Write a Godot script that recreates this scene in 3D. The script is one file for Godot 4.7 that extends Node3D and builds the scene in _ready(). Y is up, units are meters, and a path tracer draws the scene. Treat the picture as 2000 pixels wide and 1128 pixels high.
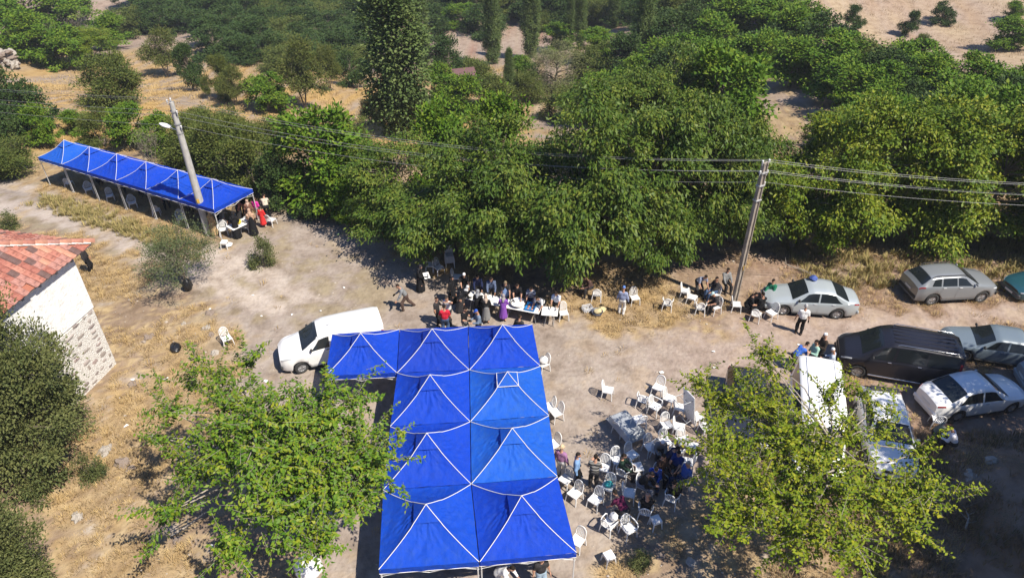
extends Node3D
# A village gathering seen from a drone: blue gazebos, parked cars, plastic chairs, walnut trees.
# Metres, y up; the camera looks towards -z. Forward distance is written d (= -z).

var M := {}
var used := {}
var R := RandomNumberGenerator.new()
var protos := {}

func _ready() -> void:
	R.seed = 7
	view_and_light()
	materials()
	ground()
	trees()
	house()
	poles()
	tents()
	vehicles()
	furniture()
	people()
	small_things()

func view_and_light() -> void:
	var cam := Camera3D.new()
	cam.name = "camera"
	cam.position = Vector3(0, 22.3, 0)
	cam.rotation_degrees = Vector3(-35.9, 0, 0)
	cam.fov = 43.54
	cam.far = 1500.0
	add_child(cam)
	cam.current = true
	var sun := DirectionalLight3D.new()
	sun.name = "sun"
	sun.light_energy = 1.6
	sun.light_color = Color(1.0, 0.965, 0.91)
	sun.light_angular_distance = 0.5
	sun.shadow_enabled = true
	add_child(sun)
	# shadows fall to the left and away from the camera, 1.2 m for a man of 1.7 m
	sun.look_at_from_position(Vector3.ZERO, Vector3(-0.46, -0.815, -0.35), Vector3.UP)
	var env := Environment.new()
	var mat := ProceduralSkyMaterial.new()
	mat.sky_top_color = Color(0.25, 0.38, 0.6)
	mat.sky_horizon_color = Color(0.6, 0.66, 0.73)
	mat.sky_curve = 0.14
	mat.ground_horizon_color = Color(0.55, 0.52, 0.47)
	mat.ground_bottom_color = Color(0.3, 0.26, 0.22)
	var sky := Sky.new()
	sky.sky_material = mat
	env.background_mode = Environment.BG_SKY
	env.sky = sky
	env.tonemap_mode = Environment.TONE_MAPPER_LINEAR
	env.tonemap_exposure = 1.62
	env.fog_enabled = true
	env.fog_density = 0.0003
	env.fog_light_color = Color(0.86, 0.89, 0.92)
	env.sdfgi_enabled = true
	env.ssao_enabled = true
	env.ssil_enabled = true
	var we := WorldEnvironment.new()
	we.name = "world_environment"
	we.environment = env
	add_child(we)

# ---------------------------------------------------------------- helpers
func numbered(n: String) -> String:
	var k: int = used.get(n, -1) + 1
	used[n] = k
	return n if k == 0 else "%s_%03d" % [n, k]

func describe(o: Node3D, label: String, category: String, group := "", kind := "") -> void:
	if label: o.set_meta("label", label)
	if category: o.set_meta("category", category)
	if group: o.set_meta("group", group)
	if kind: o.set_meta("kind", kind)

func thing(n: String, label: String, category: String, at := Vector3.ZERO, turn := 0.0, group := "") -> Node3D:
	var o := Node3D.new()
	o.name = numbered(n)
	add_child(o)
	o.position = at
	o.rotation.y = turn
	describe(o, label, category, group)
	return o

func part(parent: Node3D, n: String, m: Mesh, mat: Material, xf := Transform3D()) -> MeshInstance3D:
	var o := MeshInstance3D.new()
	o.name = numbered(n) if parent == self else n
	o.mesh = m
	o.material_override = mat
	o.transform = xf
	parent.add_child(o, true)
	return o

func copy(src: Node3D, label: String, at: Vector3, turn: float, group := "") -> Node3D:
	var o: Node3D = src.duplicate()
	var base: String = src.name
	if base.length() > 4 and base[base.length() - 4] == "_" and base.right(3).is_valid_int():
		base = base.left(base.length() - 4)
	o.name = numbered(base)
	add_child(o)
	o.position = at
	o.rotation = Vector3(0, turn, 0)
	o.set_meta("label", label)
	if group: o.set_meta("group", group)
	return o

func col(r: float, g: float, b: float) -> Color:   # linear base colour -> sRGB
	return Color(r, g, b).linear_to_srgb()

func mat(key: String, c: Color, rough := 0.8, metal := 0.0, spec := 0.5) -> StandardMaterial3D:
	if M.has(key): return M[key]
	var m := StandardMaterial3D.new()
	m.resource_name = key
	m.albedo_color = c
	m.roughness = rough
	m.metallic = metal
	m.metallic_specular = spec
	M[key] = m
	return m

func st() -> SurfaceTool:
	var s := SurfaceTool.new()
	s.begin(Mesh.PRIMITIVE_TRIANGLES)
	return s

func done(s: SurfaceTool) -> ArrayMesh:
	s.generate_normals()
	return s.commit()

func tri(s: SurfaceTool, a: Vector3, b: Vector3, c: Vector3) -> void:
	s.add_vertex(a); s.add_vertex(b); s.add_vertex(c)

func quad(s: SurfaceTool, a: Vector3, b: Vector3, c: Vector3, d: Vector3) -> void:
	s.add_vertex(a); s.add_vertex(b); s.add_vertex(c)
	s.add_vertex(a); s.add_vertex(c); s.add_vertex(d)

func cbox(s: SurfaceTool, c: Vector3, size: Vector3, r := 0.01, b := Basis()) -> void:   # box with chamfered edges
	s.set_smooth_group(-1)
	var h := size * 0.5
	r = minf(r, minf(h.x, minf(h.y, h.z)) * 0.9)
	var p := {}
	for sx in [-1, 1]:
		for sy in [-1, 1]:
			for sz in [-1, 1]:
				var k := Vector3(sx, sy, sz)
				p[[k, 0]] = c + b * (Vector3(h.x, h.y - r, h.z - r) * k)
				p[[k, 1]] = c + b * (Vector3(h.x - r, h.y, h.z - r) * k)
				p[[k, 2]] = c + b * (Vector3(h.x - r, h.y - r, h.z) * k)
	for ax in 3:
		var u := (ax + 1) % 3
		var v := (ax + 2) % 3
		for sg in [-1, 1]:
			var k := []
			for q in [[-1, -1], [-1, 1], [1, 1], [1, -1]]:
				var w := Vector3()
				w[ax] = sg; w[u] = q[0]; w[v] = q[1]
				k.append(p[[w, ax]])
			if sg > 0: quad(s, k[0], k[1], k[2], k[3])
			else: quad(s, k[3], k[2], k[1], k[0])
		for su in [-1, 1]:
			for sv in [-1, 1]:
				var w0 := Vector3()
				var w1 := Vector3()
				w0[ax] = -1; w1[ax] = 1
				w0[u] = su; w1[u] = su; w0[v] = sv; w1[v] = sv
				var e := [p[[w0, u]], p[[w1, u]], p[[w1, v]], p[[w0, v]]]
				if su * sv > 0: quad(s, e[0], e[1], e[2], e[3])
				else: quad(s, e[3], e[2], e[1], e[0])
	for sx in [-1, 1]:
		for sy in [-1, 1]:
			for sz in [-1, 1]:
				var k := Vector3(sx, sy, sz)
				if sx * sy * sz > 0: tri(s, p[[k, 0]], p[[k, 2]], p[[k, 1]])
				else: tri(s, p[[k, 0]], p[[k, 1]], p[[k, 2]])

func box_mesh(size: Vector3, r := 0.01) -> ArrayMesh:
	var s := st()
	cbox(s, Vector3.ZERO, size, r)
	return done(s)

func tube(s: SurfaceTool, pts: Array, rad: Array, n := 8, caps := true) -> void:
	s.set_smooth_group(0)
	var rings := []
	var up := Vector3(0.37, 0.2, 0.91).normalized()
	for i in pts.size():
		var a: Vector3 = pts[maxi(i - 1, 0)]
		var b: Vector3 = pts[mini(i + 1, pts.size() - 1)]
		var t := (b - a).normalized()
		if absf(up.dot(t)) > 0.98: up = Vector3(0.9, 0.1, -0.3).normalized()
		var x := (up - t * up.dot(t)).normalized()
		var y := t.cross(x)
		up = x
		var ring := PackedVector3Array()
		for k in n:
			var g := TAU * k / n
			ring.append(pts[i] + (x * cos(g) + y * sin(g)) * float(rad[i]))
		rings.append(ring)
	for i in rings.size() - 1:
		for k in n:
			var k2 := (k + 1) % n
			quad(s, rings[i][k], rings[i + 1][k], rings[i + 1][k2], rings[i][k2])
	if caps:
		s.set_smooth_group(-1)
		for e in [0, rings.size() - 1]:
			for k in n:
				var k2 := (k + 1) % n
				if e == 0: tri(s, pts[0], rings[0][k], rings[0][k2])
				else: tri(s, pts[e], rings[e][k2], rings[e][k])

func tube_mesh(pts: Array, rad: Array, n := 8) -> ArrayMesh:
	var s := st()
	tube(s, pts, rad, n)
	return done(s)

func lathe(s: SurfaceTool, prof: Array, n := 20, xf := Transform3D()) -> void:   # prof: [radius, height] pairs round y
	s.set_smooth_group(0)
	for i in prof.size() - 1:
		for k in n:
			var a := TAU * k / n
			var b := TAU * (k + 1) / n
			var p0: Array = prof[i]
			var p1: Array = prof[i + 1]
			quad(s, xf * Vector3(cos(a) * p0[0], p0[1], sin(a) * p0[0]), xf * Vector3(cos(a) * p1[0], p1[1], sin(a) * p1[0]),
				xf * Vector3(cos(b) * p1[0], p1[1], sin(b) * p1[0]), xf * Vector3(cos(b) * p0[0], p0[1], sin(b) * p0[0]))

func lathe_mesh(prof: Array, n := 20) -> ArrayMesh:
	var s := st()
	lathe(s, prof, n)
	return done(s)

func sst(a: float, b: float, x: float) -> float:
	var t := clampf((x - a) / (b - a), 0.0, 1.0)
	return t * t * (3.0 - 2.0 * t)

func noise_tex(freq: float, size := 512, ramp: Array = [], octaves := 4, seed_ := 1, normal := false, bump := 4.0, kind := FastNoiseLite.TYPE_SIMPLEX_SMOOTH) -> NoiseTexture2D:
	var n := FastNoiseLite.new()
	n.noise_type = kind
	n.frequency = freq
	n.seed = seed_
	n.fractal_octaves = octaves
	var t := NoiseTexture2D.new()
	t.width = size
	t.height = size
	t.seamless = true
	t.noise = n
	t.as_normal_map = normal
	t.bump_strength = bump
	if ramp:
		var g := Gradient.new()
		g.offsets = PackedFloat32Array(ramp.map(func(e): return e[0]))
		g.colors = PackedColorArray(ramp.map(func(e): return e[1]))
		t.color_ramp = g
	return t

# ---------------------------------------------------------------- terrain
const EDGE := [[-90.0, 70.0], [-60.0, 60.0], [-30.0, 50.0], [-15.0, 42.5], [-9.0, 38.0], [-4.0, 36.0], [5.0, 35.0], [13.0, 35.0], [20.0, 34.5], [30.0, 35.5], [45.0, 40.0], [90.0, 45.0]]

func edge(x: float) -> float:   # where the level ground ends and the valley begins
	if x <= EDGE[0][0]: return EDGE[0][1]
	for i in EDGE.size() - 1:
		if x <= EDGE[i + 1][0]:
			return lerpf(EDGE[i][1], EDGE[i + 1][1], sst(EDGE[i][0], EDGE[i + 1][0], x))
	return EDGE[EDGE.size() - 1][1]

func terr(x: float, d: float) -> float:
	var s := maxf(0.0, d - edge(x))
	var q := x / maxf(d, 20.0)
	var r := sst(0.02, 0.42, q)
	var a := lerpf(0.24, 0.15, r)
	var b := lerpf(0.16, 0.03, r)
	var h := 0.0
	if s < 45.0: h = -a * s * s / (s + 4.0)
	else: h = -a * (45.0 * 45.0 / 49.0) - b * (s - 45.0)
	h += lerpf(0.20, 0.12, r) * maxf(0.0, d - lerpf(138.0, 98.0, r)) + 0.10 * maxf(0.0, d - 260.0)
	h += sst(10.0, 30.0, s) * (0.9 * sin(x * 0.11 + d * 0.05) + 0.7 * sin(d * 0.13 - x * 0.07 + 1.3))
	if x < -10.0:
		var t := clampf(-(x + 15.0) * 0.83 + (d - 36.0) * 0.55, 0.0, 26.0) * sst(-10.0, -18.0, x)
		h -= 0.112 * t * t / (t + 1.5)
	h += 1.6 * sst(14.5, 20.5, x + 0.25 * (d - 16.0)) * (1.0 - sst(17.0, 21.0, d))
	return h

func on(x: float, z: float, above := 0.0) -> Vector3:
	return Vector3(x, terr(x, -z) + above, z)

# ---------------------------------------------------------------- materials
func materials() -> void:
	var g := mat("earth", Color.WHITE, 0.95, 0.0, 0.25)
	g.vertex_color_use_as_albedo = true
	g.albedo_texture = noise_tex(0.02, 1024, [[0.0, Color(0.86, 0.85, 0.84)], [0.45, Color(0.95, 0.945, 0.94)], [1.0, Color(1, 1, 1)]], 6, 11)
	g.uv1_triplanar = true
	g.uv1_world_triplanar = true
	g.uv1_scale = Vector3(0.13, 0.13, 0.13)
	g.normal_enabled = true
	g.normal_texture = noise_tex(0.03, 1024, [], 6, 5, true, 9.0)
	g.normal_scale = 0.4
	g.detail_enabled = true
	g.detail_blend_mode = BaseMaterial3D.BLEND_MODE_MUL
	g.detail_uv_layer = BaseMaterial3D.DETAIL_UV_2
	g.detail_albedo = noise_tex(0.012, 1024, [[0.0, Color(0.8, 0.78, 0.76)], [0.35, Color(0.94, 0.93, 0.92)], [0.7, Color(1, 1, 1)], [1.0, Color(1, 1, 0.99)]], 7, 23)
	g.uv2_triplanar = true
	g.uv2_world_triplanar = true
	g.uv2_scale = Vector3(0.057, 0.057, 0.057)
	for k in [["leaf", 0.62, 0.25], ["leaf_gloss", 0.5, 0.3], ["blade", 0.85, 0.2]]:
		var l := mat(k[0], Color.WHITE, k[1], 0.0, k[2])
		l.vertex_color_use_as_albedo = true
		l.cull_mode = BaseMaterial3D.CULL_DISABLED
		l.backlight_enabled = true
		l.backlight = Color(0.42, 0.48, 0.14) if k[0] != "blade" else Color(0.4, 0.36, 0.25)
	var bk := mat("bark", Color.WHITE, 0.9, 0.0, 0.2)
	bk.albedo_texture = noise_tex(0.03, 256, [[0.0, col(0.09, 0.07, 0.05)], [0.5, col(0.2, 0.165, 0.13)], [1.0, col(0.31, 0.27, 0.22)]], 5, 3)
	bk.uv1_triplanar = true
	bk.uv1_scale = Vector3(1.6, 0.5, 1.6)
	var pb := mat("pale_bark", Color.WHITE, 0.9, 0.0, 0.2)
	pb.albedo_texture = noise_tex(0.03, 256, [[0.0, col(0.16, 0.13, 0.1)], [0.5, col(0.33, 0.29, 0.24)], [1.0, col(0.46, 0.42, 0.36)]], 5, 4)
	pb.uv1_triplanar = true
	pb.uv1_scale = Vector3(1.6, 0.5, 1.6)

# ---------------------------------------------------------------- ground
const DIRT := [
	[-47.1, 50.3], [-38.8, 49.6], [-33.0, 45.6], [-26.8, 41.4], [-20.7, 37.4], [-16.5, 35.2], [-15.5, 40.0], [-12.7, 39.0],
	[-9.1, 36.8], [-6.0, 33.9], [-3.9, 32.4], [-1.1, 31.0], [2.1, 28.7], [5.1, 27.9], [10.0, 27.6], [12.7, 28.0],
	[15.3, 28.3], [18.6, 29.0], [22.1, 29.2], [26.5, 30.0], [32.0, 30.3], [31.3, 27.6], [22.5, 27.4], [17.1, 26.3],
	[14.5, 23.3], [11.7, 20.3], [8.7, 17.7], [5.6, 16.5], [3.3, 14.1], [2.3, 11.2], [-6.9, 11.2], [-7.1, 14.7],
	[-8.4, 17.2], [-10.9, 20.3], [-12.7, 23.3], [-14.3, 27.2], [-16.5, 29.6], [-21.4, 33.4], [-26.9, 38.2], [-33.6, 41.1],
	[-44.0, 43.3],
]
const RUTS := [
	[[-41.1, 49.4], [-34.5, 46.3], [-28.7, 42.3], [-21.7, 37.5], [-15.6, 33.2], [-10.6, 29.9]],
	[[-38.5, 45.3], [-30.6, 41.3], [-24.9, 37.4], [-19.7, 33.6], [-15.8, 31.4], [-12.0, 29.3]]
]
var dirt_grid := PackedFloat32Array()
const DX0 := -62.0
const DD0 := 4.0
const DW := 125
const DH := 62

func dirt_at(x: float, d: float) -> float:
	var u := x - DX0
	var v := d - DD0
	if u < 0.0 or v < 0.0 or u >= DW - 1.001 or v >= DH - 1.001: return 0.0
	var i := int(u)
	var j := int(v)
	u -= i
	v -= j
	var k := j * DW + i
	return lerpf(lerpf(dirt_grid[k], dirt_grid[k + 1], u), lerpf(dirt_grid[k + DW], dirt_grid[k + DW + 1], u), v)

func axis(lo: float, hi: float, step: float, out_lo: float, out_hi: float) -> PackedFloat32Array:
	var a := PackedFloat32Array()
	var left := []
	var w := step
	var x := lo
	while x > out_lo:
		w *= 1.1
		x -= w
		left.append(x)
	left.reverse()
	a.append_array(PackedFloat32Array(left))
	x = lo
	while x < hi:
		a.append(x)
		x += step
	w = step
	while x < out_hi:
		a.append(x)
		w *= 1.1
		x += w
	a.append(x)
	return a

func ground() -> void:
	var poly := PackedVector2Array()
	for p in DIRT: poly.append(Vector2(p[0], p[1]))
	dirt_grid.resize(DW * DH)
	for j in DH:
		for i in DW:
			var p := Vector2(DX0 + i, DD0 + j)
			var best := 1e9
			for k in poly.size():
				best = minf(best, p.distance_to(Geometry2D.get_closest_point_to_segment(p, poly[k], poly[(k + 1) % poly.size()])))
			if not Geometry2D.is_point_in_polygon(p, poly): best = -best
			dirt_grid[j * DW + i] = clampf(best, -4.0, 4.0)
	var n1 := FastNoiseLite.new()
	n1.seed = 3
	n1.frequency = 0.45
	n1.fractal_octaves = 4
	var n2 := FastNoiseLite.new()
	n2.seed = 9
	n2.frequency = 0.09
	n2.fractal_octaves = 4
	var n3 := FastNoiseLite.new()
	n3.seed = 21
	n3.frequency = 1.7
	n3.fractal_octaves = 2
	var xs := axis(-46.0, 46.0, 0.2, -420.0, 420.0)
	var ds := axis(7.0, 50.0, 0.19, -120.0, 700.0)
	var nx := xs.size()
	var nd := ds.size()
	var V := PackedVector3Array()
	var C := PackedColorArray()
	var I := PackedInt32Array()
	V.resize(nx * nd)
	C.resize(nx * nd)
	I.resize((nx - 1) * (nd - 1) * 6)
	for j in nd:
		var d := ds[j]
		for i in nx:
			var x := xs[i]
			var a := n1.get_noise_2d(x, d)
			var b := n2.get_noise_2d(x, d)
			var e := n3.get_noise_2d(x, d)
			var h := terr(x, d) + (0.05 + 0.13 * sst(13.0, 17.0, x) * (1.0 - sst(17.0, 21.0, d))) * a + 0.008 * e
			V[j * nx + i] = Vector3(x, h, -d)
			C[j * nx + i] = earth(x, d, a, b, e)
	var t := 0
	for j in nd - 1:
		for i in nx - 1:
			var k := j * nx + i
			I[t] = k; I[t + 1] = k + 1; I[t + 2] = k + nx + 1
			I[t + 3] = k; I[t + 4] = k + nx + 1; I[t + 5] = k + nx
			t += 6
	var A := []
	A.resize(Mesh.ARRAY_MAX)
	A[Mesh.ARRAY_VERTEX] = V
	A[Mesh.ARRAY_COLOR] = C
	A[Mesh.ARRAY_INDEX] = I
	var m := ArrayMesh.new()
	m.add_surface_from_arrays(Mesh.PRIMITIVE_TRIANGLES, A)
	var s := SurfaceTool.new()
	s.create_from(m, 0)
	s.generate_normals()
	var o := part(self, "ground", s.commit(), M.earth)
	describe(o, "dusty beige yard and track with straw coloured dry grass slopes", "", "", "structure")
	grasses(n1, n2)

func earth(x: float, d: float, a: float, b: float, e: float) -> Color:
	# dust of the yard and the track
	var w := dirt_at(x, d) + a * 1.7 + b * 1.2 + e * 0.35
	var k := sst(-0.6, 1.1, w)
	var dust := Color(0.372, 0.32, 0.278).lerp(Color(0.318, 0.268, 0.23), clampf(0.5 + b * 1.3, 0, 1))
	dust = dust.lerp(Color(0.395, 0.31, 0.265), sst(2.0, 12.0, x) * 0.7)
	dust = dust.lerp(Color(0.42, 0.31, 0.18), sst(0.14, 0.5, a + 0.25 * e) * 0.28)
	dust = dust.lerp(Color(0.27, 0.21, 0.165), sst(0.32, 0.62, e - 0.3 * a) * 0.22)
	if x < -2.0 and d > 24.0 and d < 56.0:   # pale wheel ruts of the track, drier grass between them
		var p := Vector2(x, d)
		var near := 9.0
		for line in RUTS:
			for i in line.size() - 1:
				near = minf(near, p.distance_to(Geometry2D.get_closest_point_to_segment(p, Vector2(line[i][0], line[i][1]), Vector2(line[i + 1][0], line[i + 1][1]))))
		var rut := 1.0 - sst(0.35, 1.0, near + a * 0.6 + e * 0.15)
		dust = dust.lerp(Color(0.48, 0.415, 0.36), rut * 0.85)
		dust = dust.lerp(Color(0.3, 0.25, 0.165), (1.0 - rut) * sst(-0.1, 0.4, a + 0.6 * b + 0.3 * e) * 0.8 * (1.0 - sst(3.0, 6.0, near)))
	# dry grass and bare soil
	var straw := Color(0.40, 0.29, 0.15).lerp(Color(0.35, 0.265, 0.17), clampf(0.5 + 1.2 * a, 0, 1))
	straw = straw.lerp(Color(0.24, 0.165, 0.09), sst(0.1, 0.5, e + 0.4 * a) * 0.6).lerp(Color(0.5, 0.4, 0.24), sst(0.1, 0.5, -e + 0.3 * b) * 0.5)
	var soil := Color(0.27, 0.2, 0.145).lerp(Color(0.45, 0.395, 0.33), sst(-0.1, 0.45, a - b))
	var g := straw.lerp(soil, sst(0.0, 0.42, b + 0.55 * e))
	if d < 34.0 and x > 9.0:   # reddish earth beside the cars
		g = g.lerp(Color(0.27, 0.185, 0.14).lerp(Color(0.33, 0.25, 0.2), clampf(0.5 + 1.4 * a, 0, 1)), sst(9.0, 15.0, x) * 0.85)
	if d > 50.0:
		g = g.lerp(Color(0.47, 0.315, 0.12).lerp(Color(0.38, 0.25, 0.1), clampf(0.5 + a, 0, 1)), 0.95 * sst(50.0, 58.0, d) * (1.0 - sst(100.0, 116.0, d)) * (1.0 - sst(-6.0, 6.0, x)))
	if d > 60.0:
		var q := x / d
		var pale := Color(0.43, 0.335, 0.225).lerp(Color(0.36, 0.255, 0.175), clampf(0.5 + 1.6 * b, 0, 1))
		g = g.lerp(pale, sst(0.12, 0.3, q) * sst(60.0, 90.0, d))
		var stony := Color(0.35, 0.27, 0.215).lerp(Color(0.29, 0.16, 0.115), sst(0.0, 0.4, b))
		g = g.lerp(stony, sst(105.0, 130.0, d) * (1.0 - sst(0.12, 0.3, q)))
	return g.lerp(dust, k)

func tuft_mesh(seed_: int, blades: int, h: float, spread: float, c0: Color, c1: Color) -> ArrayMesh:
	var r := RandomNumberGenerator.new()
	r.seed = seed_
	var V := PackedVector3Array()
	var C := PackedColorArray()
	var N := PackedVector3Array()
	for i in blades:
		var g := r.randf() * TAU
		var o := Vector3(cos(g), 0, sin(g)) * spread * sqrt(r.randf())
		var lean := Vector3(cos(g + r.randf_range(-1, 1)), 0, sin(g + r.randf_range(-1, 1))) * h * r.randf_range(0.15, 0.95)
		var up := Vector3(0, h * r.randf_range(0.45, 1.0), 0)
		var side := Vector3(-lean.z, 0, lean.x).normalized() * h * r.randf_range(0.025, 0.05)
		var mid := o + up * 0.62 + lean * 0.35
		var tip := o + up + lean
		var c := c0.lerp(c1, r.randf())
		var n := side.cross(tip - o).normalized()
		if n.y < 0:
			n = -n
			side = -side
		for p in [o - side, mid - side, mid + side, o - side, mid + side, o + side, mid - side, tip, mid + side]:
			V.append(p); C.append(c); N.append(n)
	var A := []
	A.resize(Mesh.ARRAY_MAX)
	A[Mesh.ARRAY_VERTEX] = V
	A[Mesh.ARRAY_COLOR] = C
	A[Mesh.ARRAY_NORMAL] = N
	var m := ArrayMesh.new()
	m.add_surface_from_arrays(Mesh.PRIMITIVE_TRIANGLES, A)
	return m

func scatter(n: String, label: String, m: Mesh, mt: Material, places: Array, kind := "stuff") -> void:
	var mm := MultiMesh.new()
	mm.transform_format = MultiMesh.TRANSFORM_3D
	mm.mesh = m
	mm.instance_count = places.size()
	for i in places.size(): mm.set_instance_transform(i, places[i])
	var o := MultiMeshInstance3D.new()
	o.name = numbered(n)
	o.multimesh = mm
	o.material_override = mt
	add_child(o)
	describe(o, label, "", "", kind)

func grasses(n1: FastNoiseLite, n2: FastNoiseLite) -> void:
	var r := RandomNumberGenerator.new()
	r.seed = 77
	var near := [[], [], [], []]
	var count := 0
	while count < 24000:
		var x := r.randf_range(-34.0, 33.0)
		var d := r.randf_range(9.0, 50.0)
		if absf(x) > 0.78 * d + 4.0: continue
		var w := dirt_at(x, d) + n1.get_noise_2d(x, d) * 1.7 + n2.get_noise_2d(x, d) * 1.2
		if w > -0.15 and r.randf() > 0.012: continue
		if n2.get_noise_2d(x, d) + 0.6 * n1.get_noise_2d(x * 1.3, d) > r.randf_range(0.0, 0.35): continue
		if x < -17.9 and x > -31.0 and d < 25.6 and d > 12.0: continue
		count += 1
		if d > edge(x) + 6.0: continue
		var big := r.randf_range(0.55, 1.25)
		var b := Basis(Vector3.UP, r.randf() * TAU).scaled(Vector3(big, big * r.randf_range(0.6, 1.2), big))
		near[r.randi() % 3].append(Transform3D(b, on(x, -d, 0.01)))
	# taller fringe in front of the far tent row and along the foot of the trees
	for i in 520:
		var f := r.randf()
		var x := lerpf(-32.5, -17.5, f) + r.randf_range(-0.7, 0.7)
		var d := lerpf(45.2, 35.3, f) - r.randf_range(0.2, 1.9)
		near[3].append(Transform3D(Basis(Vector3.UP, r.randf() * TAU).scaled(Vector3.ONE * r.randf_range(0.35, 1.0)), on(x, -d)))
	for i in 420:
		var x := r.randf_range(15.5, 30.0)
		var d := r.randf_range(30.6, 36.5)
		near[3].append(Transform3D(Basis(Vector3.UP, r.randf() * TAU).scaled(Vector3.ONE * r.randf_range(0.6, 1.3)), on(x, -d)))
	scatter("dry_grass", "short straw coloured dry grass over the yard edges", tuft_mesh(1, 16, 0.2, 0.17, Color(0.46, 0.34, 0.17), Color(0.36, 0.245, 0.1)), M.blade, near[0])
	scatter("dry_grass", "flattened pale dry grass on the slope by the house", tuft_mesh(2, 18, 0.13, 0.24, Color(0.5, 0.38, 0.21), Color(0.42, 0.3, 0.15)), M.blade, near[1])
	scatter("dry_weeds", "brown dried weeds scattered through the dry grass", tuft_mesh(3, 14, 0.17, 0.16, Color(0.27, 0.19, 0.1), Color(0.36, 0.27, 0.15)), M.blade, near[2])
	scatter("tall_grass", "taller dry grass fringe along the tent row and tree line", tuft_mesh(4, 22, 0.42, 0.2, Color(0.37, 0.29, 0.13), Color(0.19, 0.18, 0.06)), M.blade, near[3])
	var bank := []
	for i in 2600:
		var x := r.randf_range(9.0, 22.0)
		var d := r.randf_range(11.0, 20.5)
		if n2.get_noise_2d(x * 3.0, d * 3.0) < r.randf_range(-0.35, 0.15): continue
		bank.append(Transform3D(Basis(Vector3.UP, r.randf() * TAU).scaled(Vector3.ONE * r.randf_range(0.5, 1.6)), on(x, -d)))
	scatter("bank_weeds", "brown and reddish weeds covering the shaded right bank", tuft_mesh(7, 16, 0.26, 0.22, Color(0.3, 0.2, 0.13), Color(0.17, 0.15, 0.07)), M.blade, bank)
	# grass of the golden slope and of the far pale hillside
	var far := []
	for i in 6000:
		var x := r.randf_range(-62.0, 2.0)
		var d := r.randf_range(52.0, 112.0)
		far.append(Transform3D(Basis(Vector3.UP, r.randf() * TAU).scaled(Vector3.ONE * r.randf_range(0.25, 0.9)), on(x, -d)))
	scatter("slope_grass", "golden dry grass covering the slope beyond the tents", tuft_mesh(5, 14, 0.5, 0.6, Color(0.46, 0.33, 0.15), Color(0.37, 0.26, 0.12)), M.blade, far)
	var hill := []
	for i in 2500:
		var x := r.randf_range(30.0, 100.0)
		var d := r.randf_range(88.0, 150.0)
		hill.append(Transform3D(Basis(Vector3.UP, r.randf() * TAU).scaled(Vector3.ONE * r.randf_range(0.6, 1.7)), on(x, -d)))
	scatter("hill_weeds", "sparse brown weeds dotting the pale far hillside", tuft_mesh(6, 12, 0.3, 0.5, Color(0.33, 0.24, 0.15), Color(0.24, 0.19, 0.11)), M.blade, hill)
	# pebbles of the yard
	var pst := st()
	pst.set_smooth_group(-1)
	lathe(pst, [[0.0, 0.03], [0.035, 0.024], [0.05, 0.0]], 6)
	var peb := []
	for i in 5200:
		var x := r.randf_range(-24.0, 26.0)
		var d := r.randf_range(11.0, 44.0)
		if absf(x) > 0.78 * d + 3.0: continue
		if r.randf() > 0.35 + 0.9 * maxf(0.0, n2.get_noise_2d(x * 2.0, d * 2.0)): continue
		var sc := r.randf_range(0.3, 1.0) * (2.0 if r.randf() < 0.05 else 1.0)
		peb.append(Transform3D(Basis(Vector3.UP, r.randf() * TAU).scaled(Vector3(sc, sc * r.randf_range(0.5, 1.0), sc * 0.8)), on(x, -d)))
	scatter("gravel", "small stones lying loose on the dusty yard", done(pst), mat("pebble", col(0.36, 0.31, 0.26), 0.9), peb)

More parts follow.
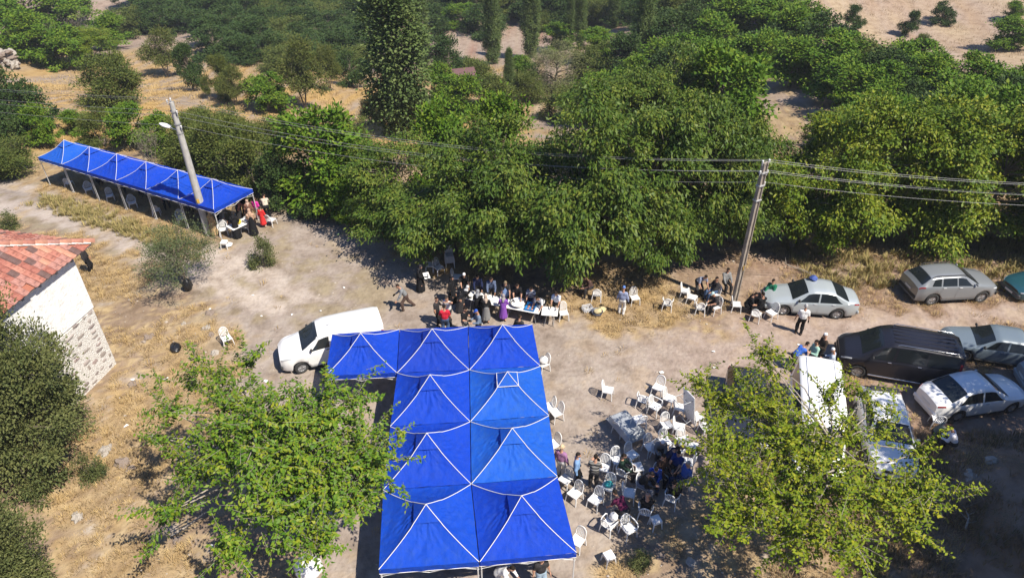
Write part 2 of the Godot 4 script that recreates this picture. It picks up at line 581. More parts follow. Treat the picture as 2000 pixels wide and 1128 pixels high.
# ---------------------------------------------------------------- trees
# kind: leaves, leaf size and droop, colours, and the outline of the crown
const KINDS := {
	"walnut": {"boughs": 19, "n": 230, "per": 135, "clump": 0.72, "flat": 0.55, "len": 0.25, "wid": 0.1, "droop": 0.75, "c": [[0.038, 0.078, 0.012], [0.076, 0.124, 0.017], [0.155, 0.178, 0.026]], "h": 9.5, "r": 4.4, "foot": 0.15, "shape": "dome", "trunk": 0.24},
	"walnut_light": {"boughs": 19, "n": 220, "per": 125, "clump": 0.72, "flat": 0.55, "len": 0.25, "wid": 0.12, "droop": 0.55, "c": [[0.055, 0.105, 0.011], [0.115, 0.17, 0.015], [0.235, 0.24, 0.022]], "h": 9.0, "r": 4.4, "foot": 0.14, "shape": "dome", "trunk": 0.22},
	"orchard": {"n": 130, "per": 75, "clump": 0.6, "flat": 0.7, "len": 0.3, "wid": 0.16, "droop": 0.3, "c": [[0.045, 0.105, 0.011], [0.09, 0.165, 0.016], [0.16, 0.21, 0.022]], "h": 6.0, "r": 2.9, "foot": 0.1, "shape": "dome", "trunk": 0.16},
	"oak": {"n": 130, "per": 75, "clump": 0.6, "flat": 0.75, "len": 0.22, "wid": 0.15, "droop": 0.1, "c": [[0.03, 0.06, 0.018], [0.045, 0.08, 0.022], [0.07, 0.1, 0.026]], "h": 5.2, "r": 2.8, "foot": 0.1, "shape": "dome", "trunk": 0.18},
	"olive": {"n": 170, "per": 100, "clump": 0.62, "flat": 0.8, "len": 0.2, "wid": 0.08, "droop": 0.1, "c": [[0.058, 0.085, 0.02], [0.095, 0.12, 0.028], [0.14, 0.15, 0.036]], "h": 4.2, "r": 2.2, "foot": 0.08, "shape": "dome", "trunk": 0.13},
	"almond": {"n": 150, "per": 80, "clump": 0.55, "flat": 0.6, "len": 0.18, "wid": 0.075, "droop": 0.15, "c": [[0.065, 0.09, 0.022], [0.1, 0.12, 0.03], [0.14, 0.145, 0.04]], "h": 4.4, "r": 2.0, "foot": 0.3, "shape": "umbrella", "trunk": 0.12},
	"poplar": {"n": 420, "per": 90, "clump": 0.62, "flat": 1.5, "len": 0.2, "wid": 0.16, "droop": 0.2, "c": [[0.062, 0.1, 0.03], [0.095, 0.138, 0.042], [0.135, 0.17, 0.058]], "h": 20.0, "r": 1.7, "foot": 0.05, "shape": "column", "trunk": 0.2},
	"mulberry": {"n": 1350, "per": 16, "clump": 0.8, "flat": 0.75, "len": 0.155, "wid": 0.08, "droop": 0.4, "c": [[0.05, 0.12, 0.01], [0.1, 0.18, 0.014], [0.22, 0.24, 0.018]], "h": 8.3, "r": 4.1, "foot": 0.2, "shape": "loose", "trunk": 0.2},
	"mulberry_yellow": {"n": 1250, "per": 16, "clump": 0.75, "flat": 0.8, "len": 0.135, "wid": 0.075, "droop": 0.2, "c": [[0.08, 0.14, 0.01], [0.16, 0.21, 0.014], [0.28, 0.27, 0.02]], "h": 8.5, "r": 4.4, "foot": 0.2, "shape": "loose", "trunk": 0.2},
	"juniper": {"boughs": 44, "n": 680, "per": 110, "clump": 0.46, "flat": 0.75, "len": 0.125, "wid": 0.06, "droop": 0.05, "c": [[0.06, 0.08, 0.028], [0.105, 0.122, 0.042], [0.16, 0.165, 0.06]], "h": 6.5, "r": 2.6, "foot": 0.03, "shape": "dome", "trunk": 0.2},
	"shrub": {"n": 42, "per": 70, "clump": 0.45, "flat": 0.8, "len": 0.14, "wid": 0.07, "droop": 0.05, "c": [[0.06, 0.085, 0.03], [0.1, 0.12, 0.042], [0.15, 0.15, 0.055]], "h": 1.8, "r": 1.2, "foot": 0.0, "shape": "dome", "trunk": 0.05},
	"dry_shrub": {"n": 40, "per": 30, "clump": 0.45, "flat": 0.8, "len": 0.14, "wid": 0.03, "droop": 0.0, "c": [[0.17, 0.145, 0.12], [0.2, 0.175, 0.14], [0.16, 0.16, 0.09]], "h": 2.6, "r": 1.5, "foot": 0.05, "shape": "dome", "trunk": 0.08},
	"thorn": {"n": 170, "per": 60, "clump": 0.42, "flat": 0.5, "len": 0.09, "wid": 0.04, "droop": 0.0, "c": [[0.07, 0.095, 0.04], [0.1, 0.125, 0.055], [0.14, 0.155, 0.075]], "h": 3.0, "r": 2.0, "foot": 0.36, "shape": "umbrella", "trunk": 0.07},
	"willow": {"n": 170, "per": 90, "clump": 0.75, "flat": 0.9, "len": 0.24, "wid": 0.055, "droop": 0.5, "c": [[0.11, 0.125, 0.055], [0.15, 0.16, 0.07], [0.19, 0.19, 0.085]], "h": 6.0, "r": 3.2, "foot": 0.05, "shape": "dome", "trunk": 0.2},
}

func crown_point(shape: String, r: RandomNumberGenerator, h: float, rad: float, foot: float) -> Vector3:
	var t := r.randf()
	var g := r.randf() * TAU
	var lob := 1.0 + 0.16 * sin(3.0 * g + h) + 0.12 * sin(5.0 * g + 2.0 * t * 3.0)
	var y := lerpf(foot * h, h, t)
	var k := 0.0
	match shape:
		"column":
			k = pow(sin(PI * clampf(0.09 + 0.9 * t, 0, 1)), 0.62) * (1.0 - 0.35 * t)
		"umbrella":
			k = sqrt(maxf(0.0, 1.0 - pow(2.0 * t - 0.85, 2.0) * 0.75))
		_:
			k = pow(maxf(0.0, 1.0 - pow(absf(t - 0.36) / 0.66, 2.2)), 0.5)
	var rr := rad * k * lob * pow(r.randf(), 0.34)
	return Vector3(cos(g) * rr, y - (0.25 if shape != "column" else 0.0) * rr * rr / rad * r.randf(), sin(g) * rr)

func make_tree(kind: String, variant: int) -> Array:   # [crown mesh, trunk mesh, height, radius]
	var key := kind + str(variant)
	if protos.has(key): return protos[key]
	var K: Dictionary = KINDS[kind]
	var r := RandomNumberGenerator.new()
	r.seed = hash(key)
	var h: float = K.h
	var rad: float = K.r
	var n: int = K.n
	var per: int = K.per
	var clumps := []
	var twigs := {}
	var lobes := []   # boughs: [middle, radius]; the leaf clumps sit on their outsides
	if LOBES.has(kind) and variant == 0:
		for e in LOBES[kind]: lobes.append([Vector3(e[0], e[1], e[2]), e[3]])
	elif K.shape != "column":
		for i in int(K.get("boughs", 15)):
			var p := crown_point(K.shape, r, h * 0.9, rad * 0.8, K.foot + 0.1)
			lobes.append([p, rad * r.randf_range(0.24, 0.48)])
	var weight := 0.0
	for l in lobes: weight += l[1] * l[1]
	for i in n:
		var p := Vector3.ZERO
		if lobes:
			var pick := r.randf() * weight
			var li := 0
			while li < lobes.size() - 1 and pick > lobes[li][1] * lobes[li][1]:
				pick -= lobes[li][1] * lobes[li][1]
				li += 1
			var dir := Vector3(r.randfn(), r.randfn() * 0.9 + 0.25, r.randfn()).normalized()
			twigs[i] = dir
			p = lobes[li][0] + dir * float(lobes[li][1]) * pow(r.randf(), 0.2 if K.shape != "loose" else 0.55) * (1.0 if K.shape != "loose" else r.randf_range(0.9, 1.12)) * Vector3(1, 0.8, 1)
		else:
			p = crown_point(K.shape, r, h * 0.97, rad, K.foot)
		if p.y < 0.12: p.y = 0.12 + 0.3 * r.randf()
		clumps.append(p)
	if K.shape == "loose":   # long shoots that stand out of the boughs
		for i in 75:
			var l: Array = lobes[r.randi() % lobes.size()]
			var dir := Vector3(r.randfn(), r.randfn() + 0.5, r.randfn()).normalized()
			for k in 4:
				twigs[clumps.size()] = dir
				clumps.append(l[0] + dir * (float(l[1]) * 0.8 + 0.3 * k))
	var total := clumps.size() * per
	var V := PackedVector3Array()
	var N := PackedVector3Array()
	var C := PackedColorArray()
	var I := PackedInt32Array()
	V.resize(total * 4)
	N.resize(total * 4)
	C.resize(total * 4)
	I.resize(total * 6)
	var mid := Vector3(0, h * 0.45, 0)
	var sticks := st()
	var c0 := Color(K.c[0][0], K.c[0][1], K.c[0][2])
	var c1 := Color(K.c[1][0], K.c[1][1], K.c[1][2])
	var c2 := Color(K.c[2][0], K.c[2][1], K.c[2][2])
	var cl: float = K.clump
	var fl: float = K.flat
	var L: float = K.len
	var Wd: float = K.wid
	var droop: float = K.droop
	var v := 0
	var t := 0
	for ci in clumps.size():
		var c: Vector3 = clumps[ci]
		var out := (c - mid)
		out.y *= 0.7
		out = (out.normalized() + Vector3(0, 0.45, 0)).normalized()
		var size := cl * r.randf_range(0.6, 1.25) 
		var tone := r.randf()
		var loose: bool = K.shape == "loose"
		var tw := Vector3.ZERO
		var across := Vector3.ZERO
		if loose:   # leaves stand in two rows along a twig
			tw = (twigs[ci] + Vector3(r.randfn(), r.randfn(), r.randfn()) * 0.4 + Vector3(0, 0.1, 0)).normalized()
			across = tw.cross(Vector3(r.randfn() * 0.3, 1.0, r.randfn() * 0.3)).normalized()
			tube(sticks, [c - tw * size * 0.5, c + tw * size * 0.5], [0.008, 0.003], 3, false)
		for i in per:
			var o := Vector3(r.randfn(), r.randfn() * fl, r.randfn()) * size * 0.5
			if loose: o = tw * size * ((i + 0.5) / per - 0.5) + Vector3(r.randfn(), r.randfn(), r.randfn()) * 0.025
			var p := c + o
			if p.y < 0.04: p.y = 0.04 + 0.1 * r.randf()
			var dir := (out * 0.8 + Vector3(r.randfn(), r.randfn(), r.randfn()) * 0.6 + o.normalized() * 0.5 - Vector3(0, droop * 1.5, 0)).normalized()
			if loose: dir = (tw * 0.5 + across * (1.0 if i % 2 else -1.0) + Vector3(r.randfn(), r.randfn(), r.randfn()) * 0.3 - Vector3(0, droop, 0)).normalized()
			var nrm := (out * 0.6 + Vector3(0, 0.55, 0) + Vector3(r.randfn(), r.randfn(), r.randfn()) * 0.45)
			nrm = (nrm - dir * nrm.dot(dir)).normalized()
			var side := dir.cross(nrm)
			var s := r.randf_range(0.7, 1.2)
			var ll := L * s
			var w := side * Wd * 0.5 * s
			var m := p + dir * ll * 0.42 - nrm * Wd * 0.18
			V[v] = p
			V[v + 1] = m + w
			V[v + 2] = p + dir * ll - Vector3(0, ll * 0.15 * droop, 0)
			V[v + 3] = m - w
			var q := clampf(0.5 * tone + 0.5 * r.randf() + r.randfn() * 0.14, 0.0, 1.0)
			var cc := c0.lerp(c1, q * 2.0) if q < 0.5 else c1.lerp(c2, q * 2.0 - 1.0)
			for k in 4:
				N[v + k] = nrm
				C[v + k] = cc
			I[t] = v; I[t + 1] = v + 2; I[t + 2] = v + 1
			I[t + 3] = v; I[t + 4] = v + 3; I[t + 5] = v + 2
			v += 4
			t += 6
	var A := []
	A.resize(Mesh.ARRAY_MAX)
	A[Mesh.ARRAY_VERTEX] = V
	A[Mesh.ARRAY_NORMAL] = N
	A[Mesh.ARRAY_COLOR] = C
	A[Mesh.ARRAY_INDEX] = I
	var crown := ArrayMesh.new()
	crown.add_surface_from_arrays(Mesh.PRIMITIVE_TRIANGLES, A)
	# trunk, limbs and branches
	var s := sticks
	var tr: float = K.trunk
	var stems := 1
	if kind in ["shrub", "dry_shrub", "olive", "almond"]: stems = 4
	var axis_top := h * (0.94 if K.shape == "column" else 0.62)
	var spine := []
	for a in stems:
		var g := TAU * a / stems + r.randf()
		var lean := (0.0 if stems == 1 else rad * 0.42)
		var pts := []
		var rs := []
		for k in 6:
			var f := k / 5.0
			pts.append(Vector3(cos(g) * lean * f + r.randf_range(-1, 1) * 0.12 * tr * 4.0 * f, axis_top * f - (0.15 if k == 0 else 0.0), sin(g) * lean * f + r.randf_range(-1, 1) * 0.12 * tr * 4.0 * f))
			rs.append(tr * lerpf(1.25 if k == 0 else 1.0, 0.25, f) / sqrt(stems))
		tube(s, pts, rs, 7)
		spine.append(pts)
	var limbs := mini(clumps.size(), 60 if K.shape != "column" else 40)
	for a in limbs:
		var c: Vector3 = lobes[a % lobes.size()][0] if LOBES.has(kind) and variant == 0 and a < 2 * lobes.size() else clumps[(a * 7 + (n if K.shape == "loose" and a % 2 == 0 else 0)) % clumps.size()]
		var pts0: Array = spine[a % stems]
		var f := clampf((c.y - 0.35 * Vector2(c.x, c.z).length()) / axis_top, 0.15, 0.96)
		var fi := f * 5.0
		var base: Vector3 = pts0[int(fi)].lerp(pts0[mini(int(fi) + 1, 5)], fi - int(fi))
		var br := tr * lerpf(0.42, 0.16, f) / sqrt(stems)
		var bend := base.lerp(c, 0.5) + Vector3(r.randf_range(-1, 1), r.randf_range(0.2, 1.2), r.randf_range(-1, 1)) * 0.1 * rad
		tube(s, [base, base.lerp(bend, 0.55), bend, bend.lerp(c, 0.6), c], [br, br * 0.8, br * 0.6, br * 0.38, br * 0.12], 5, false)
	protos[key] = [crown, done(s), h, rad]
	return protos[key]

func tree(kind: String, variant: int, n: String, label: String, group: String, at: Vector3, height: float, radius: float, turn: float, category := "tree") -> Node3D:
	var P := make_tree(kind, variant)
	var o := thing(n, label, category, at - Vector3(0, 0.05, 0), turn, group)
	var sc := Vector3(radius / P[3], height / P[2], radius / P[3])
	if LOBES.has(kind) and variant == 0:   # grown to its own shape, not scaled
		sc = Vector3.ONE
		o.rotation.y = 0.0
	part(o, "crown", P[0], M.leaf_gloss if kind in ["walnut", "mulberry", "walnut_light"] else M.leaf, Transform3D(Basis().scaled(sc)))
	part(o, "trunk", P[1], M.pale_bark if kind in ["poplar", "mulberry_yellow", "mulberry"] else M.bark, Transform3D(Basis().scaled(sc)))
	return o

const LOBES := {   # the boughs of the two near trees: x, y, z from the trunk foot, radius
	"mulberry": [[1.11, 5.50, 0.27, 1.30], [-0.67, 5.40, -0.40, 1.20], [2.66, 5.50, 0.27, 1.05], [3.72, 4.82, 1.25, 1.05], [1.57, 5.18, 1.36, 1.60], [-0.36, 4.80, 1.02, 1.35], [2.96, 4.69, 2.33, 1.30], [1.52, 4.44, 2.89, 1.35], [2.75, 4.10, 3.87, 0.80], [4.28, 4.50, 1.49, 0.60], [-3.01, 4.76, -0.80, 0.45], [-3.53, 4.06, -0.30, 0.30], [-2.46, 5.25, -1.53, 0.45], [-1.49, 4.27, 1.40, 0.60], [-2.14, 3.65, 2.47, 0.40], [-0.36, 6.15, -1.69, 0.40], [-1.42, 5.74, -1.39, 0.40], [3.43, 5.89, -0.26, 0.40], [0.26, 3.71, 3.78, 0.50], [3.85, 4.15, 2.48, 0.60]],
	"mulberry_yellow": [[-2.13, 5.40, -1.47, 1.15], [-1.76, 6.29, -2.74, 0.50], [-3.31, 4.97, -1.90, 0.75], [-3.72, 5.18, -2.55, 0.40], [-3.44, 4.67, 0.29, 1.20], [-1.43, 5.04, -0.22, 1.30], [-2.43, 4.40, 1.47, 1.30], [-0.79, 4.62, 1.07, 1.30], [0.48, 5.11, -0.15, 0.70], [1.41, 5.53, -1.57, 0.40], [1.61, 5.16, -0.55, 0.60], [0.59, 4.31, 1.78, 1.15], [2.20, 4.24, 1.34, 0.95], [2.70, 4.80, 0.20, 0.45], [-0.41, 4.01, 2.99, 0.80], [-1.77, 3.99, 2.63, 0.90], [-3.58, 3.94, 2.06, 0.80], [1.71, 3.74, 2.45, 0.55], [0.23, 5.40, -1.47, 0.35]]}

const TREE_LABELS := [
	["broad_tree", "bright green round tree right of the long tent row", "", "tree"],
	["walnut_tree", "olive green walnut standing at the foot of the tall poplar", "walnut trees along the road edge", "tree"],
	["walnut_tree", "walnut overhanging the stacked chairs at the yard corner", "walnut trees along the road edge", "tree"],
	["walnut_tree", "walnut spreading above the start of the serving table", "walnut trees along the road edge", "tree"],
	["walnut_tree", "tallest walnut, its crown hanging over the serving helpers", "walnut trees along the road edge", "tree"],
	["walnut_tree", "walnut shading the lone chairs left of the concrete pole", "walnut trees along the road edge", "tree"],
	["walnut_tree", "dark walnut just left of the concrete pole", "walnut trees along the road edge", "tree"],
	["walnut_tree", "shaded walnut directly behind the concrete pole", "walnut trees along the road edge", "tree"],
	["walnut_tree", "yellow green walnut behind the silver sedan", "walnut trees along the road edge", "tree"],
	["walnut_tree", "large leaved yellowish walnut above the dry grass patch", "walnut trees along the road edge", "tree"],
	["walnut_tree", "yellowish walnut leaning over the grey crossover", "walnut trees along the road edge", "tree"],
	["walnut_tree", "yellow green walnut between the crossover and the teal car", "walnut trees along the road edge", "tree"],
	["walnut_tree", "walnut at the picture edge behind the teal car", "walnut trees along the road edge", "tree"],
	["valley_tree", "lime green tree behind the first walnuts, nearest the poplar", "second row of trees behind the walnuts", "tree"],
	["valley_tree", "lime green tree with bright top behind the serving table walnut", "second row of trees behind the walnuts", "tree"],
	["valley_tree", "dark walnut of the second row under the slender poplars", "second row of trees behind the walnuts", "tree"],
	["valley_tree", "dark green walnut of the second row beside the rightmost poplar", "second row of trees behind the walnuts", "tree"],
	["valley_tree", "green tree of the second row above the pole's wires", "second row of trees behind the walnuts", "tree"],
	["valley_tree", "low green tree in front of the small bare clearing", "second row of trees behind the walnuts", "tree"],
	["valley_tree", "tree standing right of the small bare clearing", "second row of trees behind the walnuts", "tree"],
	["valley_tree", "green tree of the second row above the yellowish walnuts", "second row of trees behind the walnuts", "tree"],
	["valley_tree", "green tree of the second row above the grey crossover", "second row of trees behind the walnuts", "tree"],
	["valley_tree", "green tree of the second row near the picture edge", "second row of trees behind the walnuts", "tree"],
	["poplar_tree", "very tall broad poplar rising past the picture's upper edge", "poplars", "tree"],
	["poplar_tree", "slender dark poplar just right of the tall broad poplar", "poplars", "tree"],
	["poplar_tree", "poplar standing left of the red earth patch", "poplars", "tree"],
	["poplar_tree", "poplar standing right of the red earth patch", "poplars", "tree"],
	["poplar_tree", "very thin poplar, left of a close pair", "poplars", "tree"],
	["poplar_tree", "thin poplar, right of a close pair", "poplars", "tree"],
	["poplar_tree", "short visible poplar left of the pale stemmed one", "poplars", "tree"],
	["poplar_tree", "leaning pale stemmed poplar, rightmost of the poplars", "poplars", "tree"],
	["poplar_tree", "low slender poplar among the valley shrubs", "poplars", "tree"],
	["willow_tree", "round pale willow in the valley below the poplars", "", "tree"],
	["valley_tree", "grey green tree with pale branches right of the tall poplar", "mixed trees on the valley floor", "tree"],
	["valley_tree", "yellowish green bush tree by the dull red roof", "mixed trees on the valley floor", "tree"],
	["valley_tree", "olive toned bush left of the low slender poplar", "mixed trees on the valley floor", "tree"],
	["valley_tree", "brownish olive bush in front of the low slender poplar", "mixed trees on the valley floor", "tree"],
	["valley_tree", "grey green bush left of the round willow", "mixed trees on the valley floor", "tree"],
	["valley_tree", "green tree under the dull red roof", "mixed trees on the valley floor", "tree"],
	["valley_tree", "light green tree between two poplars", "mixed trees on the valley floor", "tree"],
	["valley_tree", "bright tree behind the round willow", "mixed trees on the valley floor", "tree"],
	["valley_tree", "lime tree between the thin poplars and the pale stemmed one", "mixed trees on the valley floor", "tree"],
	["valley_tree", "grey olive tree right of the round willow", "mixed trees on the valley floor", "tree"],
	["valley_tree", "dark tree beside the pale stemmed poplar", "mixed trees on the valley floor", "tree"],
	["valley_tree", "green bush tree below the pale stemmed poplar", "mixed trees on the valley floor", "tree"],
	["valley_tree", "dark tree between the distant thin poplars", "mixed trees on the valley floor", "tree"],
	["valley_tree", "dark tree right of the poplar by the red earth", "mixed trees on the valley floor", "tree"],
	["valley_tree", "green tree filling in behind the tallest walnut", "mixed trees on the valley floor", "tree"],
	["valley_tree", "pale bush above the round willow", "mixed trees on the valley floor", "tree"],
	["valley_tree", "dark rounded tree right of the pale stemmed poplar", "mixed trees on the valley floor", "tree"],
	["valley_tree", "olive bush at the foot of the round willow", "mixed trees on the valley floor", "tree"],
	["far_tree", "grey scrub tree, first from the left in the far valley side's first row", "scrub trees on the far valley side", "tree"],
	["far_tree", "dark scrub tree, second from the left in the far valley side's first row", "scrub trees on the far valley side", "tree"],
	["far_tree", "dark scrub tree, third from the left in the far valley side's first row", "scrub trees on the far valley side", "tree"],
	["far_tree", "dark scrub tree, fourth from the left in the far valley side's first row", "scrub trees on the far valley side", "tree"],
	["far_tree", "green scrub tree, fifth from the left in the far valley side's first row", "scrub trees on the far valley side", "tree"],
	["far_tree", "dark scrub tree, sixth from the left in the far valley side's first row", "scrub trees on the far valley side", "tree"],
	["far_tree", "dark scrub tree, seventh from the left in the far valley side's first row", "scrub trees on the far valley side", "tree"],
	["far_tree", "dark scrub tree, eighth from the left in the far valley side's first row", "scrub trees on the far valley side", "tree"],
	["far_tree", "green scrub tree, ninth from the left in the far valley side's first row", "scrub trees on the far valley side", "tree"],
	["far_tree", "green scrub tree, tenth from the left in the far valley side's first row", "scrub trees on the far valley side", "tree"],
	["far_tree", "grey scrub tree, eleventh from the left in the far valley side's first row", "scrub trees on the far valley side", "tree"],
	["far_tree", "dark scrub tree, twelfth from the left in the far valley side's first row", "scrub trees on the far valley side", "tree"],
	["far_tree", "grey scrub tree, thirteenth from the left in the far valley side's first row", "scrub trees on the far valley side", "tree"],
	["far_tree", "dark scrub tree, fourteenth from the left in the far valley side's first row", "scrub trees on the far valley side", "tree"],
	["far_tree", "dark scrub tree, fifteenth from the left in the far valley side's first row", "scrub trees on the far valley side", "tree"],
	["far_tree", "green scrub tree, sixteenth from the left in the far valley side's first row", "scrub trees on the far valley side", "tree"],
	["far_tree", "dark scrub tree, seventeenth from the left in the far valley side's first row", "scrub trees on the far valley side", "tree"],
	["far_tree", "green scrub tree, eighteenth from the left in the far valley side's first row", "scrub trees on the far valley side", "tree"],
	["far_tree", "dark scrub tree, nineteenth from the left in the far valley side's first row", "scrub trees on the far valley side", "tree"],
	["far_tree", "grey scrub tree, first from the left in the far valley side's second row", "scrub trees on the far valley side", "tree"],
	["far_tree", "grey scrub tree, second from the left in the far valley side's second row", "scrub trees on the far valley side", "tree"],
	["far_tree", "green scrub tree, third from the left in the far valley side's second row", "scrub trees on the far valley side", "tree"],
	["far_tree", "grey scrub tree, fourth from the left in the far valley side's second row", "scrub trees on the far valley side", "tree"],
	["far_tree", "green scrub tree, fifth from the left in the far valley side's second row", "scrub trees on the far valley side", "tree"],
	["far_tree", "grey scrub tree, sixth from the left in the far valley side's second row", "scrub trees on the far valley side", "tree"],
	["far_tree", "green scrub tree, seventh from the left in the far valley side's second row", "scrub trees on the far valley side", "tree"],
	["far_tree", "grey scrub tree, eighth from the left in the far valley side's second row", "scrub trees on the far valley side", "tree"],
	["far_tree", "green scrub tree, ninth from the left in the far valley side's second row", "scrub trees on the far valley side", "tree"],
	["far_tree", "green scrub tree, tenth from the left in the far valley side's second row", "scrub trees on the far valley side", "tree"],
	["far_tree", "dark scrub tree, eleventh from the left in the far valley side's second row", "scrub trees on the far valley side", "tree"],
	["far_tree", "green scrub tree, twelfth from the left in the far valley side's second row", "scrub trees on the far valley side", "tree"],
	["far_tree", "dark scrub tree, thirteenth from the left in the far valley side's second row", "scrub trees on the far valley side", "tree"],
	["far_tree", "grey scrub tree, fourteenth from the left in the far valley side's second row", "scrub trees on the far valley side", "tree"],
	["far_tree", "dark scrub tree, fifteenth from the left in the far valley side's second row", "scrub trees on the far valley side", "tree"],
	["far_tree", "dark scrub tree, sixteenth from the left in the far valley side's second row", "scrub trees on the far valley side", "tree"],
	["far_tree", "grey scrub tree, first from the left in the far valley side's third row", "scrub trees on the far valley side", "tree"],
	["far_tree", "dark scrub tree, second from the left in the far valley side's third row", "scrub trees on the far valley side", "tree"],
	["far_tree", "dark scrub tree, third from the left in the far valley side's third row", "scrub trees on the far valley side", "tree"],
	["far_tree", "grey scrub tree, fourth from the left in the far valley side's third row", "scrub trees on the far valley side", "tree"],
	["far_tree", "grey scrub tree, fifth from the left in the far valley side's third row", "scrub trees on the far valley side", "tree"],
	["far_tree", "dark scrub tree, sixth from the left in the far valley side's third row", "scrub trees on the far valley side", "tree"],
	["far_tree", "dark scrub tree, seventh from the left in the far valley side's third row", "scrub trees on the far valley side", "tree"],
	["far_tree", "green scrub tree, eighth from the left in the far valley side's third row", "scrub trees on the far valley side", "tree"],
	["far_tree", "dark scrub tree, ninth from the left in the far valley side's third row", "scrub trees on the far valley side", "tree"],
	["far_tree", "dark scrub tree, tenth from the left in the far valley side's third row", "scrub trees on the far valley side", "tree"],
	["far_tree", "dark scrub tree, eleventh from the left in the far valley side's third row", "scrub trees on the far valley side", "tree"],
	["far_tree", "green scrub tree, twelfth from the left in the far valley side's third row", "scrub trees on the far valley side", "tree"],
	["far_tree", "dark scrub tree, thirteenth from the left in the far valley side's third row", "scrub trees on the far valley side", "tree"],
	["far_tree", "dark scrub tree, first from the left in the far valley side's fourth row", "scrub trees on the far valley side", "tree"],
	["far_tree", "green scrub tree, second from the left in the far valley side's fourth row", "scrub trees on the far valley side", "tree"],
	["far_tree", "dark scrub tree, third from the left in the far valley side's fourth row", "scrub trees on the far valley side", "tree"],
	["far_tree", "dark scrub tree, fourth from the left in the far valley side's fourth row", "scrub trees on the far valley side", "tree"],
	["far_tree", "dark scrub tree, fifth from the left in the far valley side's fourth row", "scrub trees on the far valley side", "tree"],
	["far_tree", "grey scrub tree, sixth from the left in the far valley side's fourth row", "scrub trees on the far valley side", "tree"],
	["far_tree", "dark scrub tree, seventh from the left in the far valley side's fourth row", "scrub trees on the far valley side", "tree"],
	["far_tree", "dark scrub tree, eighth from the left in the far valley side's fourth row", "scrub trees on the far valley side", "tree"],
	["far_tree", "dark scrub tree, first from the left in the far valley side's fifth row", "scrub trees on the far valley side", "tree"],
	["far_tree", "dark scrub tree, second from the left in the far valley side's fifth row", "scrub trees on the far valley side", "tree"],
	["wood_tree", "grey olive tree, first from the left in the right wood's first row", "dense green orchard wood on the right hillside", "tree"],
	["wood_tree", "dark green tree, second from the left in the right wood's first row", "dense green orchard wood on the right hillside", "tree"],
	["wood_tree", "bright green tree, third from the left in the right wood's first row", "dense green orchard wood on the right hillside", "tree"],
	["wood_tree", "dark green tree, fourth from the left in the right wood's first row", "dense green orchard wood on the right hillside", "tree"],
	["wood_tree", "dark green tree, first from the left in the right wood's second row", "dense green orchard wood on the right hillside", "tree"],
	["wood_tree", "bright green tree, second from the left in the right wood's second row", "dense green orchard wood on the right hillside", "tree"],
	["wood_tree", "bright green tree, third from the left in the right wood's second row", "dense green orchard wood on the right hillside", "tree"],
	["wood_tree", "bright green tree, fourth from the left in the right wood's second row", "dense green orchard wood on the right hillside", "tree"],
	["wood_tree", "dark green tree, first from the left in the right wood's third row", "dense green orchard wood on the right hillside", "tree"],
	["wood_tree", "bright green tree, second from the left in the right wood's third row", "dense green orchard wood on the right hillside", "tree"],
	["wood_tree", "dark green tree, third from the left in the right wood's third row", "dense green orchard wood on the right hillside", "tree"],
	["wood_tree", "bright green tree, fourth from the left in the right wood's third row", "dense green orchard wood on the right hillside", "tree"],
	["wood_tree", "dark green tree, fifth from the left in the right wood's third row", "dense green orchard wood on the right hillside", "tree"],
	["wood_tree", "bright green tree, first from the left in the right wood's fourth row", "dense green orchard wood on the right hillside", "tree"],
	["wood_tree", "bright green tree, second from the left in the right wood's fourth row", "dense green orchard wood on the right hillside", "tree"],
	["wood_tree", "bright green tree, third from the left in the right wood's fourth row", "dense green orchard wood on the right hillside", "tree"],
	["wood_tree", "bright green tree, fourth from the left in the right wood's fourth row", "dense green orchard wood on the right hillside", "tree"],
	["wood_tree", "bright green tree, fifth from the left in the right wood's fourth row", "dense green orchard wood on the right hillside", "tree"],
	["wood_tree", "grey olive tree, sixth from the left in the right wood's fourth row", "dense green orchard wood on the right hillside", "tree"],
	["wood_tree", "bright green tree, seventh from the left in the right wood's fourth row", "dense green orchard wood on the right hillside", "tree"],
	["wood_tree", "dark green tree, first from the left in the right wood's fifth row", "dense green orchard wood on the right hillside", "tree"],
	["wood_tree", "bright green tree, second from the left in the right wood's fifth row", "dense green orchard wood on the right hillside", "tree"],
	["wood_tree", "bright green tree, third from the left in the right wood's fifth row", "dense green orchard wood on the right hillside", "tree"],
	["wood_tree", "dark green tree, fourth from the left in the right wood's fifth row", "dense green orchard wood on the right hillside", "tree"],
	["wood_tree", "bright green tree, fifth from the left in the right wood's fifth row", "dense green orchard wood on the right hillside", "tree"],
	["wood_tree", "bright green tree, sixth from the left in the right wood's fifth row", "dense green orchard wood on the right hillside", "tree"],
	["wood_tree", "grey olive tree, seventh from the left in the right wood's fifth row", "dense green orchard wood on the right hillside", "tree"],
	["wood_tree", "dark green tree, first from the left in the right wood's sixth row", "dense green orchard wood on the right hillside", "tree"],
	["wood_tree", "bright green tree, second from the left in the right wood's sixth row", "dense green orchard wood on the right hillside", "tree"],
	["wood_tree", "dark green tree, third from the left in the right wood's sixth row", "dense green orchard wood on the right hillside", "tree"],
	["wood_tree", "bright green tree, fourth from the left in the right wood's sixth row", "dense green orchard wood on the right hillside", "tree"],
	["wood_tree", "bright green tree, fifth from the left in the right wood's sixth row", "dense green orchard wood on the right hillside", "tree"],
	["wood_tree", "grey olive tree, sixth from the left in the right wood's sixth row", "dense green orchard wood on the right hillside", "tree"],
	["wood_tree", "bright green tree, first from the left in the right wood's seventh row", "dense green orchard wood on the right hillside", "tree"],
	["wood_tree", "bright green tree, second from the left in the right wood's seventh row", "dense green orchard wood on the right hillside", "tree"],
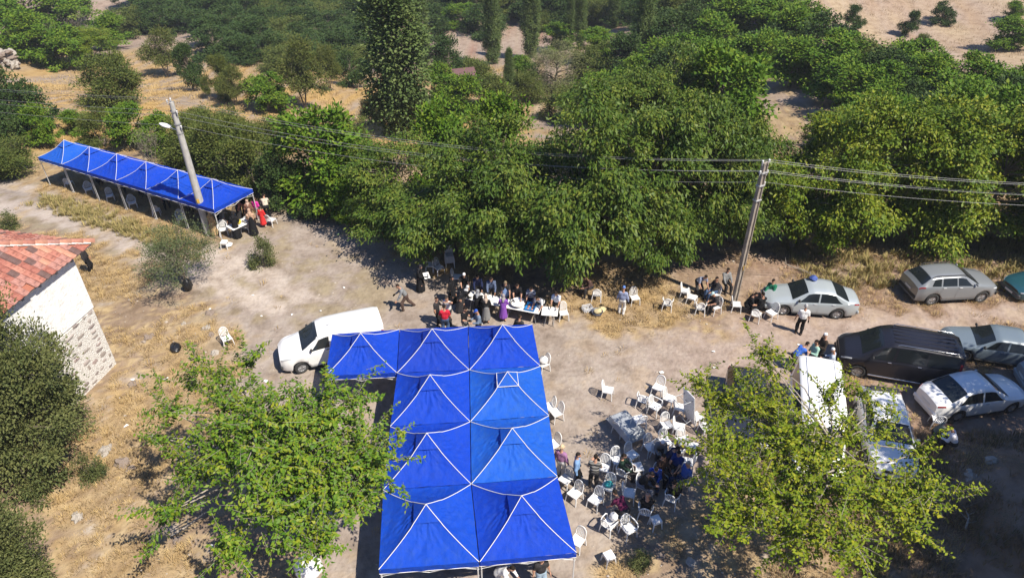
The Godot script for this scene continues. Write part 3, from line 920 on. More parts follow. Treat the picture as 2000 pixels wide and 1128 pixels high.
	["wood_tree", "bright green tree, third from the left in the right wood's seventh row", "dense green orchard wood on the right hillside", "tree"],
	["wood_tree", "dark green tree, fourth from the left in the right wood's seventh row", "dense green orchard wood on the right hillside", "tree"],
	["wood_tree", "bright green tree, fifth from the left in the right wood's seventh row", "dense green orchard wood on the right hillside", "tree"],
	["wood_tree", "dark green tree, sixth from the left in the right wood's seventh row", "dense green orchard wood on the right hillside", "tree"],
	["wood_tree", "bright green tree, seventh from the left in the right wood's seventh row", "dense green orchard wood on the right hillside", "tree"],
	["hillside_tree", "small dark tree casting a long shadow on the pale hillside", "", "tree"],
	["hillside_tree", "dark upright tree at the wood's upper edge, left of another", "", "tree"],
	["hillside_tree", "dark upright tree at the wood's upper edge, nearer the lone tree", "", "tree"],
	["hillside_tree", "pale green sapling at the upper right corner of the hillside", "", "tree"],
	["hillside_tree", "green bushy tree under the sapling on the pale hillside", "", "tree"],
	["hillside_bush", "small dark bush at the foot of the pale hillside", "", "bush"],
	["corner_tree", "green tree at the upper left corner above the rubble wall", "yellow green trees in the upper left corner", "tree"],
	["corner_tree", "yellow green tree right of the rubble wall", "yellow green trees in the upper left corner", "tree"],
	["corner_tree", "green tree cut by the top edge at upper left", "yellow green trees in the upper left corner", "tree"],
	["corner_tree", "yellowish tree at the upper end of the golden gully", "yellow green trees in the upper left corner", "tree"],
	["corner_tree", "green tree cut by the top edge near the grey dead shrub", "yellow green trees in the upper left corner", "tree"],
	["corner_tree", "yellow leaved tree behind the grey dead shrub", "yellow green trees in the upper left corner", "tree"],
	["corner_tree", "green tree above the feathery almond", "yellow green trees in the upper left corner", "tree"],
	["corner_tree", "grey green tree above the golden slope", "yellow green trees in the upper left corner", "tree"],
	["dead_shrub", "grey leafless shrub among the yellow green trees", "", "shrub"],
	["dead_shrub", "tall grey leafless shrub behind the yellow green trees", "", "shrub"],
	["feathery_tree", "wide feathery green tree standing in the golden gully", "", "tree"],
	["slope_tree", "small tree with a single dark trunk high on the golden slope", "small trees on the golden slope", "tree"],
	["slope_tree", "rounded dark green tree on the golden slope", "small trees on the golden slope", "tree"],
	["slope_tree", "grey green tree right of the rounded dark one", "small trees on the golden slope", "tree"],
	["slope_tree", "thin bare sapling beside the rounded dark tree", "small trees on the golden slope", "tree"],
	["slope_tree", "twiggy purple brown tree with a thin green top", "small trees on the golden slope", "tree"],
	["slope_tree", "low bright green bush tree above the olive scrub", "small trees on the golden slope", "tree"],
	["slope_tree", "many stemmed tree with an umbrella crown on the golden slope", "small trees on the golden slope", "tree"],
	["slope_tree", "single trunk tree with grey twigs right of the many stemmed one", "small trees on the golden slope", "tree"],
	["slope_tree", "dark green tree at the far end of the golden slope", "small trees on the golden slope", "tree"],
	["slope_tree", "pale bush at the foot of the tall poplar on the left", "small trees on the golden slope", "tree"],
	["scrub_oak", "dark oak scrub, first from the left in the oak wood's first row", "dark oak scrub wood behind the golden slope", "tree"],
	["scrub_oak", "dark oak scrub, second from the left in the oak wood's first row", "dark oak scrub wood behind the golden slope", "tree"],
	["scrub_oak", "dark oak scrub, third from the left in the oak wood's first row", "dark oak scrub wood behind the golden slope", "tree"],
	["scrub_oak", "dark oak scrub, fourth from the left in the oak wood's first row", "dark oak scrub wood behind the golden slope", "tree"],
	["scrub_oak", "dark oak scrub, fifth from the left in the oak wood's first row", "dark oak scrub wood behind the golden slope", "tree"],
	["scrub_oak", "dark oak scrub, sixth from the left in the oak wood's first row", "dark oak scrub wood behind the golden slope", "tree"],
	["scrub_oak", "dark oak scrub, seventh from the left in the oak wood's first row", "dark oak scrub wood behind the golden slope", "tree"],
	["scrub_oak", "olive brown scrub tree, eighth from the left in the oak wood's first row", "dark oak scrub wood behind the golden slope", "tree"],
	["scrub_oak", "dark oak scrub, ninth from the left in the oak wood's first row", "dark oak scrub wood behind the golden slope", "tree"],
	["scrub_oak", "olive brown scrub tree, tenth from the left in the oak wood's first row", "dark oak scrub wood behind the golden slope", "tree"],
	["scrub_oak", "dark oak scrub, eleventh from the left in the oak wood's first row", "dark oak scrub wood behind the golden slope", "tree"],
	["scrub_oak", "dark oak scrub, first from the left in the oak wood's second row", "dark oak scrub wood behind the golden slope", "tree"],
	["scrub_oak", "dark oak scrub, second from the left in the oak wood's second row", "dark oak scrub wood behind the golden slope", "tree"],
	["scrub_oak", "dark oak scrub, third from the left in the oak wood's second row", "dark oak scrub wood behind the golden slope", "tree"],
	["scrub_oak", "dark oak scrub, fourth from the left in the oak wood's second row", "dark oak scrub wood behind the golden slope", "tree"],
	["scrub_oak", "dark oak scrub, fifth from the left in the oak wood's second row", "dark oak scrub wood behind the golden slope", "tree"],
	["scrub_oak", "olive brown scrub tree, sixth from the left in the oak wood's second row", "dark oak scrub wood behind the golden slope", "tree"],
	["scrub_oak", "dark oak scrub, seventh from the left in the oak wood's second row", "dark oak scrub wood behind the golden slope", "tree"],
	["scrub_oak", "olive brown scrub tree, eighth from the left in the oak wood's second row", "dark oak scrub wood behind the golden slope", "tree"],
	["scrub_oak", "dark oak scrub, ninth from the left in the oak wood's second row", "dark oak scrub wood behind the golden slope", "tree"],
	["scrub_oak", "dark oak scrub, tenth from the left in the oak wood's second row", "dark oak scrub wood behind the golden slope", "tree"],
	["scrub_oak", "dark oak scrub, first from the left in the oak wood's third row", "dark oak scrub wood behind the golden slope", "tree"],
	["scrub_oak", "dark oak scrub, second from the left in the oak wood's third row", "dark oak scrub wood behind the golden slope", "tree"],
	["scrub_oak", "dark oak scrub, third from the left in the oak wood's third row", "dark oak scrub wood behind the golden slope", "tree"],
	["scrub_oak", "dark oak scrub, fourth from the left in the oak wood's third row", "dark oak scrub wood behind the golden slope", "tree"],
	["scrub_oak", "dark oak scrub, fifth from the left in the oak wood's third row", "dark oak scrub wood behind the golden slope", "tree"],
	["scrub_oak", "dark oak scrub, sixth from the left in the oak wood's third row", "dark oak scrub wood behind the golden slope", "tree"],
	["scrub_oak", "dark oak scrub, seventh from the left in the oak wood's third row", "dark oak scrub wood behind the golden slope", "tree"],
	["scrub_oak", "dark oak scrub, eighth from the left in the oak wood's third row", "dark oak scrub wood behind the golden slope", "tree"],
	["scrub_oak", "dark oak scrub, ninth from the left in the oak wood's third row", "dark oak scrub wood behind the golden slope", "tree"],
	["scrub_oak", "dark oak scrub, tenth from the left in the oak wood's third row", "dark oak scrub wood behind the golden slope", "tree"],
	["scrub_oak", "dark oak scrub, eleventh from the left in the oak wood's third row", "dark oak scrub wood behind the golden slope", "tree"],
	["scrub_oak", "dark oak scrub, first from the left in the oak wood's fourth row", "dark oak scrub wood behind the golden slope", "tree"],
	["scrub_oak", "dark oak scrub, second from the left in the oak wood's fourth row", "dark oak scrub wood behind the golden slope", "tree"],
	["scrub_oak", "dark oak scrub, third from the left in the oak wood's fourth row", "dark oak scrub wood behind the golden slope", "tree"],
	["scrub_oak", "olive brown scrub tree, fourth from the left in the oak wood's fourth row", "dark oak scrub wood behind the golden slope", "tree"],
	["scrub_oak", "dark oak scrub, fifth from the left in the oak wood's fourth row", "dark oak scrub wood behind the golden slope", "tree"],
	["scrub_oak", "dark oak scrub, sixth from the left in the oak wood's fourth row", "dark oak scrub wood behind the golden slope", "tree"],
	["scrub_oak", "dark oak scrub, seventh from the left in the oak wood's fourth row", "dark oak scrub wood behind the golden slope", "tree"],
	["scrub_oak", "dark oak scrub, eighth from the left in the oak wood's fourth row", "dark oak scrub wood behind the golden slope", "tree"],
	["scrub_oak", "dark oak scrub, first from the left in the oak wood's fifth row", "dark oak scrub wood behind the golden slope", "tree"],
	["scrub_oak", "dark oak scrub, second from the left in the oak wood's fifth row", "dark oak scrub wood behind the golden slope", "tree"],
	["scrub_oak", "dark oak scrub, third from the left in the oak wood's fifth row", "dark oak scrub wood behind the golden slope", "tree"],
	["scrub_oak", "olive brown scrub tree, fourth from the left in the oak wood's fifth row", "dark oak scrub wood behind the golden slope", "tree"],
	["scrub_oak", "dark oak scrub, fifth from the left in the oak wood's fifth row", "dark oak scrub wood behind the golden slope", "tree"],
	["scrub_oak", "dark oak scrub, sixth from the left in the oak wood's fifth row", "dark oak scrub wood behind the golden slope", "tree"],
	["scrub_oak", "dark oak scrub, seventh from the left in the oak wood's fifth row", "dark oak scrub wood behind the golden slope", "tree"],
	["scrub_oak", "olive brown scrub tree, first from the left in the oak wood's sixth row", "dark oak scrub wood behind the golden slope", "tree"],
	["scrub_oak", "dark oak scrub, second from the left in the oak wood's sixth row", "dark oak scrub wood behind the golden slope", "tree"],
	["scrub_oak", "dark oak scrub, third from the left in the oak wood's sixth row", "dark oak scrub wood behind the golden slope", "tree"],
	["scrub_oak", "olive brown scrub tree, fourth from the left in the oak wood's sixth row", "dark oak scrub wood behind the golden slope", "tree"],
	["scrub_bush", "dark green bush mass at the left picture edge", "olive scrub belt behind the long tent row", "bush"],
	["scrub_bush", "dark bush cut by the left picture edge", "olive scrub belt behind the long tent row", "bush"],
	["scrub_bush", "green shrub at the gully's left bank", "olive scrub belt behind the long tent row", "bush"],
	["scrub_bush", "yellowish low bush beside the far end of the tents", "olive scrub belt behind the long tent row", "bush"],
	["scrub_bush", "green shrub left of the gully path", "olive scrub belt behind the long tent row", "bush"],
	["scrub_bush", "olive shrub behind the far end of the tents", "olive scrub belt behind the long tent row", "bush"],
	["scrub_bush", "green shrub behind the lamp pole's left side", "olive scrub belt behind the long tent row", "bush"],
	["scrub_bush", "green shrub just behind the lamp pole", "olive scrub belt behind the long tent row", "bush"],
	["scrub_bush", "olive shrub right of the lamp pole", "olive scrub belt behind the long tent row", "bush"],
	["scrub_bush", "grey bare shrub behind the tent row", "olive scrub belt behind the long tent row", "bush"],
	["scrub_bush", "yellow olive shrub behind the middle tents", "olive scrub belt behind the long tent row", "bush"],
	["scrub_bush", "large olive shrub behind the near end of the tents", "olive scrub belt behind the long tent row", "bush"],
	["scrub_bush", "dark shrub between the tents and the bright green tree", "olive scrub belt behind the long tent row", "bush"],
	["scrub_bush", "pale olive shrub at the slope's foot", "olive scrub belt behind the long tent row", "bush"],
	["scrub_bush", "olive shrub left of the bright green tree", "olive scrub belt behind the long tent row", "bush"],
	["scrub_bush", "grey olive shrub at the slope's foot near the lamp pole", "olive scrub belt behind the long tent row", "bush"],
	["scrub_bush", "shrub at the yard's far edge below the tall poplar", "olive scrub belt behind the long tent row", "bush"],
	["scrub_bush", "narrow silvery shrub left of the first walnut", "olive scrub belt behind the long tent row", "bush"],
	["scrub_bush", "low dark shrub at the yard's far edge", "olive scrub belt behind the long tent row", "bush"],
	["scrub_bush", "grey bare shrub between the tall poplar and the walnuts", "olive scrub belt behind the long tent row", "bush"],
	["scrub_bush", "olive shrub left of the tall poplar's foot", "olive scrub belt behind the long tent row", "bush"],
	["mulberry_tree", "big leafy tree in front of the white van, left of the tents", "near yard trees", "tree"],
	["mulberry_tree", "big yellow green tree standing over the white minibus", "near yard trees", "tree"],
	["juniper_tree", "dense olive green tree in front of the house's stone wall", "", "tree"],
	["juniper_bush", "dense olive green bush at the lower left corner", "", "bush"],
	["leafy_shoot_tree", "bright leafed tree between the house and the dense olive tree", "", "tree"],
	["small_shrub", "small grey green shrub on the dry slope below the dense tree", "", "shrub"],
	["small_shrub", "small yellowish shrub at the stones below the dense tree", "", "shrub"],
	["thorn_tree", "low flat topped thorn tree by the track with a black bag", "", "tree"],
	["small_shrub", "sparse yellow green shrub on the track's verge right of the thorn tree", "", "shrub"],
	["small_shrub", "dry shrub behind the tiled roof", "", "shrub"],
	["bank_shrub", "brown dried shrub beside the white hatchback", "low shrubs on the right bank", "shrub"],
	["bank_shrub", "brown dried shrub on the middle of the reddish bank", "low shrubs on the right bank", "shrub"],
	["bank_shrub", "brown dried shrub low on the reddish bank", "low shrubs on the right bank", "shrub"],
	["bank_shrub", "brown dried shrub near the lower right corner", "low shrubs on the right bank", "shrub"],
	["bank_shrub", "brown dried shrub under the yellow green tree", "low shrubs on the right bank", "shrub"],
	["bank_shrub", "brown dried shrub high on the reddish bank", "low shrubs on the right bank", "shrub"],
	["bank_shrub", "green weed clump near the lower edge right of the stool", "low shrubs on the right bank", "shrub"],
	["walnut_tree", "tall walnut outside the picture over the white hatchback", "near yard trees", "tree"],
	["walnut_tree", "tall walnut outside the picture beside the white sedan", "near yard trees", "tree"],
	["walnut_tree", "tall walnut outside the picture over the reddish bank", "near yard trees", "tree"],
	["walnut_tree", "tall walnut outside the picture behind the reddish bank", "near yard trees", "tree"]]
const TREES := [   # label, kind, x, z, height, radius, variant
	[0, "orchard", -11.55, -39.78, 6.31, 3.00, 1], [1, "walnut", -6.81, -36.58, 5.97, 3.59, 2], [2, "walnut", -3.33, -34.36, 7.24, 3.83, 1], [3, "walnut", 0.00, -32.92, 8.47, 3.99, 2],
	[4, "walnut", 3.34, -32.42, 10.25, 4.25, 1], [5, "walnut", 7.04, -32.92, 9.62, 4.01, 2], [6, "walnut", 9.91, -33.94, 9.74, 3.62, 2], [7, "walnut", 12.61, -35.58, 6.94, 3.17, 2],
	[8, "walnut_light", 15.89, -34.68, 7.65, 3.25, 2], [9, "walnut_light", 19.36, -35.38, 8.29, 3.68, 0], [10, "walnut_light", 23.54, -36.09, 8.03, 4.08, 1], [11, "walnut_light", 26.85, -35.57, 7.45, 3.72, 0],
	[12, "walnut_light", 30.23, -35.01, 7.59, 3.77, 2], [13, "orchard", -4.62, -40.91, 6.71, 2.51, 0], [14, "orchard", -1.20, -42.70, 6.91, 2.60, 0], [15, "walnut", 7.75, -49.61, 8.18, 4.37, 0],
	[16, "walnut", 11.92, -53.37, 8.76, 4.40, 1], [17, "orchard", 15.24, -49.64, 8.64, 3.70, 1], [18, "orchard", 16.53, -46.23, 4.33, 1.95, 0], [19, "walnut_light", 21.99, -45.60, 4.97, 2.72, 1],
	[20, "orchard", 26.08, -47.72, 5.40, 3.06, 2], [21, "orchard", 30.78, -47.50, 6.27, 3.22, 0], [22, "orchard", 34.86, -47.01, 6.03, 3.19, 2], [23, "poplar", -9.33, -57.96, 19.22, 2.46, 0],
	[24, "poplar", -13.41, -108.58, 15.26, 1.19, 0], [25, "poplar", -3.13, -115.50, 14.26, 1.43, 0], [26, "poplar", 3.03, -118.67, 14.28, 1.46, 0], [27, "poplar", 9.67, -122.77, 10.58, 0.71, 0],
	[28, "poplar", 10.88, -118.02, 11.44, 0.94, 1], [29, "poplar", 18.01, -131.00, 10.04, 1.04, 1], [30, "poplar", 17.09, -95.64, 12.61, 1.32, 0], [31, "poplar", -0.39, -87.35, 6.64, 0.73, 1],
	[32, "willow", 5.68, -91.45, 6.10, 4.03, 0], [33, "oak", -8.52, -96.84, 5.17, 3.06, 0], [34, "orchard", -7.98, -80.09, 4.77, 2.47, 0], [35, "olive", -4.63, -90.78, 3.66, 2.63, 2],
	[36, "olive", -2.14, -82.48, 4.05, 2.88, 2], [37, "olive", 1.93, -87.24, 3.91, 2.15, 1], [38, "orchard", -5.17, -72.57, 4.99, 2.72, 0], [39, "orchard", 1.38, -95.22, 3.81, 2.53, 0],
	[40, "orchard", 7.78, -122.71, 4.22, 3.63, 0], [41, "orchard", 12.26, -104.74, 4.00, 3.50, 0], [42, "olive", 10.41, -92.57, 5.33, 3.15, 0], [43, "oak", 13.59, -91.56, 5.88, 3.45, 0],
	[44, "orchard", 14.33, -82.78, 5.50, 2.85, 0], [45, "oak", 12.62, -140.88, 4.18, 3.57, 0], [46, "oak", 7.29, -140.48, 4.65, 3.57, 1], [47, "orchard", 10.14, -75.11, 5.71, 3.51, 1],
	[48, "olive", 5.78, -138.57, 3.72, 3.04, 0], [49, "oak", 20.12, -102.18, 4.86, 3.76, 2], [50, "olive", 6.56, -79.77, 3.98, 2.81, 2], [51, "olive", -46.40, -157.53, 4.92, 3.40, 1],
	[52, "oak", -43.07, -163.35, 5.45, 3.48, 2], [53, "oak", -37.77, -166.76, 5.74, 3.81, 1], [54, "oak", -29.38, -165.98, 5.92, 4.06, 2], [55, "orchard", -22.84, -168.13, 6.29, 3.75, 0],
	[56, "oak", -17.54, -166.82, 5.47, 4.67, 0], [57, "oak", -12.88, -161.40, 5.12, 4.80, 0], [58, "oak", -8.52, -159.82, 5.94, 4.15, 1], [59, "orchard", -3.03, -161.08, 5.60, 3.85, 1],
	[60, "orchard", 6.18, -159.64, 5.74, 4.02, 1], [61, "olive", 9.75, -153.77, 4.72, 3.56, 2], [62, "oak", 15.30, -155.26, 4.43, 3.80, 0], [63, "olive", 19.90, -150.53, 5.45, 4.45, 1],
	[64, "oak", 23.76, -145.00, 4.65, 4.21, 0], [65, "oak", 29.88, -136.62, 4.07, 3.83, 2], [66, "orchard", 31.42, -128.06, 4.39, 3.56, 1], [67, "oak", 33.60, -121.00, 4.57, 3.32, 1],
	[68, "orchard", 36.10, -116.98, 3.46, 3.17, 1], [69, "oak", 38.39, -115.17, 3.44, 2.80, 1], [70, "olive", -25.05, -162.37, 6.17, 4.20, 2], [71, "olive", -20.21, -165.75, 5.00, 3.66, 2],
	[72, "orchard", -15.67, -164.22, 5.66, 4.10, 2], [73, "olive", -10.45, -153.21, 4.50, 4.07, 2], [74, "orchard", -5.72, -155.78, 4.27, 3.97, 0], [75, "olive", -2.03, -150.90, 4.93, 3.95, 1],
	[76, "orchard", 3.16, -153.23, 4.55, 4.47, 0], [77, "olive", 7.35, -149.54, 5.24, 3.91, 0], [78, "orchard", 12.30, -150.66, 5.68, 3.60, 1], [79, "orchard", 16.99, -147.41, 4.60, 3.34, 2],
	[80, "oak", 20.18, -144.85, 4.07, 4.13, 2], [81, "orchard", 23.47, -143.33, 4.09, 3.84, 2], [82, "oak", 27.08, -136.01, 5.17, 3.35, 0], [83, "olive", 31.42, -120.57, 3.93, 2.88, 1],
	[84, "oak", 36.26, -114.59, 3.71, 3.00, 0], [85, "oak", 39.35, -110.18, 3.18, 3.31, 1], [86, "olive", -21.86, -159.07, 6.00, 3.45, 0], [87, "oak", -18.58, -159.16, 5.34, 4.07, 1],
	[88, "oak", -12.05, -147.95, 5.02, 4.08, 0], [89, "olive", -7.12, -147.41, 4.77, 3.92, 2], [90, "olive", -2.52, -146.27, 4.82, 4.02, 2], [91, "oak", 0.38, -147.39, 5.45, 4.06, 1],
	[92, "oak", 5.55, -145.80, 4.29, 4.03, 1], [93, "orchard", 10.66, -144.80, 4.06, 4.05, 1], [94, "oak", 14.46, -142.02, 5.09, 4.27, 1], [95, "oak", 18.50, -142.45, 4.94, 4.23, 2],
	[96, "oak", 21.91, -133.99, 3.98, 3.12, 0], [97, "orchard", 24.38, -134.25, 4.82, 3.22, 2], [98, "oak", 26.63, -121.41, 3.95, 2.96, 2], [99, "oak", -14.46, -145.95, 4.58, 3.91, 2],
	[100, "orchard", -9.38, -140.78, 4.38, 3.75, 1], [101, "oak", 3.42, -141.87, 4.52, 3.80, 0], [102, "oak", 7.03, -142.26, 5.40, 3.68, 1], [103, "oak", 11.18, -139.45, 5.27, 4.18, 1],
	[104, "olive", 16.26, -137.44, 4.88, 3.96, 0], [105, "oak", 19.80, -132.79, 5.14, 3.70, 1], [106, "oak", 21.98, -125.35, 4.43, 3.78, 1], [107, "oak", -13.79, -138.31, 4.09, 3.09, 0],
	[108, "oak", -5.08, -136.44, 5.38, 4.09, 1], [109, "olive", 24.57, -109.86, 5.65, 3.94, 1], [110, "oak", 29.08, -105.71, 5.94, 3.65, 0], [111, "orchard", 32.63, -102.82, 5.20, 3.55, 1],
	[112, "oak", 36.83, -101.05, 4.85, 3.78, 2], [113, "oak", 24.21, -96.58, 6.21, 3.77, 1], [114, "orchard", 28.48, -96.94, 5.81, 4.04, 0], [115, "orchard", 33.01, -95.09, 5.37, 4.35, 0],
	[116, "orchard", 36.33, -93.76, 5.25, 3.49, 1], [117, "oak", 21.41, -92.36, 6.07, 4.59, 2], [118, "orchard", 24.72, -90.56, 5.94, 3.70, 1], [119, "oak", 28.57, -83.81, 4.71, 3.62, 2],
	[120, "orchard", 32.22, -85.59, 5.91, 3.32, 0], [121, "oak", 34.58, -79.25, 5.55, 3.70, 1], [122, "orchard", 19.41, -86.31, 5.44, 3.73, 2], [123, "orchard", 23.41, -80.34, 4.94, 3.49, 2],
	[124, "orchard", 26.96, -78.35, 5.23, 3.53, 1], [125, "orchard", 28.05, -71.23, 4.81, 3.61, 0], [126, "orchard", 32.16, -70.43, 4.92, 3.59, 1], [127, "olive", 34.10, -68.82, 4.11, 3.04, 2],
	[128, "orchard", 37.10, -66.99, 4.26, 2.93, 2], [129, "oak", 18.44, -78.73, 5.69, 3.73, 0], [130, "orchard", 21.35, -69.38, 5.15, 3.53, 0], [131, "orchard", 30.54, -64.37, 4.21, 3.14, 1],
	[132, "oak", 34.17, -63.08, 4.63, 3.24, 2], [133, "orchard", 36.78, -62.59, 4.24, 3.53, 0], [134, "orchard", 40.70, -61.97, 4.37, 2.79, 1], [135, "olive", 49.86, -63.73, 4.15, 2.99, 0],
	[136, "oak", 17.23, -63.25, 5.66, 3.68, 2], [137, "orchard", 30.42, -58.66, 5.07, 2.90, 2], [138, "oak", 33.95, -58.24, 4.27, 3.17, 2], [139, "orchard", 36.82, -56.94, 4.19, 3.30, 2],
	[140, "orchard", 42.03, -58.30, 4.20, 2.87, 2], [141, "olive", 45.31, -58.31, 5.09, 3.29, 1], [142, "orchard", 14.10, -55.53, 4.65, 2.85, 1], [143, "orchard", 17.37, -55.78, 4.49, 3.29, 0],
	[144, "orchard", 27.73, -52.58, 4.76, 2.79, 1], [145, "oak", 32.45, -52.89, 4.42, 3.31, 1], [146, "orchard", 34.59, -52.00, 4.87, 2.86, 1], [147, "oak", 38.10, -51.72, 4.93, 3.21, 0],
	[148, "orchard", 41.92, -50.80, 5.07, 3.26, 0], [149, "oak", 60.51, -104.53, 3.05, 1.75, 1], [150, "oak", 47.24, -102.40, 3.29, 1.49, 0], [151, "oak", 54.27, -101.04, 3.27, 1.33, 0],
	[152, "orchard", 69.11, -102.93, 2.45, 1.64, 0], [153, "orchard", 62.66, -92.13, 3.72, 2.86, 0], [154, "olive", 54.25, -96.40, 1.60, 1.00, 1], [155, "orchard", -74.82, -107.77, 6.56, 4.90, 1],
	[156, "orchard", -68.22, -103.64, 6.63, 4.45, 0], [157, "orchard", -87.92, -135.18, 6.65, 5.86, 1], [158, "orchard", -63.55, -102.05, 5.85, 3.96, 2], [159, "orchard", -80.44, -136.11, 6.50, 4.94, 2],
	[160, "walnut_light", -61.49, -105.71, 4.81, 4.22, 0], [161, "orchard", -64.50, -118.07, 5.24, 3.92, 0], [162, "olive", -71.75, -137.13, 5.07, 4.21, 1], [163, "dry_shrub", -65.26, -103.67, 5.07, 3.09, 0],
	[164, "dry_shrub", -66.04, -111.75, 5.75, 2.48, 1], [165, "olive", -41.40, -72.54, 5.57, 3.11, 1], [166, "almond", -48.40, -99.87, 6.22, 2.46, 0], [167, "oak", -37.63, -82.92, 5.23, 1.70, 0],
	[168, "olive", -31.64, -77.23, 4.77, 1.45, 2], [169, "almond", -33.45, -77.47, 2.43, 0.69, 1], [170, "almond", -29.48, -74.18, 3.94, 1.41, 0], [171, "orchard", -25.75, -73.11, 3.70, 2.42, 2],
	[172, "almond", -22.46, -75.26, 6.96, 2.27, 0], [173, "almond", -22.09, -85.25, 5.32, 1.49, 1], [174, "oak", -20.85, -91.89, 4.54, 2.06, 1], [175, "olive", -13.18, -63.91, 2.24, 1.24, 1],
	[176, "oak", -74.16, -149.34, 5.40, 3.98, 1], [177, "oak", -69.46, -146.73, 5.34, 3.96, 1], [178, "oak", -65.40, -147.92, 5.39, 4.30, 0], [179, "oak", -60.26, -148.17, 4.31, 4.62, 0],
	[180, "oak", -55.80, -149.60, 5.72, 4.06, 1], [181, "oak", -50.97, -148.15, 4.62, 3.94, 0], [182, "oak", -47.59, -151.64, 4.35, 4.38, 2], [183, "olive", -43.83, -155.11, 5.93, 4.01, 2],
	[184, "oak", -38.48, -158.44, 4.96, 4.72, 0], [185, "olive", -34.63, -159.94, 5.80, 5.31, 2], [186, "oak", -30.32, -158.97, 5.58, 5.08, 1], [187, "oak", -67.69, -142.35, 4.80, 4.65, 0],
	[188, "oak", -63.20, -141.97, 4.37, 4.82, 1], [189, "oak", -60.02, -143.79, 4.80, 4.07, 2], [190, "oak", -54.12, -141.97, 5.27, 4.48, 0], [191, "oak", -50.29, -141.20, 5.43, 4.62, 1],
	[192, "olive", -46.47, -143.72, 4.39, 4.83, 0], [193, "oak", -43.33, -148.25, 5.53, 4.62, 1], [194, "olive", -37.89, -147.49, 4.54, 4.68, 0], [195, "oak", -34.32, -151.99, 4.58, 5.06, 2],
	[196, "oak", -29.72, -151.52, 5.93, 4.26, 2], [197, "oak", -70.16, -138.52, 4.45, 3.66, 0], [198, "oak", -65.78, -138.44, 4.84, 3.70, 2], [199, "oak", -60.79, -138.29, 5.10, 4.25, 1],
	[200, "oak", -53.14, -130.37, 4.76, 3.98, 2], [201, "oak", -48.21, -126.26, 4.54, 4.18, 2], [202, "oak", -43.37, -123.99, 3.80, 3.81, 1], [203, "oak", -43.28, -138.71, 4.84, 4.10, 1],
	[204, "oak", -39.36, -138.97, 4.84, 4.16, 0], [205, "oak", -34.46, -138.86, 4.30, 4.05, 1], [206, "oak", -31.75, -141.57, 4.41, 3.76, 1], [207, "oak", -27.32, -143.24, 5.19, 4.78, 1],
	[208, "oak", -47.31, -115.93, 4.37, 3.69, 0], [209, "oak", -43.50, -116.06, 3.66, 3.67, 0], [210, "oak", -40.22, -117.44, 4.43, 3.68, 0], [211, "olive", -37.61, -121.38, 4.25, 3.93, 0],
	[212, "oak", -33.69, -118.93, 4.49, 3.46, 1], [213, "oak", -30.62, -125.30, 3.78, 4.25, 1], [214, "oak", -26.96, -128.35, 4.78, 4.04, 1], [215, "oak", -25.03, -133.77, 4.53, 4.22, 2],
	[216, "oak", -45.24, -110.41, 4.50, 3.80, 1], [217, "oak", -40.96, -108.46, 3.54, 3.40, 0], [218, "oak", -37.90, -110.71, 4.22, 3.73, 1], [219, "olive", -34.59, -111.69, 3.69, 3.48, 1],
	[220, "oak", -30.75, -113.48, 4.30, 3.76, 1], [221, "oak", -28.81, -117.56, 4.72, 3.32, 2], [222, "oak", -24.94, -119.98, 4.53, 3.62, 1], [223, "olive", -33.48, -104.88, 3.64, 3.20, 0],
	[224, "oak", -29.53, -105.75, 3.53, 3.65, 2], [225, "oak", -27.28, -106.39, 3.89, 3.71, 2], [226, "olive", -24.23, -111.04, 3.62, 3.88, 1], [227, "oak", -42.77, -60.09, 5.27, 2.55, 1],
	[228, "oak", -41.35, -54.60, 5.34, 2.28, 0], [229, "orchard", -38.22, -55.22, 3.52, 1.63, 0], [230, "olive", -37.74, -48.99, 3.10, 2.02, 0], [231, "orchard", -38.24, -59.42, 2.21, 1.50, 0],
	[232, "olive", -34.12, -56.12, 3.15, 1.81, 2], [233, "orchard", -30.84, -54.51, 3.70, 1.84, 2], [234, "orchard", -26.88, -51.71, 3.14, 1.75, 0], [235, "olive", -23.26, -48.67, 3.97, 2.14, 0],
	[236, "dry_shrub", -26.47, -48.54, 2.86, 1.49, 0], [237, "olive", -20.02, -45.48, 4.26, 2.13, 2], [238, "olive", -16.89, -42.44, 4.25, 2.05, 2], [239, "oak", -14.22, -40.17, 3.61, 1.69, 1],
	[240, "olive", -22.73, -54.40, 3.28, 1.99, 1], [241, "olive", -18.86, -53.23, 3.36, 1.88, 0], [242, "olive", -28.35, -60.89, 2.41, 1.70, 1], [243, "orchard", -9.20, -37.29, 3.49, 1.40, 1],
	[244, "olive", -8.72, -39.67, 4.19, 0.59, 2], [245, "oak", -11.91, -38.51, 2.37, 1.37, 1], [246, "dry_shrub", -5.58, -49.28, 4.17, 1.17, 1], [247, "olive", -12.23, -51.22, 2.91, 1.45, 0],
	[248, "mulberry", -8.52, -16.50, 7.96, 4.31, 0], [249, "mulberry_yellow", 10.22, -15.68, 9.21, 4.54, 0], [250, "juniper", -18.58, -19.06, 8.07, 2.51, 0], [251, "juniper", -16.12, -12.54, 5.96, 1.81, 1],
	[252, "orchard", -21.12, -21.11, 6.37, 1.59, 2], [253, "shrub", -17.89, -17.58, 2.29, 0.64, 0], [254, "shrub", -16.11, -18.30, 1.37, 0.54, 0], [255, "thorn", -17.06, -30.90, 3.47, 2.17, 0],
	[256, "shrub", -13.65, -32.92, 1.92, 0.71, 1], [257, "shrub", -32.11, -39.76, 1.13, 0.90, 0], [258, "dry_shrub", 15.00, -18.34, 0.94, 0.54, 0], [259, "dry_shrub", 16.59, -16.72, 1.28, 0.66, 0],
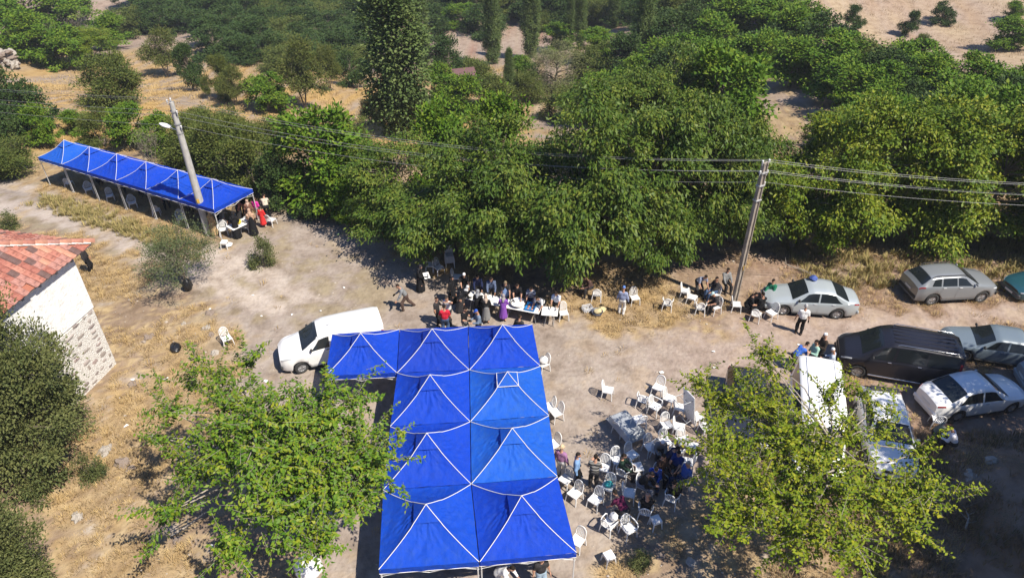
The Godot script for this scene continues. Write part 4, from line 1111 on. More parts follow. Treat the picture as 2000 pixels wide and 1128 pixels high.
	[260, "dry_shrub", 17.02, -15.49, 1.14, 0.67, 0], [261, "dry_shrub", 14.76, -14.85, 1.17, 0.63, 1], [262, "shrub", 12.29, -14.46, 0.94, 0.48, 0], [263, "dry_shrub", 18.30, -17.44, 0.98, 0.59, 0],
	[264, "shrub", 4.40, -14.56, 0.80, 0.44, 0], [265, "walnut", 21.80, -15.00, 13.00, 4.30, 1], [266, "walnut", 27.60, -17.60, 12.00, 4.60, 0], [267, "walnut", 20.50, -9.00, 12.00, 4.60, 2],
	[268, "walnut", 27.50, -12.50, 12.00, 4.60, 1]]


func trees() -> void:
	for a in TREES:
		var lab: Array = TREE_LABELS[a[0]]
		var kind: String = a[1]
		tree(kind, a[6], lab[0], lab[1], lab[2], on(a[2], a[3]), a[4], a[5], fmod(absf(a[2] * 12.99 + a[3] * 78.23), TAU), lab[3])

# ---------------------------------------------------------------- house
func house() -> void:
	var r := RandomNumberGenerator.new()
	r.seed = 31
	var o := thing("stone_house", "old stone house with whitewashed upper wall and red tiled hip roof", "house", Vector3(-17.7, 0, -25.85), -0.2147)
	var plaster := mat("whitewash", Color.WHITE, 0.92, 0.0, 0.3)
	plaster.albedo_texture = noise_tex(0.012, 512, [[0.0, col(0.62, 0.61, 0.58)], [0.4, col(0.76, 0.755, 0.74)], [1.0, col(0.83, 0.83, 0.82)]], 6, 8)
	plaster.uv1_triplanar = true
	plaster.uv1_scale = Vector3(0.35, 0.35, 0.35)
	plaster.normal_enabled = true
	plaster.normal_texture = noise_tex(0.03, 512, [], 5, 12, true, 5.0)
	plaster.normal_scale = 0.5
	var lime := mat("lime_mortar", Color.WHITE, 0.95, 0.0, 0.2)
	lime.albedo_texture = noise_tex(0.03, 512, [[0.0, col(0.4, 0.37, 0.33)], [0.35, col(0.62, 0.6, 0.56)], [1.0, col(0.76, 0.75, 0.72)]], 6, 18)
	lime.uv1_triplanar = true
	lime.uv1_scale = Vector3(0.5, 0.5, 0.5)
	lime.normal_enabled = true
	lime.normal_texture = noise_tex(0.05, 512, [], 5, 14, true, 8.0)
	var s := st()
	cbox(s, Vector3(-5.75, 4.55, 6.75), Vector3(10.9, 2.7, 11.7), 0.04)
	part(o, "upper_wall", done(s), plaster)
	s = st()
	cbox(s, Vector3(-5.75, 1.45, 6.75), Vector3(10.84, 3.5, 11.64), 0.06)
	var lower := part(o, "stone_wall", done(s), lime)
	# rubble stones set in the lime, as they show on the wall towards the yard and the narrow far wall
	var stones := []
	for k in 6:
		s = st()
		s.set_smooth_group(0)
		var q := []
		for a in 9:
			var g := TAU * a / 9.0
			var e := pow(pow(absf(cos(g)), 3.0) + pow(absf(sin(g)), 3.0), -1.0 / 3.0) * r.randf_range(0.62, 1.1)
			q.append(Vector3(0, sin(g) * e * 0.5, cos(g) * e * 0.5))
		for a in 9:
			var p0: Vector3 = q[a]
			var p1: Vector3 = q[(a + 1) % 9]
			var f0 := p0 * 0.78 + Vector3(0.5, 0, 0)
			var f1 := p1 * 0.78 + Vector3(0.5, 0, 0)
			quad(s, p0 - Vector3(0.5, 0, 0), f0, f1, p1 - Vector3(0.5, 0, 0))
			tri(s, f0, Vector3(0.6, 0, 0), f1)
		stones.append(done(s))
	var smats := []
	for c in [[0.33, 0.29, 0.26], [0.42, 0.37, 0.34], [0.27, 0.23, 0.215], [0.47, 0.44, 0.41], [0.36, 0.29, 0.27], [0.36, 0.12, 0.09]]:
		var m := mat("stone%d" % smats.size(), Color.WHITE, 0.93, 0.0, 0.25)
		m.albedo_texture = noise_tex(0.05, 128, [[0.0, col(c[0] * 0.7, c[1] * 0.7, c[2] * 0.7)], [1.0, col(c[0] * 1.2, c[1] * 1.2, c[2] * 1.2)]], 4, 40 + smats.size())
		m.uv1_triplanar = true
		m.uv1_scale = Vector3.ONE * 1.4
		smats.append(m)
	var y := 0.05
	while y < 3.0:
		var hh := r.randf_range(0.2, 0.34)
		var z := 0.98 + r.randf_range(0.0, 0.25)
		while z < 7.6:
			var ww := r.randf_range(0.25, 0.85)
			if r.randf() < 0.74:
				var mi := r.randi() % 5 if r.randf() > 0.09 else 5
				part(lower, "stone", stones[r.randi() % 6], smats[mi], Transform3D(Basis(Vector3.RIGHT, r.randf_range(-0.08, 0.08)).scaled_local(Vector3(r.randf_range(0.02, 0.07), hh * r.randf_range(0.4, 0.95), ww * r.randf_range(0.55, 1.0))), Vector3(-0.33, y + hh * 0.5, z + ww * 0.5)))
			z += ww
		y += hh
	# roof: eaves board, boarding, tiles
	s = st()
	var ez := 13.4
	var ex := -11.5
	var e := 6.0
	var sl := 0.42
	var ap := Vector3(-5.75, e + sl * 5.75, 5.75)
	var ap2 := Vector3(-5.75, e + sl * 5.75, ez - 5.75)
	var c00 := Vector3(0, e, 0)
	var c10 := Vector3(ex, e, 0)
	var c01 := Vector3(0, e, ez)
	var c11 := Vector3(ex, e, ez)
	s.set_smooth_group(-1)
	quad(s, c00, ap, ap2, c01)
	tri(s, c00, c10, ap)
	quad(s, c10, c11, ap2, ap)
	tri(s, c01, ap2, c11)
	var roof := part(o, "roof", done(s), mat("roof_base", col(0.33, 0.12, 0.075), 0.9))
	s = st()
	var gm := mat("weathered_board", col(0.3, 0.28, 0.27), 0.9)
	cbox(s, Vector3(-5.75, e - 0.06, 6.7), Vector3(11.4, 0.08, 13.3), 0.01)
	part(o, "soffit", done(s), gm)
	for k in 9:   # rafter ends under the eave
		s = st()
		cbox(s, Vector3(-0.22, e - 0.16, 1.2 + k * 0.9), Vector3(0.3, 0.1, 0.09), 0.01)
		part(o, "rafter_end", done(s), gm)
	var tiles := []
	for k in 2:
		s = st()
		s.set_smooth_group(-1)
		var prof := [[-0.145, 0.02], [-0.11, 0.055], [-0.075, 0.05], [-0.04, 0.012], [0.09, 0.012], [0.115, 0.045], [0.145, 0.048]]
		for a in prof.size() - 1:
			var p0: Array = prof[a]
			var p1: Array = prof[a + 1]
			quad(s, Vector3(0.22, p0[1], p0[0]), Vector3(0.22, p1[1], p1[0]), Vector3(-0.22, p1[1] - 0.004, p1[0]), Vector3(-0.22, p0[1] - 0.004, p0[0]))
			quad(s, Vector3(0.22, p0[1] - 0.025, p0[0]), Vector3(0.22, p1[1] - 0.025, p1[0]), Vector3(0.22, p1[1], p1[0]), Vector3(0.22, p0[1], p0[0]))
		quad(s, Vector3(0.22, -0.005, -0.145), Vector3(0.22, 0.02, -0.145), Vector3(-0.22, 0.016, -0.145), Vector3(-0.22, -0.009, -0.145))
		quad(s, Vector3(0.22, 0.023, 0.145), Vector3(0.22, 0.048, 0.145), Vector3(-0.22, 0.044, 0.145), Vector3(-0.22, 0.019, 0.145))
		tiles.append(done(s))
	var tm := []
	for c in [[0.36, 0.15, 0.11], [0.4, 0.185, 0.135], [0.31, 0.12, 0.09], [0.45, 0.22, 0.15], [0.36, 0.18, 0.145], [0.14, 0.085, 0.075], [0.22, 0.15, 0.135]]:
		var m := mat("tile%d" % tm.size(), Color.WHITE, 0.88, 0.0, 0.3)
		m.albedo_texture = noise_tex(0.03, 128, [[0.0, col(c[0] * 0.55, c[1] * 0.55, c[2] * 0.6)], [0.45, col(c[0], c[1], c[2])], [1.0, col(c[0] * 1.12, c[1] * 1.2, c[2] * 1.25)]], 5, 60 + tm.size())
		m.uv1_triplanar = true
		m.uv1_scale = Vector3.ONE * 1.1
		tm.append(m)
	var ang := atan(sl)
	for i in 10:   # slope towards the yard
		var x := -0.02 - 0.36 * i
		var z := -x + 0.3
		z = ceilf(z / 0.29) * 0.29
		while z < 6.3 - 0.1 * i:
			var dark := r.randf() < 0.14
			if not (i == 0 and absf(z - 3.5) < 0.15):
				part(roof, "tile", tiles[0], tm[5 + r.randi() % 2] if dark else tm[r.randi() % 5], Transform3D(Basis(Vector3.BACK, -ang - 0.055 + r.randf_range(-0.015, 0.015)).rotated(Vector3.UP, r.randf_range(-0.02, 0.02)), Vector3(x - 0.12, e + sl * (-x + 0.12) + 0.035, z)))
			z += 0.29
	for i in 5:   # narrow far slope
		var z := 0.1 + 0.36 * i
		var x := -z - 0.35
		x = floorf(x / 0.29) * 0.29
		while x > -5.4:
			part(roof, "tile", tiles[0], tm[r.randi() % 5] if r.randf() > 0.1 else tm[5], Transform3D(Basis(Vector3.UP, PI / 2) * Basis(Vector3.BACK, -ang - 0.055), Vector3(x, e + sl * (z + 0.1) + 0.035, z + 0.1)))
			x -= 0.29
	# hip: a bed of mortar under overlapping half-round cap tiles
	var hd := (ap - c00)
	var hl := hd.length()
	var hb := Basis.looking_at(hd.normalized(), Vector3.UP)
	s = st()
	cbox(s, c00 + hd * 0.5 + Vector3(0, 0.05, 0), Vector3(0.3, 0.1, hl - 0.1), 0.03, hb)
	part(roof, "hip_mortar", done(s), lime)
	s = st()
	s.set_smooth_group(0)
	for a in 7:
		var g0 := PI * a / 7.0
		var g1 := PI * (a + 1) / 7.0
		quad(s, Vector3(cos(g0) * 0.15, sin(g0) * 0.12, 0.24), Vector3(cos(g1) * 0.15, sin(g1) * 0.12, 0.24), Vector3(cos(g1) * 0.12, sin(g1) * 0.09, -0.24), Vector3(cos(g0) * 0.12, sin(g0) * 0.09, -0.24))
		quad(s, Vector3(cos(g0) * 0.15, sin(g0) * 0.12, 0.24), Vector3(cos(g0) * 0.125, sin(g0) * 0.095, 0.24), Vector3(cos(g1) * 0.125, sin(g1) * 0.095, 0.24), Vector3(cos(g1) * 0.15, sin(g1) * 0.12, 0.24))
	var cap := done(s)
	for k in int(hl / 0.42):
		var p := c00 + hd * ((k + 0.35) * 0.42 / hl)
		part(roof, "hip_tile", cap, tm[[3, 1, 3, 4, 3, 0][k % 6]], Transform3D(hb.rotated(hb.x, 0.03), p + Vector3(0, 0.09, 0)))

# ---------------------------------------------------------------- power line
func poles() -> void:
	var conc := mat("pole_concrete", Color.WHITE, 0.9, 0.0, 0.3)
	conc.albedo_texture = noise_tex(0.02, 256, [[0.0, col(0.3, 0.29, 0.27)], [0.5, col(0.42, 0.41, 0.385)], [1.0, col(0.5, 0.49, 0.465)]], 5, 50)
	conc.uv1_triplanar = true
	conc.uv1_scale = Vector3(1.2, 0.4, 1.2)
	var brown := mat("weathered_pole", Color.WHITE, 0.9, 0.0, 0.3)
	brown.albedo_texture = noise_tex(0.02, 256, [[0.0, col(0.2, 0.17, 0.14)], [0.5, col(0.3, 0.26, 0.22)], [1.0, col(0.4, 0.36, 0.31)]], 5, 51)
	brown.uv1_triplanar = true
	brown.uv1_scale = Vector3(1.2, 0.4, 1.2)
	var steel := mat("galvanised", col(0.45, 0.46, 0.47), 0.5, 0.6)
	var porc := mat("porcelain", col(0.75, 0.75, 0.73), 0.25)
	var tops := []
	var spots := [[on(-17.97, -36.63), 8.15, -0.5, "grey concrete lamp pole standing at the near end of the long tent row"], [on(11.33, -29.47), 7.95, 0.5, "grey concrete power pole at the road edge before the walnuts"]]
	var ins_mesh := lathe_mesh([[0.0, 0.16], [0.035, 0.16], [0.05, 0.13], [0.03, 0.11], [0.055, 0.08], [0.03, 0.06], [0.05, 0.03], [0.02, 0.0], [0.012, -0.08]], 10)
	for k in 2:
		var b: Vector3 = spots[k][0]
		var H: float = spots[k][1]
		var o := thing("concrete_pole", spots[k][3], "pole", b, spots[k][2], "concrete poles of the power line")
		var s := st()
		if k == 0:
			tube(s, [Vector3(0, -0.3, 0), Vector3(0, 3.0, 0), Vector3(0, 6.4, 0)], [0.24, 0.205, 0.165], 14)
			tube(s, [Vector3(0, 6.4, 0), Vector3(0, H, 0)], [0.155, 0.125], 14)
		else:   # I-shaped section: two flanges and a web
			cbox(s, Vector3(-0.11, H * 0.5, 0), Vector3(0.06, H, 0.2), 0.012)
			cbox(s, Vector3(0.11, H * 0.5, 0), Vector3(0.06, H, 0.2), 0.012)
			cbox(s, Vector3(0, H * 0.5, 0), Vector3(0.2, H - 0.01, 0.07), 0.01)
		part(o, "shaft", done(s), conc if k == 0 else brown)
		var heads := [[-0.3, H - 0.12], [0.02, H + 0.03], [0.26, H - 0.62], [-0.2, H - 0.95], [0.26, H - 1.45]] if k == 0 else [[-0.2, H - 0.05], [0.2, H - 0.08], [-0.22, H - 0.55], [0.24, H - 0.62], [0.22, H - 1.2]]
		var list := []
		for hd in heads:
			s = st()
			tube(s, [Vector3(0, hd[1] - 0.08, 0.0), Vector3(hd[0], hd[1] - 0.06, 0.02), Vector3(hd[0], hd[1], 0.02)], [0.018, 0.018, 0.014], 6)
			var br := part(o, "bracket", done(s), steel)
			part(br, "insulator", ins_mesh, porc, Transform3D(Basis(), Vector3(hd[0], hd[1] + 0.03, 0.02)))
			list.append(o.transform * Vector3(hd[0], hd[1] + 0.17, 0.02))
		for yy in ([6.42, 6.95, H - 0.5] if k == 0 else [H - 0.5, H - 1.15, H - 1.9]):
			part(o, "clamp_band", lathe_mesh([[0.185, -0.035], [0.19, 0.0], [0.185, 0.035]], 16) if k == 0 else box_mesh(Vector3(0.34, 0.08, 0.26), 0.01), steel, Transform3D(Basis(), Vector3(0, yy, 0)))
		part(o, "number_plate", box_mesh(Vector3(0.14, 0.26, 0.01), 0.003), mat("yellow_plate", col(0.65, 0.4, 0.06), 0.6), Transform3D(Basis(Vector3.UP, 0.6), Vector3(0.13, 2.35, 0.19) if k == 0 else Vector3(0.0, 2.3, 0.115)))
		if k == 0:
			s = st()
			tube(s, [Vector3(-0.1, 6.55, 0.05), Vector3(-0.45, 6.62, 0.08), Vector3(-0.62, 6.64, 0.1)], [0.03, 0.028, 0.026], 8)
			var arm := part(o, "lamp_arm", done(s), steel)
			s = st()
			s.set_smooth_group(0)
			var prev := []
			for q in 8:
				var f := q / 7.0
				var w := 0.17 * pow(sin(PI * clampf(0.1 + 0.85 * f, 0, 1)), 0.6)
				var ring := []
				for g in 10: ring.append(Vector3(-0.5 - 0.85 * f, 6.66 + 0.06 * f + 0.09 * sin(TAU * g / 10.0) * w / 0.17, 0.1 + cos(TAU * g / 10.0) * w))
				if prev:
					for g in 10: quad(s, prev[g], ring[g], ring[(g + 1) % 10], prev[(g + 1) % 10])
				prev = ring
			part(arm, "lamp_head", done(s), mat("lamp_white", col(0.78, 0.78, 0.77), 0.35))
		tops.append(list)
	var wire := mat("aluminium_wire", col(0.32, 0.32, 0.32), 0.5, 0.4)
	var ends := [Vector3(-66, 4.2, -58), Vector3(44, 8.2, -28.2)]
	var where := ["uppermost", "second from the top", "third from the top", "fourth from the top", "lowest"]
	for i in 5:
		for seg in 3:
			var a: Vector3 = tops[0][i] if seg < 2 else tops[1][i]
			var b: Vector3 = tops[1][i] if seg == 1 else ends[0] + (tops[0][i] - tops[0][0]) if seg == 0 else ends[1] + (tops[1][i] - tops[1][0])
			var pts := []
			var rs := []
			var sag: float = [0.8, 0.95, 1.1][seg]
			for k in 25:
				var f := k / 24.0
				pts.append(a.lerp(b, f) - Vector3(0, sag * 4.0 * f * (1.0 - f), 0))
				rs.append(0.0075)
			var s := st()
			tube(s, pts, rs, 5)
			var w := part(self, "power_wire", done(s), wire)
			describe(w, "%s power wire %s" % [where[i], ["running left from the lamp pole", "strung between the two concrete poles", "running right from the road edge pole"][seg]], "wire", "wires of the power line")

# ---------------------------------------------------------------- gazebos
func gazebo(label: String, group: String, c: Array, rise: float, trim: bool, tone: int, seed_: int) -> void:
	# c: eave corners near left, near right, far right, far left
	var r := FastNoiseLite.new()
	r.seed = seed_
	r.frequency = 1.1
	r.fractal_octaves = 3
	var mid: Vector3 = (c[0] + c[1] + c[2] + c[3]) * 0.25
	var gy := terr(mid.x, -mid.z)
	var root := thing("gazebo_tent", label, "tent", Vector3(mid.x, gy, mid.z), 0.0, group)
	var q := []
	for p: Vector3 in c:
		var k := (p - mid) * Vector3(1, 0, 1)
		q.append(p - root.position - k.normalized() * 0.02)
	var top := mid - root.position + Vector3(0, rise, 0)
	var cloth: StandardMaterial3D = M["tent%d" % tone]
	var s := st()
	var NT := 18
	var NS := 24
	var hips := [[], [], [], []]
	for f in 4:
		var a: Vector3 = q[f]
		var b: Vector3 = q[(f + 1) % 4]
		var rows := []
		for i in NT + 1:
			var t := float(i) / NT
			var row := []
			for j in NS + 1:
				var u := float(j) / NS
				var sgn := 2.0 * u - 1.0
				var e := a.lerp(b, u)
				var p := Vector3(lerpf(top.x, e.x, t), 0, lerpf(top.z, e.z, t))
				var y := e.y + (top.y - e.y) * (0.62 * pow(1.0 - t, 1.0) + 0.38 * pow(1.0 - t, 2.4))
				var belly := (1.0 - sgn * sgn)
				y -= 0.16 * belly * t * (1.0 - t) * 2.0
				var fold := r.get_noise_2d((sgn + f * 3.0) * 7.0 / (0.35 + t), t * 1.3 + f * 9.0)
				y += 0.12 * fold * (0.15 + belly) * belly * smoothstep(0.1, 0.35, t) * (1.0 - t) * 1.6
				y += 0.04 * r.get_noise_2d(p.x * 2.1 + f * 5.0, p.z * 2.1) * belly
				# creases that run in from the corners
				y += 0.022 * sin((absf(sgn) * 16.0) + f) * smoothstep(0.55, 1.0, t) * pow(absf(sgn), 4.0) * (1.0 - absf(sgn)) * 8.0
				p.y = y
				row.append(p)
			rows.append(row)
			hips[f].append(row[0])
		s.set_smooth_group(f)
		for i in NT:
			for j in NS:
				if i == 0: tri(s, rows[0][0], rows[1][j + 1], rows[1][j])
				else: quad(s, rows[i][j], rows[i][j + 1], rows[i + 1][j + 1], rows[i + 1][j])
	var can := part(root, "canopy", done(s), cloth)
	# vent cap over the peak
	s = st()
	var ce := []
	for f in 4: ce.append((hips[f][5] as Vector3) + Vector3(0, 0.03, 0))
	var ct := top + Vector3(0, 0.05, 0)
	for f in 4:
		s.set_smooth_group(f)
		var prev := []
		for i in 4:
			var t := i / 3.0
			var row := []
			for j in 7:
				var u := j / 6.0
				var p: Vector3 = ct.lerp((ce[f] as Vector3).lerp(ce[(f + 1) % 4], u), t)
				p.y += (0.03 * r.get_noise_2d(u * 9.0 + f * 4.0, t * 2.0) * t + 0.02 * t) * sin(PI * u) - 0.05 * t * (1.0 - t)
				row.append(p)
			if prev:
				for j in 6: quad(s, prev[j], prev[j + 1], row[j + 1], row[j])
			prev = row
	part(can, "vent_cap", done(s), cloth)
	for f in 4:
		var pts := [ct + Vector3(0, 0.012, 0), ct.lerp(ce[f], 0.5) + Vector3(0, 0.004, 0), ce[f] + Vector3(0, 0.014, 0)]
		for p in hips[f].slice(6): pts.append(p + Vector3(0, 0.016, 0))
		var rs := []
		rs.resize(pts.size())
		rs.fill(0.012)
		part(can, "hip_piping", tube_mesh(pts, rs, 6), M.piping)
	if trim:
		for f in 4:
			part(can, "vent_piping", tube_mesh([ce[f] + Vector3(0, 0.02, 0), ce[(f + 1) % 4] + Vector3(0, 0.02, 0)], [0.013, 0.013], 6), M.piping)
	# valance on every side, with a slack lower hem
	for f in 4:
		s = st()
		s.set_smooth_group(0)
		var a: Vector3 = q[f]
		var b: Vector3 = q[(f + 1) % 4]
		var out := ((a + b) * 0.5 - (mid - root.position)) * Vector3(1, 0, 1)
		out = out.normalized()
		for j in 12:
			var u0 := j / 12.0
			var u1 := (j + 1) / 12.0
			var w0 := out * 0.012 * sin(u0 * 23.0 + seed_)
			var w1 := out * 0.012 * sin(u1 * 23.0 + seed_)
			quad(s, a.lerp(b, u0), a.lerp(b, u1), a.lerp(b, u1) + w1 - Vector3(0, 0.24, 0), a.lerp(b, u0) + w0 - Vector3(0, 0.24, 0))
		var v := part(root, "valance", done(s), cloth)
		part(v, "hem", tube_mesh([a - Vector3(0, 0.245, 0), b - Vector3(0, 0.245, 0)], [0.011, 0.011], 5), M.piping)
		s = st()
		var m0 := a.lerp(b, 0.5) - out * 0.05
		for e in [[a, m0 - Vector3(0, 0.42, 0)], [b, m0 - Vector3(0, 0.42, 0)], [a - Vector3(0, 0.4, 0), m0 - Vector3(0, 0.12, 0)], [b - Vector3(0, 0.4, 0), m0 - Vector3(0, 0.12, 0)]]:
			tube(s, [e[0] - out * 0.05 - Vector3(0, 0.05, 0), e[1]], [0.013, 0.013], 4)
		part(root, "scissor_frame", done(s), M.tent_frame)
		var k := (a - (mid - root.position)) * Vector3(1, 0, 1)
		var foot: Vector3 = a - k.normalized() * 0.06
		var wp := root.position + foot
		var gy2 := terr(wp.x, -wp.z) - root.position.y
		s = st()
		cbox(s, Vector3(foot.x, (gy2 + foot.y) * 0.5, foot.z), Vector3(0.042, foot.y - gy2 - 0.02, 0.042), 0.006)
		var leg := part(root, "leg", done(s), M.tent_frame)
		part(leg, "foot_plate", box_mesh(Vector3(0.1, 0.012, 0.1), 0.003), M.tent_frame, Transform3D(Basis(), Vector3(foot.x, gy2 + 0.03, foot.z)))

func tents() -> void:
	var k := 0
	for c in [[0.006, 0.042, 0.37], [0.006, 0.05, 0.38], [0.007, 0.036, 0.32], [0.01, 0.08, 0.42]]:
		var m := mat("tent%d" % k, Color.WHITE, 0.7, 0.0, 0.25)
		m.albedo_texture = noise_tex(0.008, 512, [[0.0, col(c[0] * 2.2 + 0.004, c[1] * 1.25, c[2] * 0.86)], [0.5, col(c[0], c[1], c[2])], [1.0, col(c[0], c[1] * 1.15, c[2] * 1.1)]], 6, 120 + k)
		m.cull_mode = BaseMaterial3D.CULL_DISABLED
		m.backlight_enabled = true
		m.backlight = Color(0.05, 0.06, 0.1)
		m.normal_enabled = true
		m.normal_texture = noise_tex(0.012, 512, [], 5, 70 + k, true, 6.0)
		m.normal_scale = 1.3
		m.uv1_triplanar = true
		m.uv1_scale = Vector3.ONE * 0.7
		k += 1
	mat("piping", col(0.72, 0.7, 0.66), 0.7)
	mat("tent_frame", col(0.62, 0.62, 0.61), 0.45, 0.2)
	var g := "blue gazebos joined into one big roof"
	var N := [[[-7.93, 24.59], [-4.99, 24.92], [-1.96, 25.13], [0.92, 25.28]], [[-7.66, 21.9], [-4.74, 22.08], [-1.76, 22.26], [1.19, 22.5]], [null, [-4.62, 19.1], [-1.59, 19.35], [1.43, 19.67]], [null, [-4.46, 16.14], [-1.42, 16.4], [1.61, 16.72]], [null, [-4.16, 13.08], [-1.02, 13.35], [2.07, 13.68]]]
	var names := [["blue gazebo at the end nearest the white van", "blue gazebo in the middle of the far row of three", "blue gazebo at the far right corner of the big roof"],
		[null, "blue gazebo in the left column next to the far row", "blue gazebo with a white square trimmed vent at its peak"],
		[null, "blue gazebo in the left column, second from the near end", "blue gazebo in the right column with a leaf shadow on its edge"],
		[null, "nearest blue gazebo in the left column of the big roof", "nearest blue gazebo in the right column of the big roof"]]
	for row in 4:
		for c in 3:
			if names[row][c] == null: continue
			var q := []
			for e in [N[row + 1][c], N[row + 1][c + 1], N[row][c + 1], N[row][c]]: q.append(Vector3(e[0], 2.05, -e[1]))
			gazebo(names[row][c], g, q, [1.0, 1.05, 1.12, 1.05][(row + c) % 4], row == 1 and c == 2, [0, 2, 0, 1, 0, 3, 0, 0, 3, 0, 1, 0][row * 3 + c], row * 3 + c + 1)
	var spot := ["nearest end beside the lamp pole", "second place, right behind the lamp pole", "third place with the pole's shadow", "fourth place from the lamp pole", "fifth place from the lamp pole", "far end by the gully path"]
	for t in 6:
		var a := Vector3(-16.8 - 2.778 * t, 2.06 - 0.35 * t, -35.55 - 1.858 * t)
		var b := a + Vector3(-2.74, -0.35, -1.83)
		var dep := Vector3(1.5, 0.0, -2.45)
		gazebo("blue gazebo of the long row, " + spot[t], "long row of blue gazebos on the slope", [b, a, a + dep, b + dep], 0.95, false, [0, 1, 0, 0, 1, 3][t], 40 + t)

# ---------------------------------------------------------------- vehicles
# x runs from the nose (0) to the tail (len). Tables of [x, value] shape the shell: half width, shoulder height, top height, top half width.
var K := {}

func samp(a: Array, x: float) -> float:
	if x <= a[0][0]: return a[0][1]
	for i in a.size() - 1:
		if x <= a[i + 1][0]:
			return lerpf(a[i][1], a[i + 1][1], (x - a[i][0]) / maxf(0.0001, a[i + 1][0] - a[i][0]))
	return a[a.size() - 1][1]

func soft(a: Array, x: float, w := 0.07) -> float:
	return (samp(a, x - w) + 2.0 * samp(a, x) + samp(a, x + w)) * 0.25

func section(x: float) -> Array:   # nine points from the sill up to the middle of the roof
	var w := soft(K.half, x)
	var wt := soft(K.tophalf, x)
	var ysh := soft(K.belt, x)
	var yt := soft(K.top, x, 0.05)
	var yb: float = K.clear
	for xw in [K.xf, K.xr]:
		var dx := absf(x - float(xw))
		var ra: float = K.rw + 0.055
		if dx < ra: yb = maxf(yb, K.rw * 0.98 + sqrt(ra * ra - dx * dx))
	var lift := maxf(0.02, yt - ysh)
	var y5 := ysh + maxf(0.01, lift - 0.1)
	var k := clampf(lift / 0.35, 0.0, 1.0)
	var w5 := lerpf(w - 0.075, wt + 0.02, k)
	var w6 := lerpf(w - 0.16, wt - 0.05, k)
	var yk := maxf(yb + 0.02, K.clear + 0.07)
	return [Vector2(w - 0.05, yb), Vector2(w - 0.005, yk), Vector2(w + 0.005, maxf(yk + 0.01, lerpf(K.clear, ysh, 0.58))), Vector2(w - 0.012, maxf(yk + 0.02, ysh - 0.06)), Vector2(w - 0.04, ysh),
		Vector2(w5, y5), Vector2(w6, yt - 0.03), Vector2(w6 * 0.55, yt), Vector2(0.0, yt + 0.012)]

func sp(x: float, k: float, side: float) -> Vector3:
	var c := section(x)
	var i := mini(int(k), 7)
	var p: Vector2 = c[i].lerp(c[i + 1], k - i)
	return Vector3(p.x * side, p.y, K.len * 0.5 - x)

func sp_off(x: float, k: float, side: float, off: float) -> Vector3:
	var p := sp(x, k, side)
	var a := sp(minf(x + 0.03, K.len), k, side) - sp(maxf(x - 0.03, 0.0), k, side)
	var b := sp(x, minf(k + 0.06, 7.99), side) - sp(x, maxf(k - 0.06, 0.0), side)
	var n := a.cross(b).normalized()
	if n.dot(p - Vector3(0, K.belt[0][1] * 0.8, p.z)) < 0.0: n = -n
	return p + n * off

func patch(x0: float, x1: float, k0: float, k1: float, side: float, off: float, x0t := -1.0, x1t := -1.0, nx := 8, nk := 3) -> ArrayMesh:
	if x0t < 0.0: x0t = x0
	if x1t < 0.0: x1t = x1
	var s := st()
	s.set_smooth_group(0)
	var g := []
	for i in nk + 1:
		var f := float(i) / nk
		var row := []
		for j in nx + 1:
			row.append(sp_off(lerpf(lerpf(x0, x0t, f), lerpf(x1, x1t, f), float(j) / nx), lerpf(k0, k1, f), side, off))
		g.append(row)
	for i in nk:
		for j in nx: quad(s, g[i][j], g[i][j + 1], g[i + 1][j + 1], g[i + 1][j])
	# rim that drops to the shell
	var ring := []
	for j in nx + 1: ring.append(g[0][j])
	for i in range(1, nk + 1): ring.append(g[i][nx])
	for j in range(nx - 1, -1, -1): ring.append(g[nk][j])
	for i in range(nk - 1, 0, -1): ring.append(g[i][0])
	s.set_smooth_group(-1)
	var mid := Vector3(0, 0.8, (g[0][0].z + g[nk][nx].z) * 0.5)
	for i in ring.size():
		var a: Vector3 = ring[i]
		var b: Vector3 = ring[(i + 1) % ring.size()]
		quad(s, a, b, b + (mid - b).normalized() * (off + 0.012), a + (mid - a).normalized() * (off + 0.012))
	return done(s)

func top_patch(x0: float, x1: float, kk: float, off: float, nx := 7) -> ArrayMesh:   # across the car, from side to side
	var s := st()
	s.set_smooth_group(0)
	var ks := [[-1.0, kk], [-1.0, (kk + 7.0) * 0.5], [-1.0, 7.0], [-1.0, 7.5], [1.0, 8.0], [1.0, 7.5], [1.0, 7.0], [1.0, (kk + 7.0) * 0.5], [1.0, kk]]
	var g := []
	for j in nx + 1:
		var row := []
		for e in ks: row.append(sp_off(lerpf(x0, x1, float(j) / nx), minf(e[1], 7.97), e[0], off))
		g.append(row)
	for j in nx:
		for i in ks.size() - 1: quad(s, g[j][i], g[j][i + 1], g[j + 1][i + 1], g[j + 1][i])
	return done(s)

